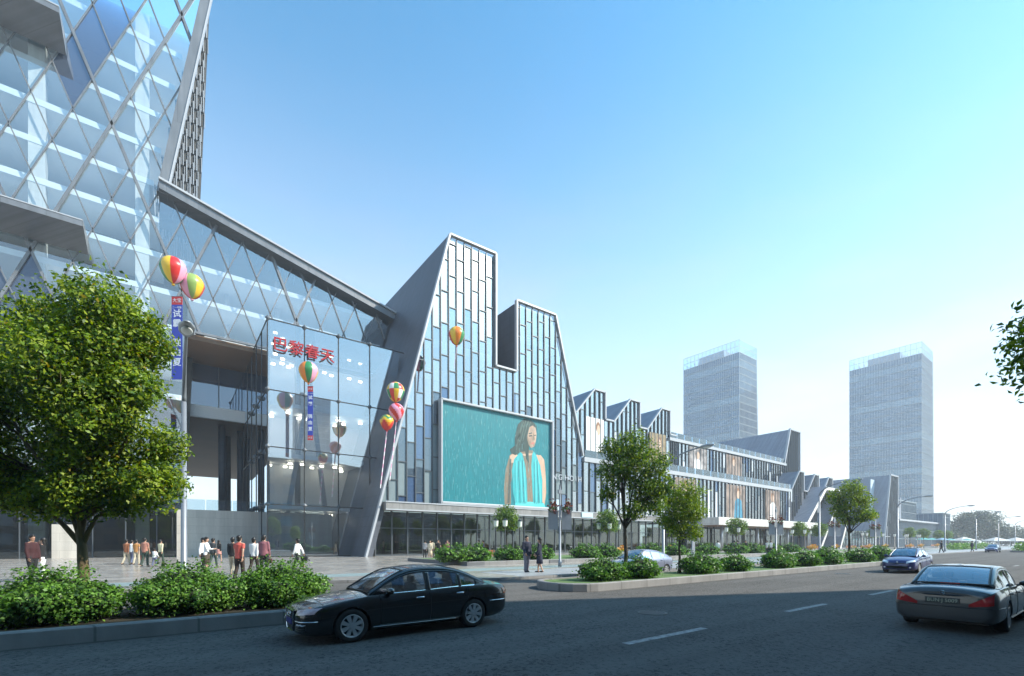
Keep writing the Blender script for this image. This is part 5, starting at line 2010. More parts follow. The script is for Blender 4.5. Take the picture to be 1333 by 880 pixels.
def build_car(name, label, P, paint, loc, rz, scale, group=None, lamp=None, tail='orange', tail_shape='A', grille=None, plate=None, spokes=8):
    """local frame: x runs from the nose (0) to the tail (L), y to the car's left as seen from the nose, z up"""
    t = thing(name, label, 'car', loc, rz, group)
    t.scale = (scale, scale, scale)
    L = P['L']
    W, ZB, ZS, ZC = sp(P['W']), sp(P['ZB']), sp(P['ZS']), sp(P['ZC'])
    SS = sp([(0, .86), (.1, .955), (.25, .99), (.45, 1.0), (.62, .995), (.78, .985), (.9, .96), (1, .915)])

    def side(x, z):
        zb, zs = ZB(x), ZS(x)
        return W(x) * SS(min(1, max(0, (z - zb) / (zs - zb))))

    def topz(x, y):
        ye = W(x) * .915
        q = min(1, abs(y) / ye)
        return ZS(x) + (ZC(x) - ZS(x)) * (1 - q ** 2.4)
    # body
    xs = sorted(set([0, .015, .04, .08, .14, .22, .32, .45] + list(np.arange(.6, L - .5, .14)) + [L - .45, L - .32, L - .22, L - .14, L - .08, L - .04, L - .015, L]))
    NS, NT = 12, 7
    ring = []
    for x in xs:
        r = []
        for i in range(NS + 1):
            z = ZB(x) + (ZS(x) - ZB(x)) * i / NS
            r.append((x, side(x, z), z))
        for i in range(1, NT + 1):
            y = W(x) * .915 * (1 - i / NT)
            r.append((x, y, topz(x, y)))
        full = r + [(p[0], -p[1], p[2]) for p in r[-2::-1]]
        ring.append(full)
    n = len(ring[0])
    b = MB()
    v = [p for r in ring for p in r]
    f = []
    for i in range(len(xs) - 1):
        for j in range(n):
            k = (j + 1) % n
            f.append((i * n + j, i * n + k, (i + 1) * n + k, (i + 1) * n + j))
    f.append(tuple(range(n)))
    f.append(tuple(range((len(xs) - 1) * n, len(xs) * n))[::-1])
    b.add(v, f)
    me = b.mesh('body', [paint, M['car_black']], True)
    body = put('body', me, t)
    bmx = bmesh.new()
    bmx.from_mesh(me)
    bmesh.ops.recalc_face_normals(bmx, faces=bmx.faces)
    bmx.to_mesh(me)
    bmx.free()
    # wheel arches cut with cylinders
    R = P['R']
    cut = MB()
    for xw in P['axles']:
        for sgn in (1, -1):
            m_ = 40
            y0, y1 = .50 * sgn, 1.2 * sgn
            ra = R * 1.13
            vs = [(xw + ra * math.cos(2 * PI * j / m_), y0, R + ra * math.sin(2 * PI * j / m_)) for j in range(m_)]
            vs += [(p[0], y1, p[2]) for p in vs]
            fs = [(j, (j + 1) % m_, m_ + (j + 1) % m_, m_ + j) for j in range(m_)] + [tuple(range(m_))[::-1], tuple(range(m_, 2 * m_))]
            cut.add(vs, fs, 1)
    cm = cut.mesh('cut', [paint, M['car_black']])
    bmx = bmesh.new()
    bmx.from_mesh(cm)
    bmesh.ops.recalc_face_normals(bmx, faces=bmx.faces)
    bmx.to_mesh(cm)
    bmx.free()
    cobj = bpy.data.objects.new('cut', cm)
    COL.objects.link(cobj)
    bo = body.modifiers.new('b', 'BOOLEAN')
    bo.object = cobj
    bo.operation = 'DIFFERENCE'
    bo.solver = 'EXACT'
    body.parent = None
    cobj.hide_render = True
    apply_mods(body)
    bpy.data.objects.remove(cobj)
    body.parent = t
    body.data.set_sharp_from_angle(angle=rad(32))

    # greenhouse
    WG, ZR = sp(P['WG']), sp(P['ZR'])
    BELT = lambda x: ZS(x) - .03
    tum = P.get('tum', .40)

    def sec(x, s):
        """s 0..1 side glass, 1..2 cant rail, 2..3 roof half"""
        zb, zr = BELT(x), ZR(x)
        h = max(.02, zr - zb)
        wb = WG(x)
        ht = max(.012, h - .075)
        yt = wb - tum * ht - .05 * ht * ht
        if s <= 1:
            hh = ht * s
            return (x, wb - tum * hh - .05 * hh * hh, zb + hh)
        yr = yt - min(.085, .6 * h)
        if s <= 2:
            a = (s - 1) * PI / 2
            return (x, yr + (yt - yr) * math.cos(a), zb + ht + (h - ht - .012) * math.sin(a))
        q = s - 2
        return (x, yr * (1 - q), zb + h - .012 + .03 * (1 - (1 - q) ** 2) * min(1, h * 3))

    def strip(x0, x1, s0, s1, nx, ns, mirror=True, off=0.0, xcurve=None, both=True):
        mbx = MB()
        for sg in ((1, -1) if mirror else (1,)):
            vs, fs = [], []
            for i in range(nx + 1):
                for j in range(ns + 1):
                    s_ = s0 + (s1 - s0) * j / ns
                    x = x0 + (x1 - x0) * i / nx
                    p = sec(x, s_)
                    vs.append((p[0], p[1] * sg, p[2]))
            for i in range(nx):
                for j in range(ns):
                    q = (i * (ns + 1) + j, i * (ns + 1) + j + 1, (i + 1) * (ns + 1) + j + 1, (i + 1) * (ns + 1) + j)
                    fs.append(q if sg > 0 else q[::-1])
            mbx.add(vs, fs)
        return mbx

    g0, g1, g2, g3 = P['gx']            # windscreen base, roof front, roof rear, rear window base
    cab = MB()

    def addm(o):
        cab.add(o.v, o.f)
    addm(strip(g0, g3, 1, 2, 40, 4))
    addm(strip(g1, g2, 2, 3, 16, 6))
    for a, c in P['pillars']:
        addm(strip(a, c, 0, 1, 6, 6))
    addm(strip(g0, g3, .90, 1.0, 40, 1))
    addm(strip(g0, g3, 0, .05, 40, 1))
    sol = cab.mesh('cabin_shell', paint, True)
    o = put('cabin_shell', sol, t)
    sm = o.modifiers.new('s', 'SOLIDIFY')
    sm.thickness = .03
    sm.offset = -1
    o.parent = None
    apply_mods(o)
    o.parent = t
    MB_ = strip(g0 + .015, g1, 2, 3, 14, 8)
    put('windscreen', MB_.mesh('windscreen', M['car_glass'], True), t)
    put('rear_window', strip(g2, g3 - .015, 2, 3, 14, 8).mesh('rear_window', M['car_glass'], True), t)
    # black seals round both screens
    for xa in (g0 + .01, g1, g2, g3 - .01):
        pts = [Vector(sec(xa, 2 + q / 8)) for q in range(9)]
        pts = [Vector((p.x, p.y, p.z + .006)) for p in pts] + [Vector((p.x, -p.y, p.z + .006)) for p in pts[::-1]]
        sl_ = MB()
        sl_.tube(pts, .012, 5)
        sl_.build('window_seal', M['car_black'], t)
    for (xa, xb) in ((g0 + .02, g1), (g2, g3 - .02)):
        for sg in (1, -1):
            pts = [Vector(sec(xa + (xb - xa) * i / 10, 2.02)) for i in range(11)]
            sl_ = MB()
            sl_.tube([Vector((p.x, p.y * sg, p.z + .004)) for p in pts], .016, 5)
            sl_.build('window_seal', M['car_black'], t)

    # side windows between the pillars
    for (xa, xb) in P['windows']:
        for sg in (1, -1):
            q = strip(xa, xb, .05, .90, 12, 5, mirror=False)
            q.v = [(p[0], p[1] * sg * .992, p[2]) for p in q.v]
            q.build('side_window', M['car_glass'], t, smooth=True)
    # chrome waist line and black B pillar
    ch = MB()
    for sg in (1, -1):
        xa, xb = P['windows'][0][0] - .25, P['windows'][-1][1] + .1
        pts = [Vector(sec(xa + (xb - xa) * i / 20, .03)) for i in range(21)]
        ch.tube([Vector((p.x, sg * (p.y + .008), p.z)) for p in pts], .011, 5)
    ch.build('waist_trim', M['chrome'] if P.get('chrome', True) else M['car_black'], t, smooth=True)
    bp_ = MB()
    for (a, c) in P['bpill']:
        for sg in (1, -1):
            q = strip(a, c, .05, .92, 2, 5, mirror=False)
            q.v = [(p[0], (p[1] + .006) * sg, p[2]) for p in q.v]
            bp_.add(q.v, q.f)
    bp_.build('door_pillar', M['car_black'], t)
    # shut lines sampled on the body side
    def line(pts, wd=.007, nm='door_gap'):
        for sg in (1, -1):
            gp = MB()
            gp.tube([Vector((x, sg * (side(x, z) + .0005), z)) for x, z in pts], wd, 4)
            gp.build(nm, M['car_black'], t)
    for xd in P['doors']:
        zt = ZS(xd) - .01
        line([(xd + .02 * math.sin(i / 10 * PI), .30 + (zt - .30) * i / 10) for i in range(11)])
    d0, d1 = P['doors'][0], P['doors'][-1]
    line([(d0 + (d1 - d0) * i / 14, .30) for i in range(15)])
    for x_ in P['hoods']:
        gp = MB()
        gp.tube([Vector((x_, W(x_) * .9 * (i / 8 - 1), topz(x_, W(x_) * .9 * (i / 8 - 1)) + .001)) for i in range(17)], .006, 4)
        gp.build('lid_gap', M['car_black'], t)
    # side rubbing strip / sill trim
    for sg in (1, -1):
        si = MB()
        a, c = P['axles'][0] + R * 1.3, P['axles'][1] - R * 1.3
        si.tube([Vector((a + (c - a) * i / 16, sg * (side(a + (c - a) * i / 16, .27) + .006), .27)) for i in range(17)], .012, 5)
        si.build('sill_trim', M['chrome'] if P.get('chrome', True) else M['car_black'], t, smooth=True)
    # handles
    for xh in P['handles']:
        for sg in (1, -1):
            zh = ZS(xh) - .14
            y = side(xh, zh)
            h = MB()
            h.tube([(xh - .10, sg * (y + .006), zh), (xh - .06, sg * (y + .032), zh + .002), (xh + .06, sg * (y + .032), zh + .004), (xh + .10, sg * (y + .006), zh + .004)], [.012, .017, .017, .012], 6, flat=(1, 1.2))
            h.build('door_handle', M['chrome'] if P.get('chrome', True) else paint, t, smooth=True)
    # mirrors
    for sg in (1, -1):
        xm = P['mirror']
        y = WG(xm) + .02
        mm = MB()
        mm.ell((xm, sg * (y + .13), ZS(xm) + .06), (.075, .115, .07), 14, 8)
        mm.tube([(xm + .0, sg * (y - .03), ZS(xm) - .01), (xm, sg * (y + .06), ZS(xm) + .04)], .03, 6)
        mm.build('wing_mirror', paint if P.get('mirror_paint', True) else M['car_black'], t, smooth=True)
    # wheels
    tyr, rim, disc = wheel_meshes(R, P.get('TW', .22), spokes, M['rim'])
    for xw in P['axles']:
        for sg in (1, -1):
            wt = put('wheel', tyr, t)
            wt.location = (xw, sg * (W(xw) - P.get('TW', .22) / 2 - .012), R)
            wt.rotation_euler = (0, rnd.uniform(0, 2), 0) if sg < 0 else (0, rnd.uniform(0, 2), PI)
            put('rim', rim, wt)
            put('brake_disc', disc, wt)
    # underside block so that no light shows below the doors
    MB().box(.5, -W(1) * .72, .18, L - .5, W(1) * .72, .42).build('underbody', M['car_black'], t)
    # interior
    cb = MB()
    cb.box(g0 + .25, -.62, .5, g3 - .2, .62, BELT(g1) - .12)
    cb.build('cabin_floor', M['car_inside'], t)
    dsh = MB().rbox(g0 + .15, -.66, BELT(g0) - .12, g0 + .55, .66, BELT(g0) + .04, .03)
    dsh.build('dashboard', M['car_inside'], t)
    for xs_ in P['seats']:
        for sg in ((1, -1)):
            s_ = MB()
            s_.rbox(xs_, sg * .36 - .23, .62, xs_ + .14, sg * .36 + .23, BELT(xs_) + .17, .05)
            s_.rbox(xs_ + .03, sg * .36 - .13, BELT(xs_) + .18, xs_ + .13, sg * .36 + .13, BELT(xs_) + .34, .04)
            s_.build('seat', M['seat'], t)
    # head lamps and tail lamps: patches of the body surface lifted by a few millimetres

    def patch(pts_fn, nu, nv, m_, nm):
        for sg in (1, -1):
            vs = [pts_fn(i / nu, j / nv, sg) for i in range(nu + 1) for j in range(nv + 1)]
            fs = []
            for i in range(nu):
                for j in range(nv):
                    q = (i * (nv + 1) + j, (i + 1) * (nv + 1) + j, (i + 1) * (nv + 1) + j + 1, i * (nv + 1) + j + 1)
                    fs.append(q)
            MB().add(vs, fs).build(nm, m_, t, smooth=True)

    # contour of the nose: for a lateral position y find the x where the body is that wide at height z
    def nose_x(y, z, front=True):
        lo, hi = (0.0, 1.2) if front else (L, L - 1.2)
        for _ in range(26):
            mid_ = (lo + hi) / 2
            if ZS(mid_) > z and side(mid_, z) > abs(y):
                hi = mid_
            elif ZS(mid_) <= z and topz(mid_, y) > z and W(mid_) > abs(y):
                hi = mid_
            else:
                lo = mid_
        return hi

    def face_lamp(y0, y1, z00, z01, z10, z11, front, m_, nm, lift=.012, nu=8, nv=5):
        def fn(a, c, sg):
            y = y0 + (y1 - y0) * a
            zl = z00 + (z10 - z00) * a
            zh = z01 + (z11 - z01) * a
            z = zl + (zh - zl) * c
            x = nose_x(y, z, front)
            return (x + (-lift if front else lift), sg * (y + lift * .5), z)
        patch(fn, nu, nv, m_, nm)
    P['lamps'](face_lamp, W, ZS, t)
    # number plates / grille
    P['front'](t, nose_x, side, ZS, topz, paint)
    P['rear'](t, lambda y, z: nose_x(y, z, False), side, ZS, topz, paint)
    return t


def sedan_a(lampm_):
    P = dict(L=4.9, R=.335, axles=(.95, 3.79), TW=.235)
    P['W'] = [(0, .56), (.03, .66), (.1, .75), (.25, .84), (.5, .892), (.95, .915), (2.4, .925), (3.8, .915), (4.4, .875), (4.7, .81), (4.84, .72), (4.9, .60)]
    P['ZB'] = [(0, .24), (.3, .18), (2, .19), (4.3, .20), (4.75, .27), (4.9, .36)]
    P['ZS'] = [(0, .58), (.04, .64), (.15, .70), (.5, .785), (1.0, .865), (1.5, .915), (2.4, .945), (3.6, .985), (4.3, .985), (4.7, .955), (4.85, .90), (4.9, .84)]
    P['ZC'] = [(0, .60), (.04, .69), (.15, .765), (.5, .845), (1.0, .92), (1.45, .96), (2.4, .97), (3.8, 1.03), (4.3, 1.04), (4.7, 1.02), (4.85, .95), (4.9, .85)]
    P['WG'] = [(1.2, .74), (1.6, .795), (2.2, .82), (3.3, .80), (3.9, .74), (4.35, .66)]
    P['ZR'] = [(1.30, .95), (1.45, 1.045), (1.8, 1.25), (2.1, 1.378), (2.4, 1.442), (2.75, 1.460), (3.1, 1.445), (3.4, 1.395), (3.7, 1.30), (4.0, 1.17), (4.3, 1.04)]
    P['gx'] = (1.32, 2.14, 3.28, 4.25)
    P['pillars'] = [(2.60, 2.72), (3.46, 3.53), (3.93, 4.25)]
    P['windows'] = [(1.70, 2.60), (2.72, 3.46), (3.53, 3.93)]
    P['bpill'] = [(2.60, 2.65)]
    P['doors'] = (1.52, 2.66, 3.62)
    P['hoods'] = (.42, 4.28)
    P['handles'] = (2.42, 3.42)
    P['mirror'] = 1.72
    P['seats'] = (2.35, 3.25)

    def lamps(fl, W, ZS, t):
        fl(.44, .83, .575, .675, .62, .735, True, lampm_, 'headlight')
        fl(.60, .80, .76, .88, .74, .88, False, M['lamp_orange'], 'tail_light')

    def front(t, nx, side, ZS, topz, paint):
        x0 = -.012
        g_ = MB()
        pts = [(-.34, .66), (.34, .66), (.30, .36), (.22, .25), (-.22, .25), (-.30, .36)]
        g_.prism([(x0, y, z) for y, z in pts], (.05, 0, 0))
        gr = g_.build('grille', M['car_black'], t)
        rim_ = MB()
        cl_ = [Vector((x0 - .006, y, z)) for y, z in pts]
        rim_.tube(cl_ + [cl_[0]], .016, 6)
        rim_.build('grille_surround', M['chrome'], gr)
        ba = MB()
        for k in range(8):
            z = .29 + k * .045
            hw = .22 + .08 * min(1, (z - .25) / .11) + .03 * max(0, (z - .36) / .3)
            ba.box(x0 - .01, -hw, z - .006, x0 - .002, hw, z + .006)
        ba.build('grille_bars', M['dark_metal'], gr)
        for k in range(4):
            e = MB()
            c = (k - 1.5) * .075
            e.tube([Vector((x0 - .022, c + .05 * math.cos(a), .575 + .05 * math.sin(a))) for a in np.linspace(0, 2 * PI, 17)], .010, 5)
            e.build('emblem_ring', M['chrome'], gr, smooth=True)
        MB().rbox(x0 - .03, -.24, .38, x0 - .012, .24, .49, .006).build('licence_plate', M['plate_blue'], t)
        for sg in (1, -1):
            tr = MB()
            tr.tube([Vector((nx(y, .47) - .012, sg * y, .47)) for y in np.linspace(.42, .86, 9)], .014, 5)
            tr.build('bumper_trim', M['chrome'], t, smooth=True)
            fg = MB()
            fg.tube([Vector((nx(y, .40) - .010, sg * y, .40 + (.015 if i % 2 else 0))) for i, y in enumerate(np.linspace(.54, .76, 6))], [.01, .018, .014, .018, .014, .008], 6)
            fg.build('fog_light', M['rim'], t)
            ib = MB()
            for k in range(3):
                ib.tube([Vector((nx(y, .30 + k * .035) - .004, sg * y, .30 + k * .035)) for y in np.linspace(.42, .74, 7)], .008, 4)
            ib.build('air_intake', M['car_black'], t)

    def rear(t, nx, side, ZS, topz, paint):
        MB().rbox(4.895, -.26, .60, 4.915, .26, .71, .006).build('licence_plate', M['plate_blue'], t)
        for sg in (1, -1):
            tr = MB()
            tr.tube([Vector((x, sg * (side(x, .60) + .004), .60)) for x in np.linspace(4.25, 4.78, 8)], .014, 5)
            tr.build('rear_bumper_trim', M['chrome'], t, smooth=True)
    P['lamps'], P['front'], P['rear'] = lamps, front, rear
    return P


def sedan_b():
    P = sedan_a(M['lamp_clear'])
    P['L'] = 4.95
    P['W'] = [(0, .56), (.03, .66), (.1, .75), (.25, .84), (.5, .892), (.95, .915), (2.4, .92), (3.8, .915), (4.4, .90), (4.75, .865), (4.87, .82), (4.93, .76), (4.95, .70)]
    P['ZB'] = [(0, .24), (.3, .18), (2, .19), (4.3, .21), (4.75, .24), (4.95, .29)]
    P['ZS'] = [(0, .58), (.04, .64), (.15, .70), (.5, .785), (1.0, .865), (1.5, .915), (2.4, .945), (3.6, .975), (4.3, .965), (4.7, .93), (4.88, .89), (4.95, .83)]
    P['ZC'] = [(0, .60), (.04, .69), (.15, .765), (.5, .845), (1.0, .92), (1.45, .96), (2.4, .97), (3.8, 1.02), (4.3, 1.03), (4.7, 1.02), (4.88, .985), (4.95, .90)]
    P['WG'] = [(1.2, .74), (1.6, .795), (2.2, .82), (3.3, .80), (3.9, .765), (4.35, .72)]
    P['ZR'] = [(1.30, .95), (1.45, 1.045), (1.8, 1.25), (2.1, 1.375), (2.4, 1.43), (2.75, 1.445), (3.1, 1.43), (3.4, 1.385), (3.7, 1.28), (4.0, 1.14), (4.2, 1.03)]
    P['gx'] = (1.32, 2.14, 3.30, 4.16)
    P['tum'] = .34
    P['chrome'] = False

    def lamps(fl, W, ZS, t):
        fl(.50, .83, .58, .675, .62, .73, True, M['lamp_clear'], 'headlight')
        fl(.42, .80, .60, .66, .66, .90, False, M['lamp_red'], 'tail_light', nu=10)

    def rear(t, nx, side, ZS, topz, paint):
        pl_ = MB().rbox(4.948, -.29, .655, 4.968, .29, .775, .006).build('licence_plate', M['plate_dark'], t)
        tx = MB()
        text_mb('BUN·J 5009', .115, .006, tx, scale_x=.92)
        o = tx.build('plate_number', M['plate_text'], pl_)
        o.rotation_euler = (0, 0, PI / 2)
        o.location = (4.972, 0, .712)
        lip = MB()
        lip.tube([Vector((4.955 - .06 * (y / .62) ** 2, y, .835)) for y in np.linspace(-.62, .62, 15)], .018, 5)
        lip.build('boot_lip', M['car_black'], t)
        st = MB()
        st.rbox(4.19, -.17, 1.045, 4.21, .17, 1.068, .004)
        st.build('brake_light', M['lamp_red'], t)
        e = MB()
        e.tube([Vector((4.962, .045 * math.cos(a), .885 + .045 * math.sin(a))) for a in np.linspace(0, 2 * PI, 17)], .006, 5)
        for k in range(3):
            a = PI / 2 + k * 2 * PI / 3
            e.tube([(4.962, 0, .885), (4.962, .045 * math.cos(a), .885 + .045 * math.sin(a))], .005, 4)
        e.build('emblem', M['chrome'], t)
        bs = MB()
        for sg in (1, -1):
            bs.tube([Vector((nx(y, .585) + .003, sg * y, .585)) for y in np.linspace(.001, .86, 12)], .011, 5)
            bs.tube([Vector((x, sg * (side(x, .585) + .001), .585)) for x in np.linspace(4.25, 4.8, 8)], .011, 5)
        bs.build('bumper_seam', M['car_black'], t)

    def front(t, nx, side, ZS, topz, paint):
        MB().rbox(-.02, -.34, .46, .03, .34, .62, .02).build('grille', M['car_black'], t)
    P['lamps'], P['front'], P['rear'] = lamps, front, rear
    return P


def hatch():
    P = dict(L=4.4, R=.31, axles=(.90, 3.58), TW=.20)
    P['W'] = [(0, .52), (.03, .63), (.1, .73), (.25, .80), (.5, .845), (.95, .86), (2.2, .865), (3.6, .85), (4.1, .81), (4.3, .74), (4.4, .62)]
    P['ZB'] = [(0, .24), (.3, .18), (2, .19), (3.9, .22), (4.4, .36)]
    P['ZS'] = [(0, .60), (.04, .66), (.15, .72), (.5, .82), (.9, .90), (1.4, .96), (2.2, .99), (3.2, 1.03), (3.9, 1.04), (4.25, 1.0), (4.4, .90)]
    P['ZC'] = [(0, .62), (.04, .70), (.15, .79), (.5, .90), (.9, .985), (1.3, 1.04), (2.2, 1.03), (3.4, 1.10), (4.0, 1.13), (4.25, 1.10), (4.4, .95)]
    P['WG'] = [(.9, .70), (1.5, .76), (2.2, .78), (3.2, .755), (3.8, .69), (4.25, .60)]
    P['ZR'] = [(1.0, 1.0), (1.2, 1.12), (1.6, 1.33), (1.9, 1.44), (2.2, 1.49), (2.5, 1.49), (2.9, 1.45), (3.4, 1.34), (3.9, 1.22), (4.25, 1.11)]
    P['gx'] = (1.02, 1.95, 2.95, 4.2)
    P['pillars'] = [(2.30, 2.40), (3.16, 3.22), (3.60, 4.2)]
    P['windows'] = [(1.45, 2.30), (2.40, 3.16), (3.22, 3.60)]
    P['bpill'] = [(2.30, 2.35)]
    P['doors'] = (1.35, 2.35, 3.30)
    P['hoods'] = (.36, 4.22)
    P['handles'] = (2.15, 3.1)
    P['mirror'] = 1.5
    P['seats'] = (2.0, 2.9)
    P['chrome'] = False

    def lamps(fl, W, ZS, t):
        fl(.42, .76, .60, .72, .70, .82, True, M['lamp_clear'], 'headlight')
        fl(.52, .72, .72, .92, .76, .95, False, M['lamp_red'], 'tail_light')

    def front(t, nx, side, ZS, topz, paint):
        g_ = MB()
        for k in range(5):
            g_.tube([Vector((nx(abs(y), .30 + k * .03) - .006, y, .30 + k * .03)) for y in np.linspace(-.50, .50, 11)], .018, 4)
        g_.build('grille', M['car_black'], t)
        u_ = MB()
        u_.tube([Vector((nx(abs(y), .60) - .006, y, .60)) for y in np.linspace(-.36, .36, 9)], .016, 4)
        u_.build('nose_slot', M['car_black'], t)
        for sg in (1, -1):
            e = MB()
            e.ell((nx(.60, .36) - .0, sg * .60, .36), (.03, .05, .05), 10, 6)
            e.build('fog_light', M['lamp_clear'], t, smooth=True)
        e = MB()
        e.ell((nx(0, .67) - .004, 0, .67), (.01, .05, .035), 10, 6)
        e.build('emblem', M['chrome'], t, smooth=True)

    def rear(t, nx, side, ZS, topz, paint):
        MB().rbox(4.39, -.24, .62, 4.41, .24, .73, .006).build('licence_plate', M['plate_dark'], t)
    P['lamps'], P['front'], P['rear'] = lamps, front, rear
    return P


black = carpaint('paint_black', (.006, .006, .007), .0, .25)
silver = carpaint('paint_silver', (.055, .055, .056), .3, .38)
blue = carpaint('paint_blue', (.012, .018, .13), .15, .3)
bluegrey = carpaint('paint_blue_grey', (.26, .28, .40), .3, .3)
paleblue = carpaint('paint_pale_blue', (.22, .30, .42), .4, .3)
CS = .873
# nose towards -x: the car's local x already runs nose -> tail along +x
build_car('sedan_car', 'black sedan in the near lane with silver wheels and a tall chrome framed grille', sedan_a(M['lamp_pink']), black, (1.72, 8.88, 0), 0, CS, spokes=8)
build_car('sedan_car', 'dark silver sedan seen from behind with red wedge tail lights', sedan_b(), silver, (12.1 + 4.95 * CS, 2.22, 0), PI, CS, spokes=7)
build_car('hatchback_car', 'blue hatchback with bright headlights driving towards the camera beside the end of the median', hatch(), blue, (33.0, 7.95, 0), 0, .95, spokes=7)
build_car('sedan_car', 'blue-grey car half hidden behind the first hedge mounds of the median', hatch(), bluegrey, (18.0, 15.6, 0), 0, .92, spokes=7)
build_car('sedan_car', 'pale blue car partly hidden right behind the blue hatchback', sedan_a(M['lamp_clear']), paleblue, (43.2, 10.2, 0), 0, .9, spokes=7)
build_car('hatchback_car', 'small dark blue car far down the road near the right edge', hatch(), blue, (113.5, 14.6, 0), 0, .95, spokes=7)
# ------------------------------------------------------------------ people
SK = {'a': mat('skin_light', (.50, .30, .21), .5), 'b': mat('skin_mid', (.36, .20, .13), .5)}
HAIR = mat('hair_black', (.012, .010, .009), .45)
HAIRB = mat('hair_brown', (.05, .028, .016), .45)
EYE = mat('eye_dark', (.02, .015, .012), .3)
LIPS = mat('lips', (.36, .13, .11), .5)
SHOE = mat('shoe_black', (.015, .014, .014), .35)
CL = {}


def cloth(name, c, v=.12):
    if name not in CL:
        CL[name] = mat('cloth_' + name, c, .85, var=v, scale=5, bump=.25, bscale=14)
    return CL[name]


MAROON = cloth('maroon', (.045, .012, .014))
BLACKC = cloth('black', (.012, .012, .014))
WHITE = cloth('white', (.78, .78, .78), .04)
RED = cloth('coral_red', (.60, .11, .085))
ROSE = cloth('dusty_rose', (.26, .10, .12))
NAVY = cloth('navy', (.018, .022, .045))
GREYL = cloth('grey_trousers', (.20, .19, .23))
BROWN = cloth('dark_brown', (.035, .024, .018))
KHAKI = cloth('khaki', (.45, .40, .30))
ORANGE = cloth('ochre', (.40, .19, .06))
RUST = cloth('rust', (.30, .11, .05))
TERRA = cloth('terracotta', (.40, .18, .13))
CREAM = cloth('cream', (.70, .58, .42))
YELLOW = cloth('pale_yellow', (.68, .62, .40))
GREEN = cloth('dark_green', (.035, .06, .045))
OLIVE = cloth('olive_skirt', (.065, .05, .035))
PINK = cloth('pink', (.55, .26, .22))
STEEL = cloth('steel_blue', (.10, .12, .20))


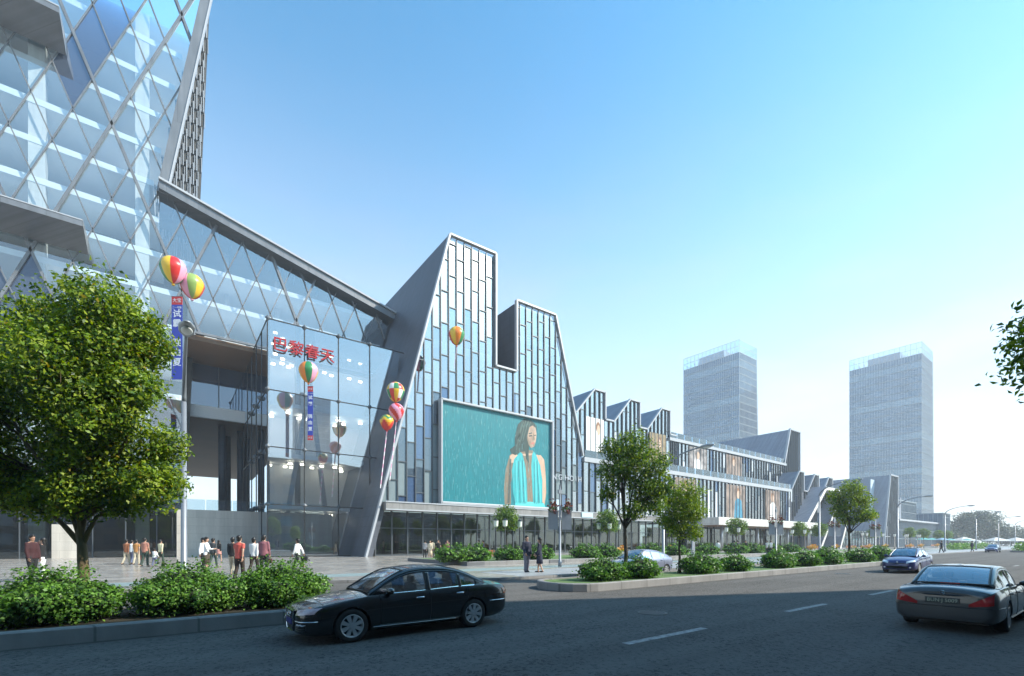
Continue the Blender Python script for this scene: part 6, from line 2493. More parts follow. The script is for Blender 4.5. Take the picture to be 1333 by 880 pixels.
def person(label, x, y, heading, z=.12, H=1.92, stride=.5, legphase=1, arms=(0.2, -.2), elbows=(.2, .2), top=WHITE, bottom=BLACKC, skirt=None, sleeve='long', hair='short', hmat=None, skin='a', jacket=False, group=None, woman=False, reach=None, headturn=0.0, voxel=.02, shoe=None):
    """heading: compass angle (radians) of the facing direction, 0 = +x, counter-clockwise. Local: x right, y forward."""
    t = thing('person', label, 'person', (x, y, z), heading - PI / 2, group)
    k = H / 1.75
    t.scale = (k, k, k)
    sm = SK[skin]
    sw = .150 if woman else .172
    hipw = .095
    # legs
    legs = []
    for sgn in (-1, 1):
        a = stride * .42 * (legphase * sgn)
        hip = Vector((sgn * hipw, 0, .92))
        bend = .12 + max(0, -a) * 1.3
        knee = hip + Vector((0, math.sin(a + bend * .35), -math.cos(a + bend * .35))) * .42
        b_ = a - bend * .75
        ank = knee + Vector((0, math.sin(b_), -math.cos(b_))) * .42
        legs.append([hip, knee, ank])
    low = min(l[2].z for l in legs) - .075
    for l in legs:
        for p in l:
            p.z -= low
    dz = -low
    Z = lambda z_: z_ + dz
    arml = []
    for i, sgn in enumerate((-1, 1)):
        sh = Vector((sgn * sw, 0, Z(1.42)))
        a, e = arms[i], elbows[i]
        out = .10
        el = sh + Vector((sgn * out, math.sin(a), -math.cos(a))).normalized() * .29
        wr = el + Vector((-sgn * e * .25, math.sin(a + e), -math.cos(a + e))).normalized() * .25
        hd = wr + (wr - el).normalized() * .09
        arml.append([sh, el, wr, hd])
    if reach is not None:
        i, el, wr = reach
        sh = arml[i][0]
        arml[i] = [sh, Vector(el) + Vector((0, 0, dz)), Vector(wr) + Vector((0, 0, dz)), Vector(wr) + Vector((0, 0, dz)) + (Vector(wr) - Vector(el)).normalized() * .09]
    b = MB()
    tw = .9 if woman else 1.0
    for l in legs:
        b.tube(l, [.083, .055, .038], 10, dome=True)
        b.tube([l[2] + Vector((0, -.04, -.03)), l[2] + Vector((0, .14, -.05))], [.036, .03], 8, dome=True)
    b.tube([(0, 0, Z(.90)), (0, 0, Z(1.05)), (0, .01, Z(1.25)), (0, 0, Z(1.40)), (0, -.005, Z(1.47))], [.125, .105 * tw, .125 * tw, .12 * tw, .06], 14, dome=True, flat=(1.22, .78) if True else None)
    for a in arml:
        b.tube([a[0] * 1.0, a[1], a[2]], [.052 * tw, .040 * tw, .027 * tw], 9, dome=True)
        b.tube([a[0] + Vector((-a[0].x * .6, 0, .02)), a[0]], [.055, .052 * tw], 9, dome=True)
    b.tube([(0, -.005, Z(1.44)), (0, .01, Z(1.54))], [.055 * tw, .052 * tw], 10)
    ht = headturn

    def hv(p):
        return (p[0] * math.cos(ht) - p[1] * math.sin(ht), p[0] * math.sin(ht) + p[1] * math.cos(ht) + .01, Z(1.63) + p[2])
    b.ell(hv((0, 0, .012)), (.078, .095, .108), 14, 10)
    b.ell(hv((0, .03, -.06)), (.058, .06, .06), 12, 8)          # jaw
    b.tube([hv((0, .085, .03)), hv((0, .115, -.015)), hv((0, .095, -.025))], [.010, .016, .012], 6, dome=True)   # nose
    for s_ in (-1, 1):
        b.ell(hv((s_ * .08, -.005, 0)), (.014, .025, .033), 8, 6)
    for a in arml:
        d = (a[3] - a[2]).normalized()
        b.tube([a[2], a[2] + d * .085], [.026, .036], 8, dome=True, flat=(.6, 1.1))
    me = remeshed(b, 'body', sm, voxel)
    body = put('body', me, t)
    # fingers, eyes and lips belong to the same body mesh
    ex = MB()
    for i, a in enumerate(arml):
        sgn = (-1, 1)[i]
        d = (a[3] - a[2]).normalized()
        fw = Vector((0, 1, 0)) - d * d.y
        fw = fw.normalized() if fw.length > .1 else Vector((0, 0, 1))
        pin = Vector((-sgn, 0, 0)) - d * (-sgn * d.x)
        pin = pin.normalized() if pin.length > .1 else Vector((0, 1, 0))
        for q in range(4):
            o = a[2] + d * .085 + fw * (.027 - q * .018)
            ln = (.068, .078, .072, .056)[q]
            ex.tube([o, o + d * ln * .5 + pin * .006, o + d * ln * .8 + pin * .024, o + d * ln * .9 + pin * .042], [.010, .0095, .008, .006], 5, dome=True)
        o = a[2] + d * .035 + fw * .03
        ex.tube([o, o + fw * .028 + d * .02, o + fw * .036 + d * .055 + pin * .01], [.012, .011, .008], 5, dome=True)
    for s_ in (-1, 1):
        ex.ell(hv((s_ * .032, .083, .022)), (.012, .008, .007), 6, 4, 1)
    ex.ell(hv((0, .088, -.055)), (.024, .010, .008), 8, 4, 2)
    em_ = ex.mesh('detail', [sm, EYE, LIPS], True)
    bmx = bmesh.new()
    me.materials.append(EYE)
    me.materials.append(LIPS)
    bmx.from_mesh(me)
    bmx.from_mesh(em_)
    bmx.to_mesh(me)
    bmx.free()
    bpy.data.meshes.remove(em_)
    # clothing
    s = MB()
    ease = .022 if not jacket else .034
    hem = .86 if not jacket else .78
    s.tube([(0, 0, Z(hem)), (0, 0, Z(.95)), (0, 0, Z(1.08)), (0, .01, Z(1.25)), (0, 0, Z(1.405)), (0, -.005, Z(1.49))], [.128 + ease, .122 + ease, .108 * tw + ease, .125 * tw + ease, .118 * tw + ease, .062], 14, flat=(1.22, .80))
    for i, a in enumerate(arml):
        s.tube([a[0] + Vector((-a[0].x * .6, 0, .015)), a[0] + Vector((0, 0, -.015))], [.058, .050 * tw + ease * .4], 9, dome=True)
        if sleeve == 'long':
            s.tube([a[0], a[1], a[2].lerp(a[1], .05)], [.050 * tw + ease * .5, .041 * tw + ease * .6, .032 + ease * .5], 9, dome=True)
        else:
            s.tube([a[0], a[0].lerp(a[1], .62)], [.050 * tw + ease * .5, .048 * tw + ease * .7], 9)
    put('jacket' if jacket else 'shirt', remeshed(s, 'shirt', top, voxel, it=3), t)
    if skirt:
        q = MB()
        q.tube([(0, 0, Z(1.02)), (0, 0, Z(.90)), (0, .0, Z(.70)), (0, .0, Z(skirt))], [.122, .145, .165, .185], 16, flat=(1.15, .9))
        q.build('skirt', bottom, t, smooth=True)
    else:
        q = MB()
        q.tube([(0, 0, Z(.82)), (0, 0, Z(1.02))], [.13, .128], 12, flat=(1.22, .80))
        for l in legs:
            q.tube([l[0] + Vector((0, 0, .03)), l[0].lerp(l[1], .5), l[1], l[2] + Vector((0, 0, -.015))], [.100, .09, .072, .062], 10)
        put('trousers', remeshed(q, 'trousers', bottom, voxel, it=3), t)
    for l in legs:
        f = MB()
        f.ell(l[2] + Vector((0, .055, -.042)), (.043, .125, .038), 10, 6)
        f.build('shoe', shoe or SHOE, t, smooth=True)
    h = MB()
    if hair == 'short':
        h.ell(hv((0, -.024, .040)), (.098, .110, .108), 14, 8)
        h.ell(hv((0, .03, .085)), (.074, .070, .050), 12, 6)
        h.ell(hv((0, -.050, -.030)), (.088, .070, .088), 12, 8)
    elif hair == 'long':
        h.ell(hv((0, -.024, .040)), (.100, .112, .108), 14, 8)
        h.tube([hv((0, -.04, .03)), hv((0, -.065, -.10)), hv((0, -.06, -.25)), hv((0, -.05, -.36))], [.09, .09, .085, .05], 12, dome=True, flat=(1.05, .6))
    put('hair', remeshed(h, 'hair', hmat or HAIR, .016, it=3), t)
    t['hand'] = tuple((arml[1][3].x, arml[1][3].y, arml[1][3].z))
    return t, k, [Vector(a[3]) for a in arml]


def A(deg):
    return rad(deg)


RIGHT = math.atan2(-FX, FY)         # facing the photo's right
LEFT = RIGHT + PI
AWAY = math.atan2(FY, FX)
TOWARD = AWAY + PI


def gp_(u, v):
    return ground(u, v, .12)


def bag(name, label, cat, p, k, hand, rz, w, d_, h, m_, group=None):
    """a bag hanging from a hand"""
    o = thing(name, label, cat, (0, 0, 0), 0, group)
    c, s_ = math.cos(rz), math.sin(rz)
    hx, hy, hz_ = hand[0] * k, hand[1] * k, hand[2] * k
    o.location = (p[0] + hx * c - hy * s_, p[1] + hx * s_ + hy * c, .12 + hz_)
    o.rotation_euler = (0, 0, rz)
    MB().rbox(-d_ / 2, -w / 2, -h - .10, d_ / 2, w / 2, -.10, .025).build('case', m_, o)
    g_ = MB()
    g_.tube([(0, -w * .22, -.11), (0, -w * .2, -.02), (0, 0, .0), (0, w * .2, -.02), (0, w * .22, -.11)], .012, 6)
    g_.build('handle', m_, o)


GP1 = 'people strolling on the plaza'
p = gp_(41, 757)
person('man in a dark maroon shirt walking at the far left beside a long-haired woman', *p, RIGHT - .1, top=MAROON, bottom=BLACKC, H=1.96, stride=.35, skin='b', group=GP1, arms=(.1, .1), elbows=(.15, .15))
p = gp_(55, 755)
person('long-haired woman in a black top and white trousers with her hand raised to her cheek', *p, LEFT + .5, top=BLACKC, bottom=WHITE, H=1.84, stride=.3, hair='long', woman=True, group=GP1, arms=(.1, .0), elbows=(.2, .2), reach=(1, (.25, .12, 1.2), (.12, .13, 1.48)))
G5 = 'group walking before the tower entrance'
p = gp_(164, 735)
person('man in a rust shirt and cream trousers at the left of the tower-entrance group', *p, AWAY, top=RUST, bottom=KHAKI, H=1.86, stride=.5, group=GP1)
p = gp_(171, 734)
person('person in a white shirt half hidden between two warm-coloured shirts', *p, AWAY, top=WHITE, bottom=STEEL, H=1.82, stride=.4, legphase=-1, group=GP1)
p = gp_(177, 735)
person('person in an ochre shirt and pale trousers in the tower-entrance group', *p, AWAY + .2, top=ORANGE, bottom=KHAKI, H=1.84, stride=.35, group=GP1, sleeve='short')
p = gp_(188, 737.5)
P1, k1, hd1 = person('man in a terracotta shirt and dark trousers leading a small child by the hand', *p, AWAY, top=TERRA, bottom=GREEN, H=1.95, stride=.35, group=GP1, sleeve='short', arms=(.05, .15), elbows=(.1, .2))
bag('shopping_bag', 'terracotta shopping bag hanging from the hand of the man with the child', 'bag', p, k1, hd1[0], AWAY - PI / 2, .26, .12, .34, mat('bag_terracotta', (.36, .10, .05), .5))
p = gp_(200.5, 737.5)
person('small child in a white shirt and dark trousers reaching up to the man', *p, AWAY, top=WHITE, bottom=STEEL, H=1.22, stride=.4, group=GP1, arms=(1.3, .4), elbows=(.2, .3), voxel=.022)
p = gp_(208.5, 734)
person('person in a pale yellow shirt and dark green trousers at the right of the child', *p, AWAY - .2, top=YELLOW, bottom=GREEN, H=1.84, stride=.4, group=GP1)
p = gp_(268, 745)
person('woman in a white blouse and dark skirt looking down at her hands', *p, RIGHT + .2, top=WHITE, bottom=OLIVE, skirt=.42, H=1.92, stride=.2, woman=True, group=GP1, arms=(.35, .35), elbows=(1.3, 1.3), hair='short', headturn=0)
p = gp_(264, 743)
person('person in white directly behind the woman in the dark skirt', *p, RIGHT, top=WHITE, bottom=BLACKC, H=1.9, stride=.3, group=GP1)
p = gp_(277, 738)
person('man in a white shirt and dark waistcoat walking away past the shaded terrace wall', *p, AWAY, top=cloth('dark_waistcoat', (.06, .065, .07)), bottom=GREEN, H=1.93, stride=.6, group=GP1)
p = gp_(284.5, 731)
person('long-haired woman in black with a pink skirt near the terrace wall', *p, AWAY, top=BLACKC, bottom=PINK, skirt=.62, H=1.85, stride=.5, woman=True, hair='long', group=GP1)
p = gp_(311, 756)
person('man in a coral red shirt and brown trousers walking away, seen from behind', *p, AWAY - .1, top=RED, bottom=BROWN, H=1.93, stride=.3, sleeve='short', group=GP1, arms=(.15, -.25), elbows=(.15, .2), voxel=.018)
p = gp_(302.5, 748)
person('person in a dark jacket and pale trousers just left of the man in coral red', *p, AWAY + .3, top=BLACKC, bottom=KHAKI, H=1.9, stride=.55, legphase=-1, group=GP1)
p = gp_(330, 747)
person('man in a white shirt and dark brown trousers between the red and the rose shirts', *p, AWAY, top=WHITE, bottom=BROWN, H=1.9, stride=.6, group=GP1)
p = gp_(343, 749)
P2, k2, hd2 = person('man in a dusty rose shirt and black trousers seen from behind', *p, AWAY + .05, top=ROSE, bottom=BLACKC, H=2.0, stride=.25, group=GP1, voxel=.018, arms=(.1, .1), elbows=(.2, .3))
bag('handbag', 'dark handbag carried by the man in the dusty rose shirt', 'bag', p, k2, hd2[1], AWAY - PI / 2, .28, .12, .24, mat('bag_maroon', (.06, .015, .02), .45))
p = gp_(387, 741)
P3, k3, hd3 = person('man in a white shirt striding with a black briefcase past the glass entrance box', *p, LEFT - .1, top=WHITE, bottom=BLACKC, H=1.92, stride=1.0, skin='b', group=GP1, arms=(.2, -.5), elbows=(.2, .1))
bag('briefcase', 'black briefcase swinging from the hand of the man in the white shirt', 'briefcase', p, k3, hd3[1], LEFT - .1 - PI / 2, .42, .12, .30, M['car_black'])
p = gp_(685, 744.8)
person('man in a navy jacket and grey trousers standing talking to a woman in navy', *p, TOWARD + .5, top=NAVY, bottom=GREYL, jacket=True, H=2.0, stride=.15, group=GP1, arms=(.05, .1), elbows=(.2, .5), voxel=.018)
p = gp_(702, 745.2)
person('woman in a long navy dress coat with black hair facing the man in the suit', *p, LEFT - .3, top=NAVY, bottom=NAVY, skirt=.45, H=1.9, stride=.35, woman=True, hair='long', group=GP1, voxel=.018, arms=(.1, .25), elbows=(.3, .5))
p = gp_(552.5, 727)
person('person in black, leftmost of the group standing before the shop windows', *p, AWAY, top=cloth('black_white', (.30, .30, .31), .7), bottom=BLACKC, H=1.86, stride=.2, group=GP1)
p = gp_(559.5, 728)
person('woman in a cream dress before the shop windows', *p, TOWARD, top=CREAM, bottom=CREAM, skirt=.35, H=1.85, stride=.5, woman=True, hair='long', hmat=HAIRB, group=GP1)
p = gp_(562, 725.5)
person('person in a beige coat close behind the woman in cream', *p, AWAY, top=KHAKI, bottom=BROWN, H=1.9, stride=.2, group=GP1)
p = gp_(570, 728.2)
person('man in a black shirt and grey trousers before the shop windows', *p, TOWARD + .3, top=BLACKC, bottom=STEEL, sleeve='short', H=1.9, stride=.4, group=GP1)
p = gp_(582, 727)
person('man in a white shirt with a red jacket half behind the first lawn shrub', *p, TOWARD - .3, top=cloth('red_white', (.5, .2, .2), .5), bottom=STEEL, H=1.9, stride=.4, group=GP1)
p = gp_(623, 726)
person('person in a dark suit walking behind the first lawn shrubs, left one of two', *p, LEFT, top=BLACKC, bottom=NAVY, jacket=True, H=1.95, stride=.7, group=GP1)
p = gp_(628.5, 726)
person('person in a dark suit walking behind the first lawn shrubs, right one of two', *p, LEFT, top=NAVY, bottom=BLACKC, jacket=True, H=1.9, stride=.7, group=GP1)
for u, v, tp, bt, lab in [(934, 724, WHITE, BLACKC, 'person in a white shirt walking before the beige canopy'), (955.5, 723, cloth('black_white', (.3, .3, .3)), BLACKC, 'person in dark clothes under the beige canopy behind the round-headed tree'), (960, 723, NAVY, BLACKC, 'second dark figure under the beige canopy'),
                          (970, 723, BLACKC, STEEL, 'third dark figure under the beige canopy'), (998, 722, WHITE, BLACKC, 'person in white left of the second banner post'), (1003, 722, WHITE, NAVY, 'person in white behind the second banner post'),
                          (1225, 719.5, BLACKC, BLACKC, 'dark figure standing at the foot of the lone tall lamp'), (1265, 718.0, NAVY, BLACKC, 'dark figure at the foot of the second lone lamp')]:
    p = gp_(u, v)
    person(lab, *p, rnd.uniform(0, 6), top=tp, bottom=bt, H=1.9, stride=rnd.uniform(.2, .7), group=GP1, voxel=.03)
# ------------------------------------------------------------------ street lamps along the pavement
M['lamp_pole'] = mat('lamp_pole', (.24, .26, .29), .4, metal=.3, var=.06)
M['lamp_lens'] = mat('lamp_lens', (.75, .76, .74), .3)
M['lamp_head'] = mat('lamp_head', (.30, .32, .34), .4, metal=.3)
LP = thing('street_lamp', 'tall grey street lamp with a curved arm standing behind the roadside bed at the left', 'street lamp', (.4, 20.0, .12), 0, 'tall street lamps along the kerb')
MB().tube([(0, 0, 0), (0, 0, .5), (0, 0, .55), (0, 0, 6.6)], [.14, .14, .10, .075], 12).build('pole', M['lamp_pole'], LP, smooth=True)
arc = [(0, -3.3 * (1 - math.cos(a)), 6.6 + 1.35 * math.sin(a)) for a in np.linspace(0, PI / 2 * .93, 12)]
MB().tube(arc, [.075 - .003 * i for i in range(12)], 10).build('arm', M['lamp_pole'], LP, smooth=True)
hd = MB()
e = Vector(arc[-1])
hd.tube([e + Vector((0, .15, 0)), e + Vector((0, -.1, .02)), e + Vector((0, -.55, .03)), e + Vector((0, -.85, .02))], [.07, .16, .17, .08], 12, dome=True, flat=(1.25, .62))
H_ = hd.build('lamp_head', M['lamp_head'], LP, smooth=True)
ln = MB()
ln.ell((e.x, e.y - .42, e.z - .07), (.15, .32, .06), 12, 6)
ln.build('lens', M['lamp_lens'], H_, smooth=True)
for i, (x, lab) in enumerate([(28.3, 'street lamp whose pole rises between the two median trees'), (55.8, 'street lamp left of the slim median tree'), (83.3, 'street lamp in front of the grey fin building'), (111, 'lone tall street lamp at the right end of the low podium'), (138.5, 'second lone street lamp, in front of the broad dark tree'),
                              (166, 'third lone street lamp, at the right side of the broad dark tree'), (193.5, 'last street lamp near the right edge')]):
    c = copy_tree(LP)
    c.location = (x, 20.0, .12)
    c['label'] = lab
# plain slim post beside the median tree
SP = thing('slim_post', 'plain slim grey post on the pavement right of the short round median tree', 'post', (at(903, 22.0), 22.0, .12))
MB().tube([(0, 0, 0), (0, 0, .25), (0, 0, .26), (0, 0, 3.2)], [.13, .13, .07, .06], 10).build('pole', M['lamp_pole'], SP, smooth=True)
MB().tube([(0, 0, 3.2), (0, 0, 3.3)], [.09, .02], 10).build('cap', M['lamp_head'], SP, smooth=True)

# banner posts with flower baskets and paired grey panels
M['petal'] = mat('petal_red', (.16, .02, .015), .7, col2=(.28, .06, .02), scale=8)
M['banner_grey'] = mat('banner_grey', (.26, .27, .29), .6, var=.08)
BP = thing('banner_post', 'grey post with two red flower baskets and paired banners right of the standing couple', 'post', (21.0, 22.9, .12), 0, 'banner posts with red flower baskets')
MB().tube([(0, 0, 0), (0, 0, .4), (0, 0, .42), (0, 0, 5.3)], [.13, .12, .085, .06], 12).build('pole', M['lamp_pole'], BP, smooth=True)
MB().box(-.16, -.07, 4.9, .16, .07, 5.15).tube([(0, 0, 5.15), (0, 0, 5.5)], .05, 8).build('finial', M['lamp_pole'], BP)
rv = Vector((FY, -FX, 0))
for s_ in (-1, 1):
    b = MB()
    p0, p1 = rv * s_ * .12, rv * s_ * .78
    b.prism([(p0.x, p0.y, 2.5), (p1.x, p1.y, 2.5), (p1.x, p1.y, 3.72), (p0.x, p0.y, 3.72)], (.02, .03, 0))
    b.build('banner', M['banner_grey'], BP)
    a_ = MB()
    for zz_ in (2.46, 3.76):
        a_.tube([(0, 0, zz_), tuple(rv * s_ * .82 + Vector((0, 0, zz_)))], .018, 6)
    a_.build('bracket', M['lamp_pole'], BP)
    c0 = rv * s_ * .45
    cl = [((c0.x, c0.y, 4.0), (.30, .30, .30)), ((c0.x + rv.x * s_ * .12, c0.y, 4.35), (.2, .2, .22)), ((c0.x, c0.y, 3.75), (.2, .2, .2))]
    put('flower_basket', leaf_mesh('flower_basket', cl, 330, .13, [M['petal'], M['leaf_c']], (3, 2), 70, fill=.3), BP)
for x, lab in [(36.6, 'banner post hidden mostly by the short round median tree'), (52.4, 'banner post in front of the beige canopy\'s right end'), (68.7, 'banner post at the foot of the leaning portal'), (84.5, 'banner post in front of the grey fin wall')]:
    c = copy_tree(BP)
    c.location = (x, 22.9, .12)
    c['label'] = lab

# lantern posts: black posts with white lanterns
M['lantern'] = mat('lantern_white', (.80, .80, .74), .5)
LN = thing('lantern_post', 'black post with a white lantern left of the first round-headed tree', 'lantern', (at(645, 37), 37, .12), 0, 'lantern posts along the pavement')
MB().tube([(0, 0, 0), (0, 0, .3), (0, 0, .32), (0, 0, 3.1)], [.14, .14, .08, .06], 10).build('post', M['black'], LN, smooth=True)
MB().tube([(0, 0, 3.1), (0, 0, 3.2), (0, 0, 3.75)], [.08, .2, .25], 10).build('lantern', M['lantern'], LN)
MB().tube([(0, 0, 3.75), (0, 0, 3.95)], [.28, .05], 10).build('lantern_cap', M['black'], LN)
spots = [(657, 36.0, 'lantern post in front of the first round-headed tree'), (676, 37, 'lantern post right of the first round-headed tree'), (779, 36, 'lantern post left of the second round-headed tree'), (793, 35, 'lantern post in front of the second round-headed tree'), (805, 36, 'lantern post right of the second round-headed tree'),
         (945, 35, 'lantern post left of the canopy tree'), (961, 35, 'lantern post in front of the canopy tree'), (969, 35, 'lantern post right of the canopy tree'), (1031, 35, 'lantern post left of the portal tree'), (1047, 34, 'lantern post right of the portal tree'), (1054, 35, 'lantern post at the inner leg of the portal'),
         (1122, 36, 'first lantern post of the row before the fin wall'), (1128, 36, 'second lantern post of the row before the fin wall'), (1144, 36, 'lantern post under the tree before the fin wall'), (1149, 36, 'lantern post at the fin building\'s white edge'),
         (1164, 37, 'first lantern post of the row before the podium'), (1178, 37, 'second lantern post of the row before the podium'), (1181, 36, 'third lantern post of the row before the podium'), (1194, 37, 'fourth lantern post of the row before the podium'), (1197, 36, 'last lantern post of the row before the podium')]
for u, y, lab in spots:
    c = copy_tree(LN)
    c.location = (at(u, y), y, .12)
    c['label'] = lab

# seats and flower boxes
M['wood'] = mat('bench_wood', (.28, .10, .035), .55, var=.25, scale=4, stretch=(1, 6, 6))
M['flower_orange'] = mat('flower_orange', (.75, .30, .05), .7, col2=(.85, .55, .12), scale=7)
M['pot_white'] = mat('pot_white', (.72, .70, .66), .5)


def bench_parts(t, L):
    s_ = MB()
    for k in range(4):
        s_.box(-L / 2, -.25 + k * .13, .44, L / 2, -.15 + k * .13, .48)
    s_.build('seat', M['wood'], t)
    s_ = MB()
    for k in range(4):
        s_.box(-L / 2, .27 + k * .02, .54 + k * .11, L / 2, .30 + k * .02, .63 + k * .11)
    s_.build('backrest', M['wood'], t)
    for x in (-L / 2 + .12, L / 2 - .12):
        g_ = MB()
        g_.box(x - .04, -.24, 0, x + .04, -.16, .44)
        g_.beam((x, .22, 0), (x, .34, .95), .07, .06, up=(1, 0, 0))
        g_.box(x - .035, -.24, .40, x + .035, .26, .438)
        g_.build('leg', M['dark_metal'], t)


def bench(u, y, L, lab, grp):
    t = thing('wooden_bench', lab, 'bench', (at(u, y), y, .12), 0, grp)
    bench_parts(t, L)


bench(637, 33, 1.5, 'small brown wooden seat between the first two lawn shrubs', 'wooden benches on the pavement')
for u, y, L, lab in [(1064, 34, 4.5, 'orange brown bench right of the portal tree'), (1110, 34, 6, 'orange brown bench behind the slim median tree'), (1127, 34, 5, 'orange brown bench before the fin wall'), (1186, 34, 8, 'orange brown bench before the podium, right of the pale blue car'), (1217, 36, 7, 'farthest orange brown bench by the sunshades')]:
    bench(u, y, L, lab, 'wooden benches on the pavement')


def flower_box(u, y, lab):
    t = thing('flower_box', lab, 'flower pot', (at(u, y), y, .12), 0, 'pots of orange flowers')
    MB().tube([(0, 0, 0), (0, 0, .5)], [.35, .5], 12).build('pot', M['pot_white'], t)
    put('flowers', leaf_mesh('flowers', [((0, 0, .8), (.6, .5, .42))], 260, .24, [M['flower_orange'], M['leaf_b']], (6, 1), 81, fill=.2), t)


for u, y, lab in [(807, 33, 'pot of orange flowers behind the blue-grey car'), (869, 33, 'pot of orange flowers right of the short round median tree'), (1055, 33.5, 'pot of orange flowers left of the bench by the portal'), (1058.5, 33.5, 'second pot of orange flowers by the portal bench'), (1087, 33.5, 'pot of orange flowers at the slim tree\'s left'), (1130, 33.5, 'pot of orange flowers before the fin wall'), (1151, 33.5, 'pot of orange flowers at the fin building\'s white edge'),
                  (1184, 33.5, 'pot of orange flowers at the left end of the podium bench'), (1198, 33.5, 'pot of orange flowers at the right end of the podium bench'), (1219, 35, 'pot of orange flowers by the farthest bench')]:
    flower_box(u, y, lab)

# sunshades
M['shade_teal'] = mat('sunshade_teal', (.10, .38, .36), .7)
M['shade_blue'] = mat('sunshade_blue', (.20, .36, .48), .7)
for u, y, m_, lab in [(1201, 40, 'shade_teal', 'teal sunshade left of the two small podium trees\' lanterns'), (1212, 41, 'shade_teal', 'teal sunshade in front of the podium ledge end'), (1226, 38, 'shade_blue', 'blue sunshade behind the lone tall lamp'), (1236, 42, 'shade_teal', 'teal sunshade right of the lone tall lamp'), (1258, 40, 'shade_teal', 'teal sunshade in front of the broad dark tree')]:
    t = thing('sunshade', lab, 'parasol', (at(u, y), y, .12), 0, 'sunshades at the end of the pavement')
    MB().tube([(0, 0, 0), (0, 0, 3.0)], .06, 8).build('pole', M['white_metal'], t)
    MB().lathe([(2.0, 2.5), (1.0, 2.85), (.05, 3.15)], 8).build('canopy', M[m_], t)
# low white pavilion tents far off
for u, y, lab in [(1254, 44, 'low white tent under the broad dark tree'), (1296, 38, 'low white tent behind the small dark blue car'), (1322, 33, 'low white tent by the right edge')]:
    t = thing('white_tent', lab, 'tent', (at(u, y), y, .1), 0, 'distant white tents')
    MB().lathe([(5, 2.2), (4.9, 2.5), (.1, 4.0)], 4).build('roof', M['white_stone'], t)
    for a in range(4):
        MB().tube([(4.6 * math.cos(a * PI / 2), 4.6 * math.sin(a * PI / 2), 0), (4.6 * math.cos(a * PI / 2), 4.6 * math.sin(a * PI / 2), 2.3)], .08, 6).build('post', M['white_metal'], t)
# bollards / signpost far down
tag(MB().tube([(0, 0, 0), (0, 0, 6)], .12, 8).beam((-2, 0, 3.2), (2, 0, 3.2), .15, .15).build('lamp_cross', M['white_metal']), 'white cross-armed post in front of the fin building', 'post').location = (at(1154.5, 40), 40, .12)

# ------------------------------------------------------------------ balloons and hanging banners
BC = {k_: mat('balloon_' + k_, c, .35, coat=.3) for k_, c in dict(red=(.62, .025, .02), yellow=(.80, .50, .03), pink=(.80, .34, .48), green=(.03, .22, .07), olive=(.26, .38, .10), orange=(.80, .22, .02), white=(.78, .76, .74)).items()}
RIB = [mat('ribbon_pink', (.70, .35, .50), .6), mat('ribbon_white', (.75, .72, .74), .6)]


def balloon(label, u, v, dia_px, y, cols, fn=None, tail=0.0, rz=0.0, tail_band=False):
    x = at(u, y)
    F = FX * x + FY * y
    r = dia_px / 1200.0 * F
    z = zat(u, v, y)
    t = thing('balloon', label, 'balloon', (x, y, z), rz, 'hot air shaped balloons in front of the buildings')
    prof = []
    for i in range(17):
        a = PI * i / 16
        zz_ = -math.cos(a)
        rr_ = math.sin(a)
        if zz_ < 0:
            rr_ *= 1 - .18 * (-zz_) ** .7
            zz_ *= 1.28
        prof.append((max(.03, rr_) * r, zz_ * r))
    mats_ = [BC[c] for c in cols]
    n = 32
    f_ = fn or (lambda i, j: (j * 8 // n) % len(cols))
    MB().lathe(prof, n, m=f_).build('envelope', mats_, t, smooth=True)
    MB().tube([(0, 0, -1.28 * r), (0, 0, -1.42 * r)], [.06 * r, .14 * r], 10).build('mouth', mats_[0], t)
    if tail:
        c = MB()
        c.tube([(0, 0, -1.4 * r), (0, 0, -1.4 * r - tail * .12)], .03, 5)
        c.build('cord', M['dark_metal'], t)
    if tail_band:
        for q in range(14):
            z0 = -1.42 * r - tail * q / 14
            o = MB()
            sw_ = -.45 * tail * (q / 14) * .25
            sw2 = -.45 * tail * ((q + 1) / 14) * .25
            o.beam((FY * sw_, -FX * sw_, z0), (FY * sw2, -FX * sw2, z0 - tail / 14), .20, .03)
            o.build('ribbon', RIB[q % 2], t)
    return t, r


balloon('red, yellow and pink balloon, upper of the pair before the glass tower', 225, 350, 30, 45, ['yellow', 'red', 'pink', 'green'], rz=.55, tail=1)
balloon('pink and olive balloon, lower of the pair before the glass tower', 249.5, 371, 28, 45.5, ['pink', 'olive', 'yellow', 'red'], rz=.35, tail=1)
balloon('red, green and pink balloon below the red store sign', 401, 483, 24, 50, ['orange', 'green', 'pink', 'yellow'], rz=.2, tail=1.2)
balloon('small balloon with green, pink and red gores in front of the pointed roof', 594, 436, 21, 46, ['orange', 'green', 'pink', 'red', 'yellow'], rz=.1, tail=2.6, tail_band=True)
balloon('chequered red, green and yellow balloon, topmost of the trio beside the leaning wall', 514.5, 509, 23, 46, ['red', 'yellow', 'white', 'green'], fn=lambda i, j: ((i // 4) * 2 + (j // 3)) % 4 if i > 3 else (j // 3) % 2, tail=.8)
balloon('red and pink striped balloon, middle one of the trio beside the leaning wall', 515.5, 535, 20, 45, ['red', 'pink'], fn=lambda i, j: ((j + i) // 4) % 2, tail=6.0, tail_band=True)
balloon('small zigzag balloon, lowest of the trio beside the leaning wall', 503, 549, 18, 44, ['red', 'yellow', 'green', 'orange'], fn=lambda i, j: (lambda q: 0 if q < 7.5 else 3 if q < 9 else 1 if q < 11 else 2 if q < 13.5 else 1)(i + abs(j % 8 - 3.5) * .8), tail=5.6, tail_band=True)

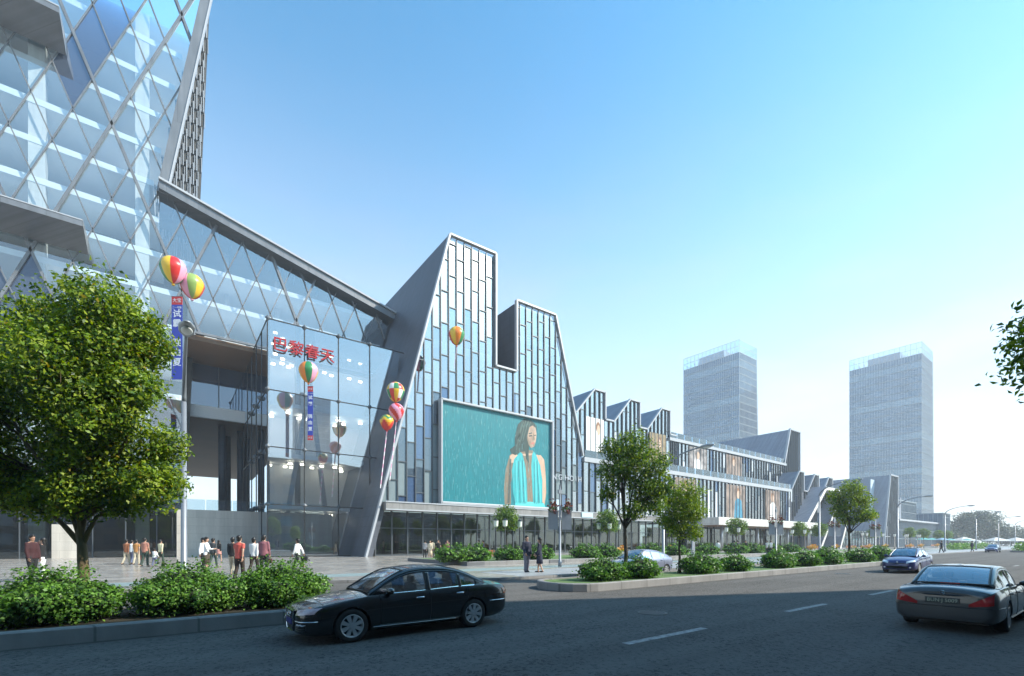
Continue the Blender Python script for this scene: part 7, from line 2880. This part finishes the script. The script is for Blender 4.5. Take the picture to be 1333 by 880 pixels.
bl = mat('banner_blue', (.035, .06, .42), .55)
rd = mat('banner_red', (.60, .03, .03), .55)
wt_ = mat('banner_lettering', (.80, .80, .82), .6)


def hanging_banner(label, u, v0, v1, wpx, y, chars, sub, redtop, redend=True):
    x = at(u, y)
    F = FX * x + FY * y
    z0, z1 = zat(u, v1, y), zat(u, v0, y)
    w_ = wpx / 600.0 * F
    H_ = z1 - z0
    t = thing('hanging_banner', label, 'banner', (x, y, z0), VIEW, 'blue banners hanging from balloons')
    MB().box(-w_ / 2, -.01, H_ * (.09 if redend else 0), w_ / 2, .01, H_ * .90).build('cloth', bl, t)
    MB().box(-w_ / 2, -.011, H_ * .902, w_ / 2, .011, H_).build('red_head', rd, t)
    if redend:
        MB().box(-w_ / 2, -.011, 0, w_ / 2, .011, H_ * .088).build('red_foot', rd, t)
    b = MB()
    text_mb(redtop, w_ * .42, .006, b)
    o = b.build('lettering', wt_, t)
    o.location = (0, -.016, H_ * .95)
    if redend:
        o2 = put('lettering', b.mesh('lettering', wt_), t)
        o2.location = (0, -.016, H_ * .045)
    b = MB()
    text_mb(sub, w_ * .22, .006, b)
    o = b.build('lettering', wt_, t)
    o.location = (0, -.016, H_ * .865)
    n = len(chars)
    for i, ch in enumerate(chars):
        if ch == ' ':
            continue
        b = MB()
        text_mb(ch, min(w_ * .80, H_ * .72 / n * .95), .006, b, font_off=.012)
        o = b.build('lettering', wt_, t)
        o.location = (0, -.016, H_ * (.80 - (i + .1) * .70 / n))
    ro = MB()
    ro.tube([(-w_ / 2 - .03, 0, H_ + .01), (w_ / 2 + .03, 0, H_ + .01)], .02, 6)
    ro.tube([(0, 0, H_), (.1, 0, H_ + .5)], .012, 4)
    ro.build('rod', M['dark_metal'], t)


hanging_banner('large blue banner with a red head in front of the left street lamp', 230, 386, 494, 14, 45.2, '试霸 强由夏', '二一可能', '大宝', redend=False)
hanging_banner('narrow blue banner with red ends in front of the glass entrance box', 403.5, 503, 573, 7, 50.2, '试霸 强由夏', '二一可能', '大宝')
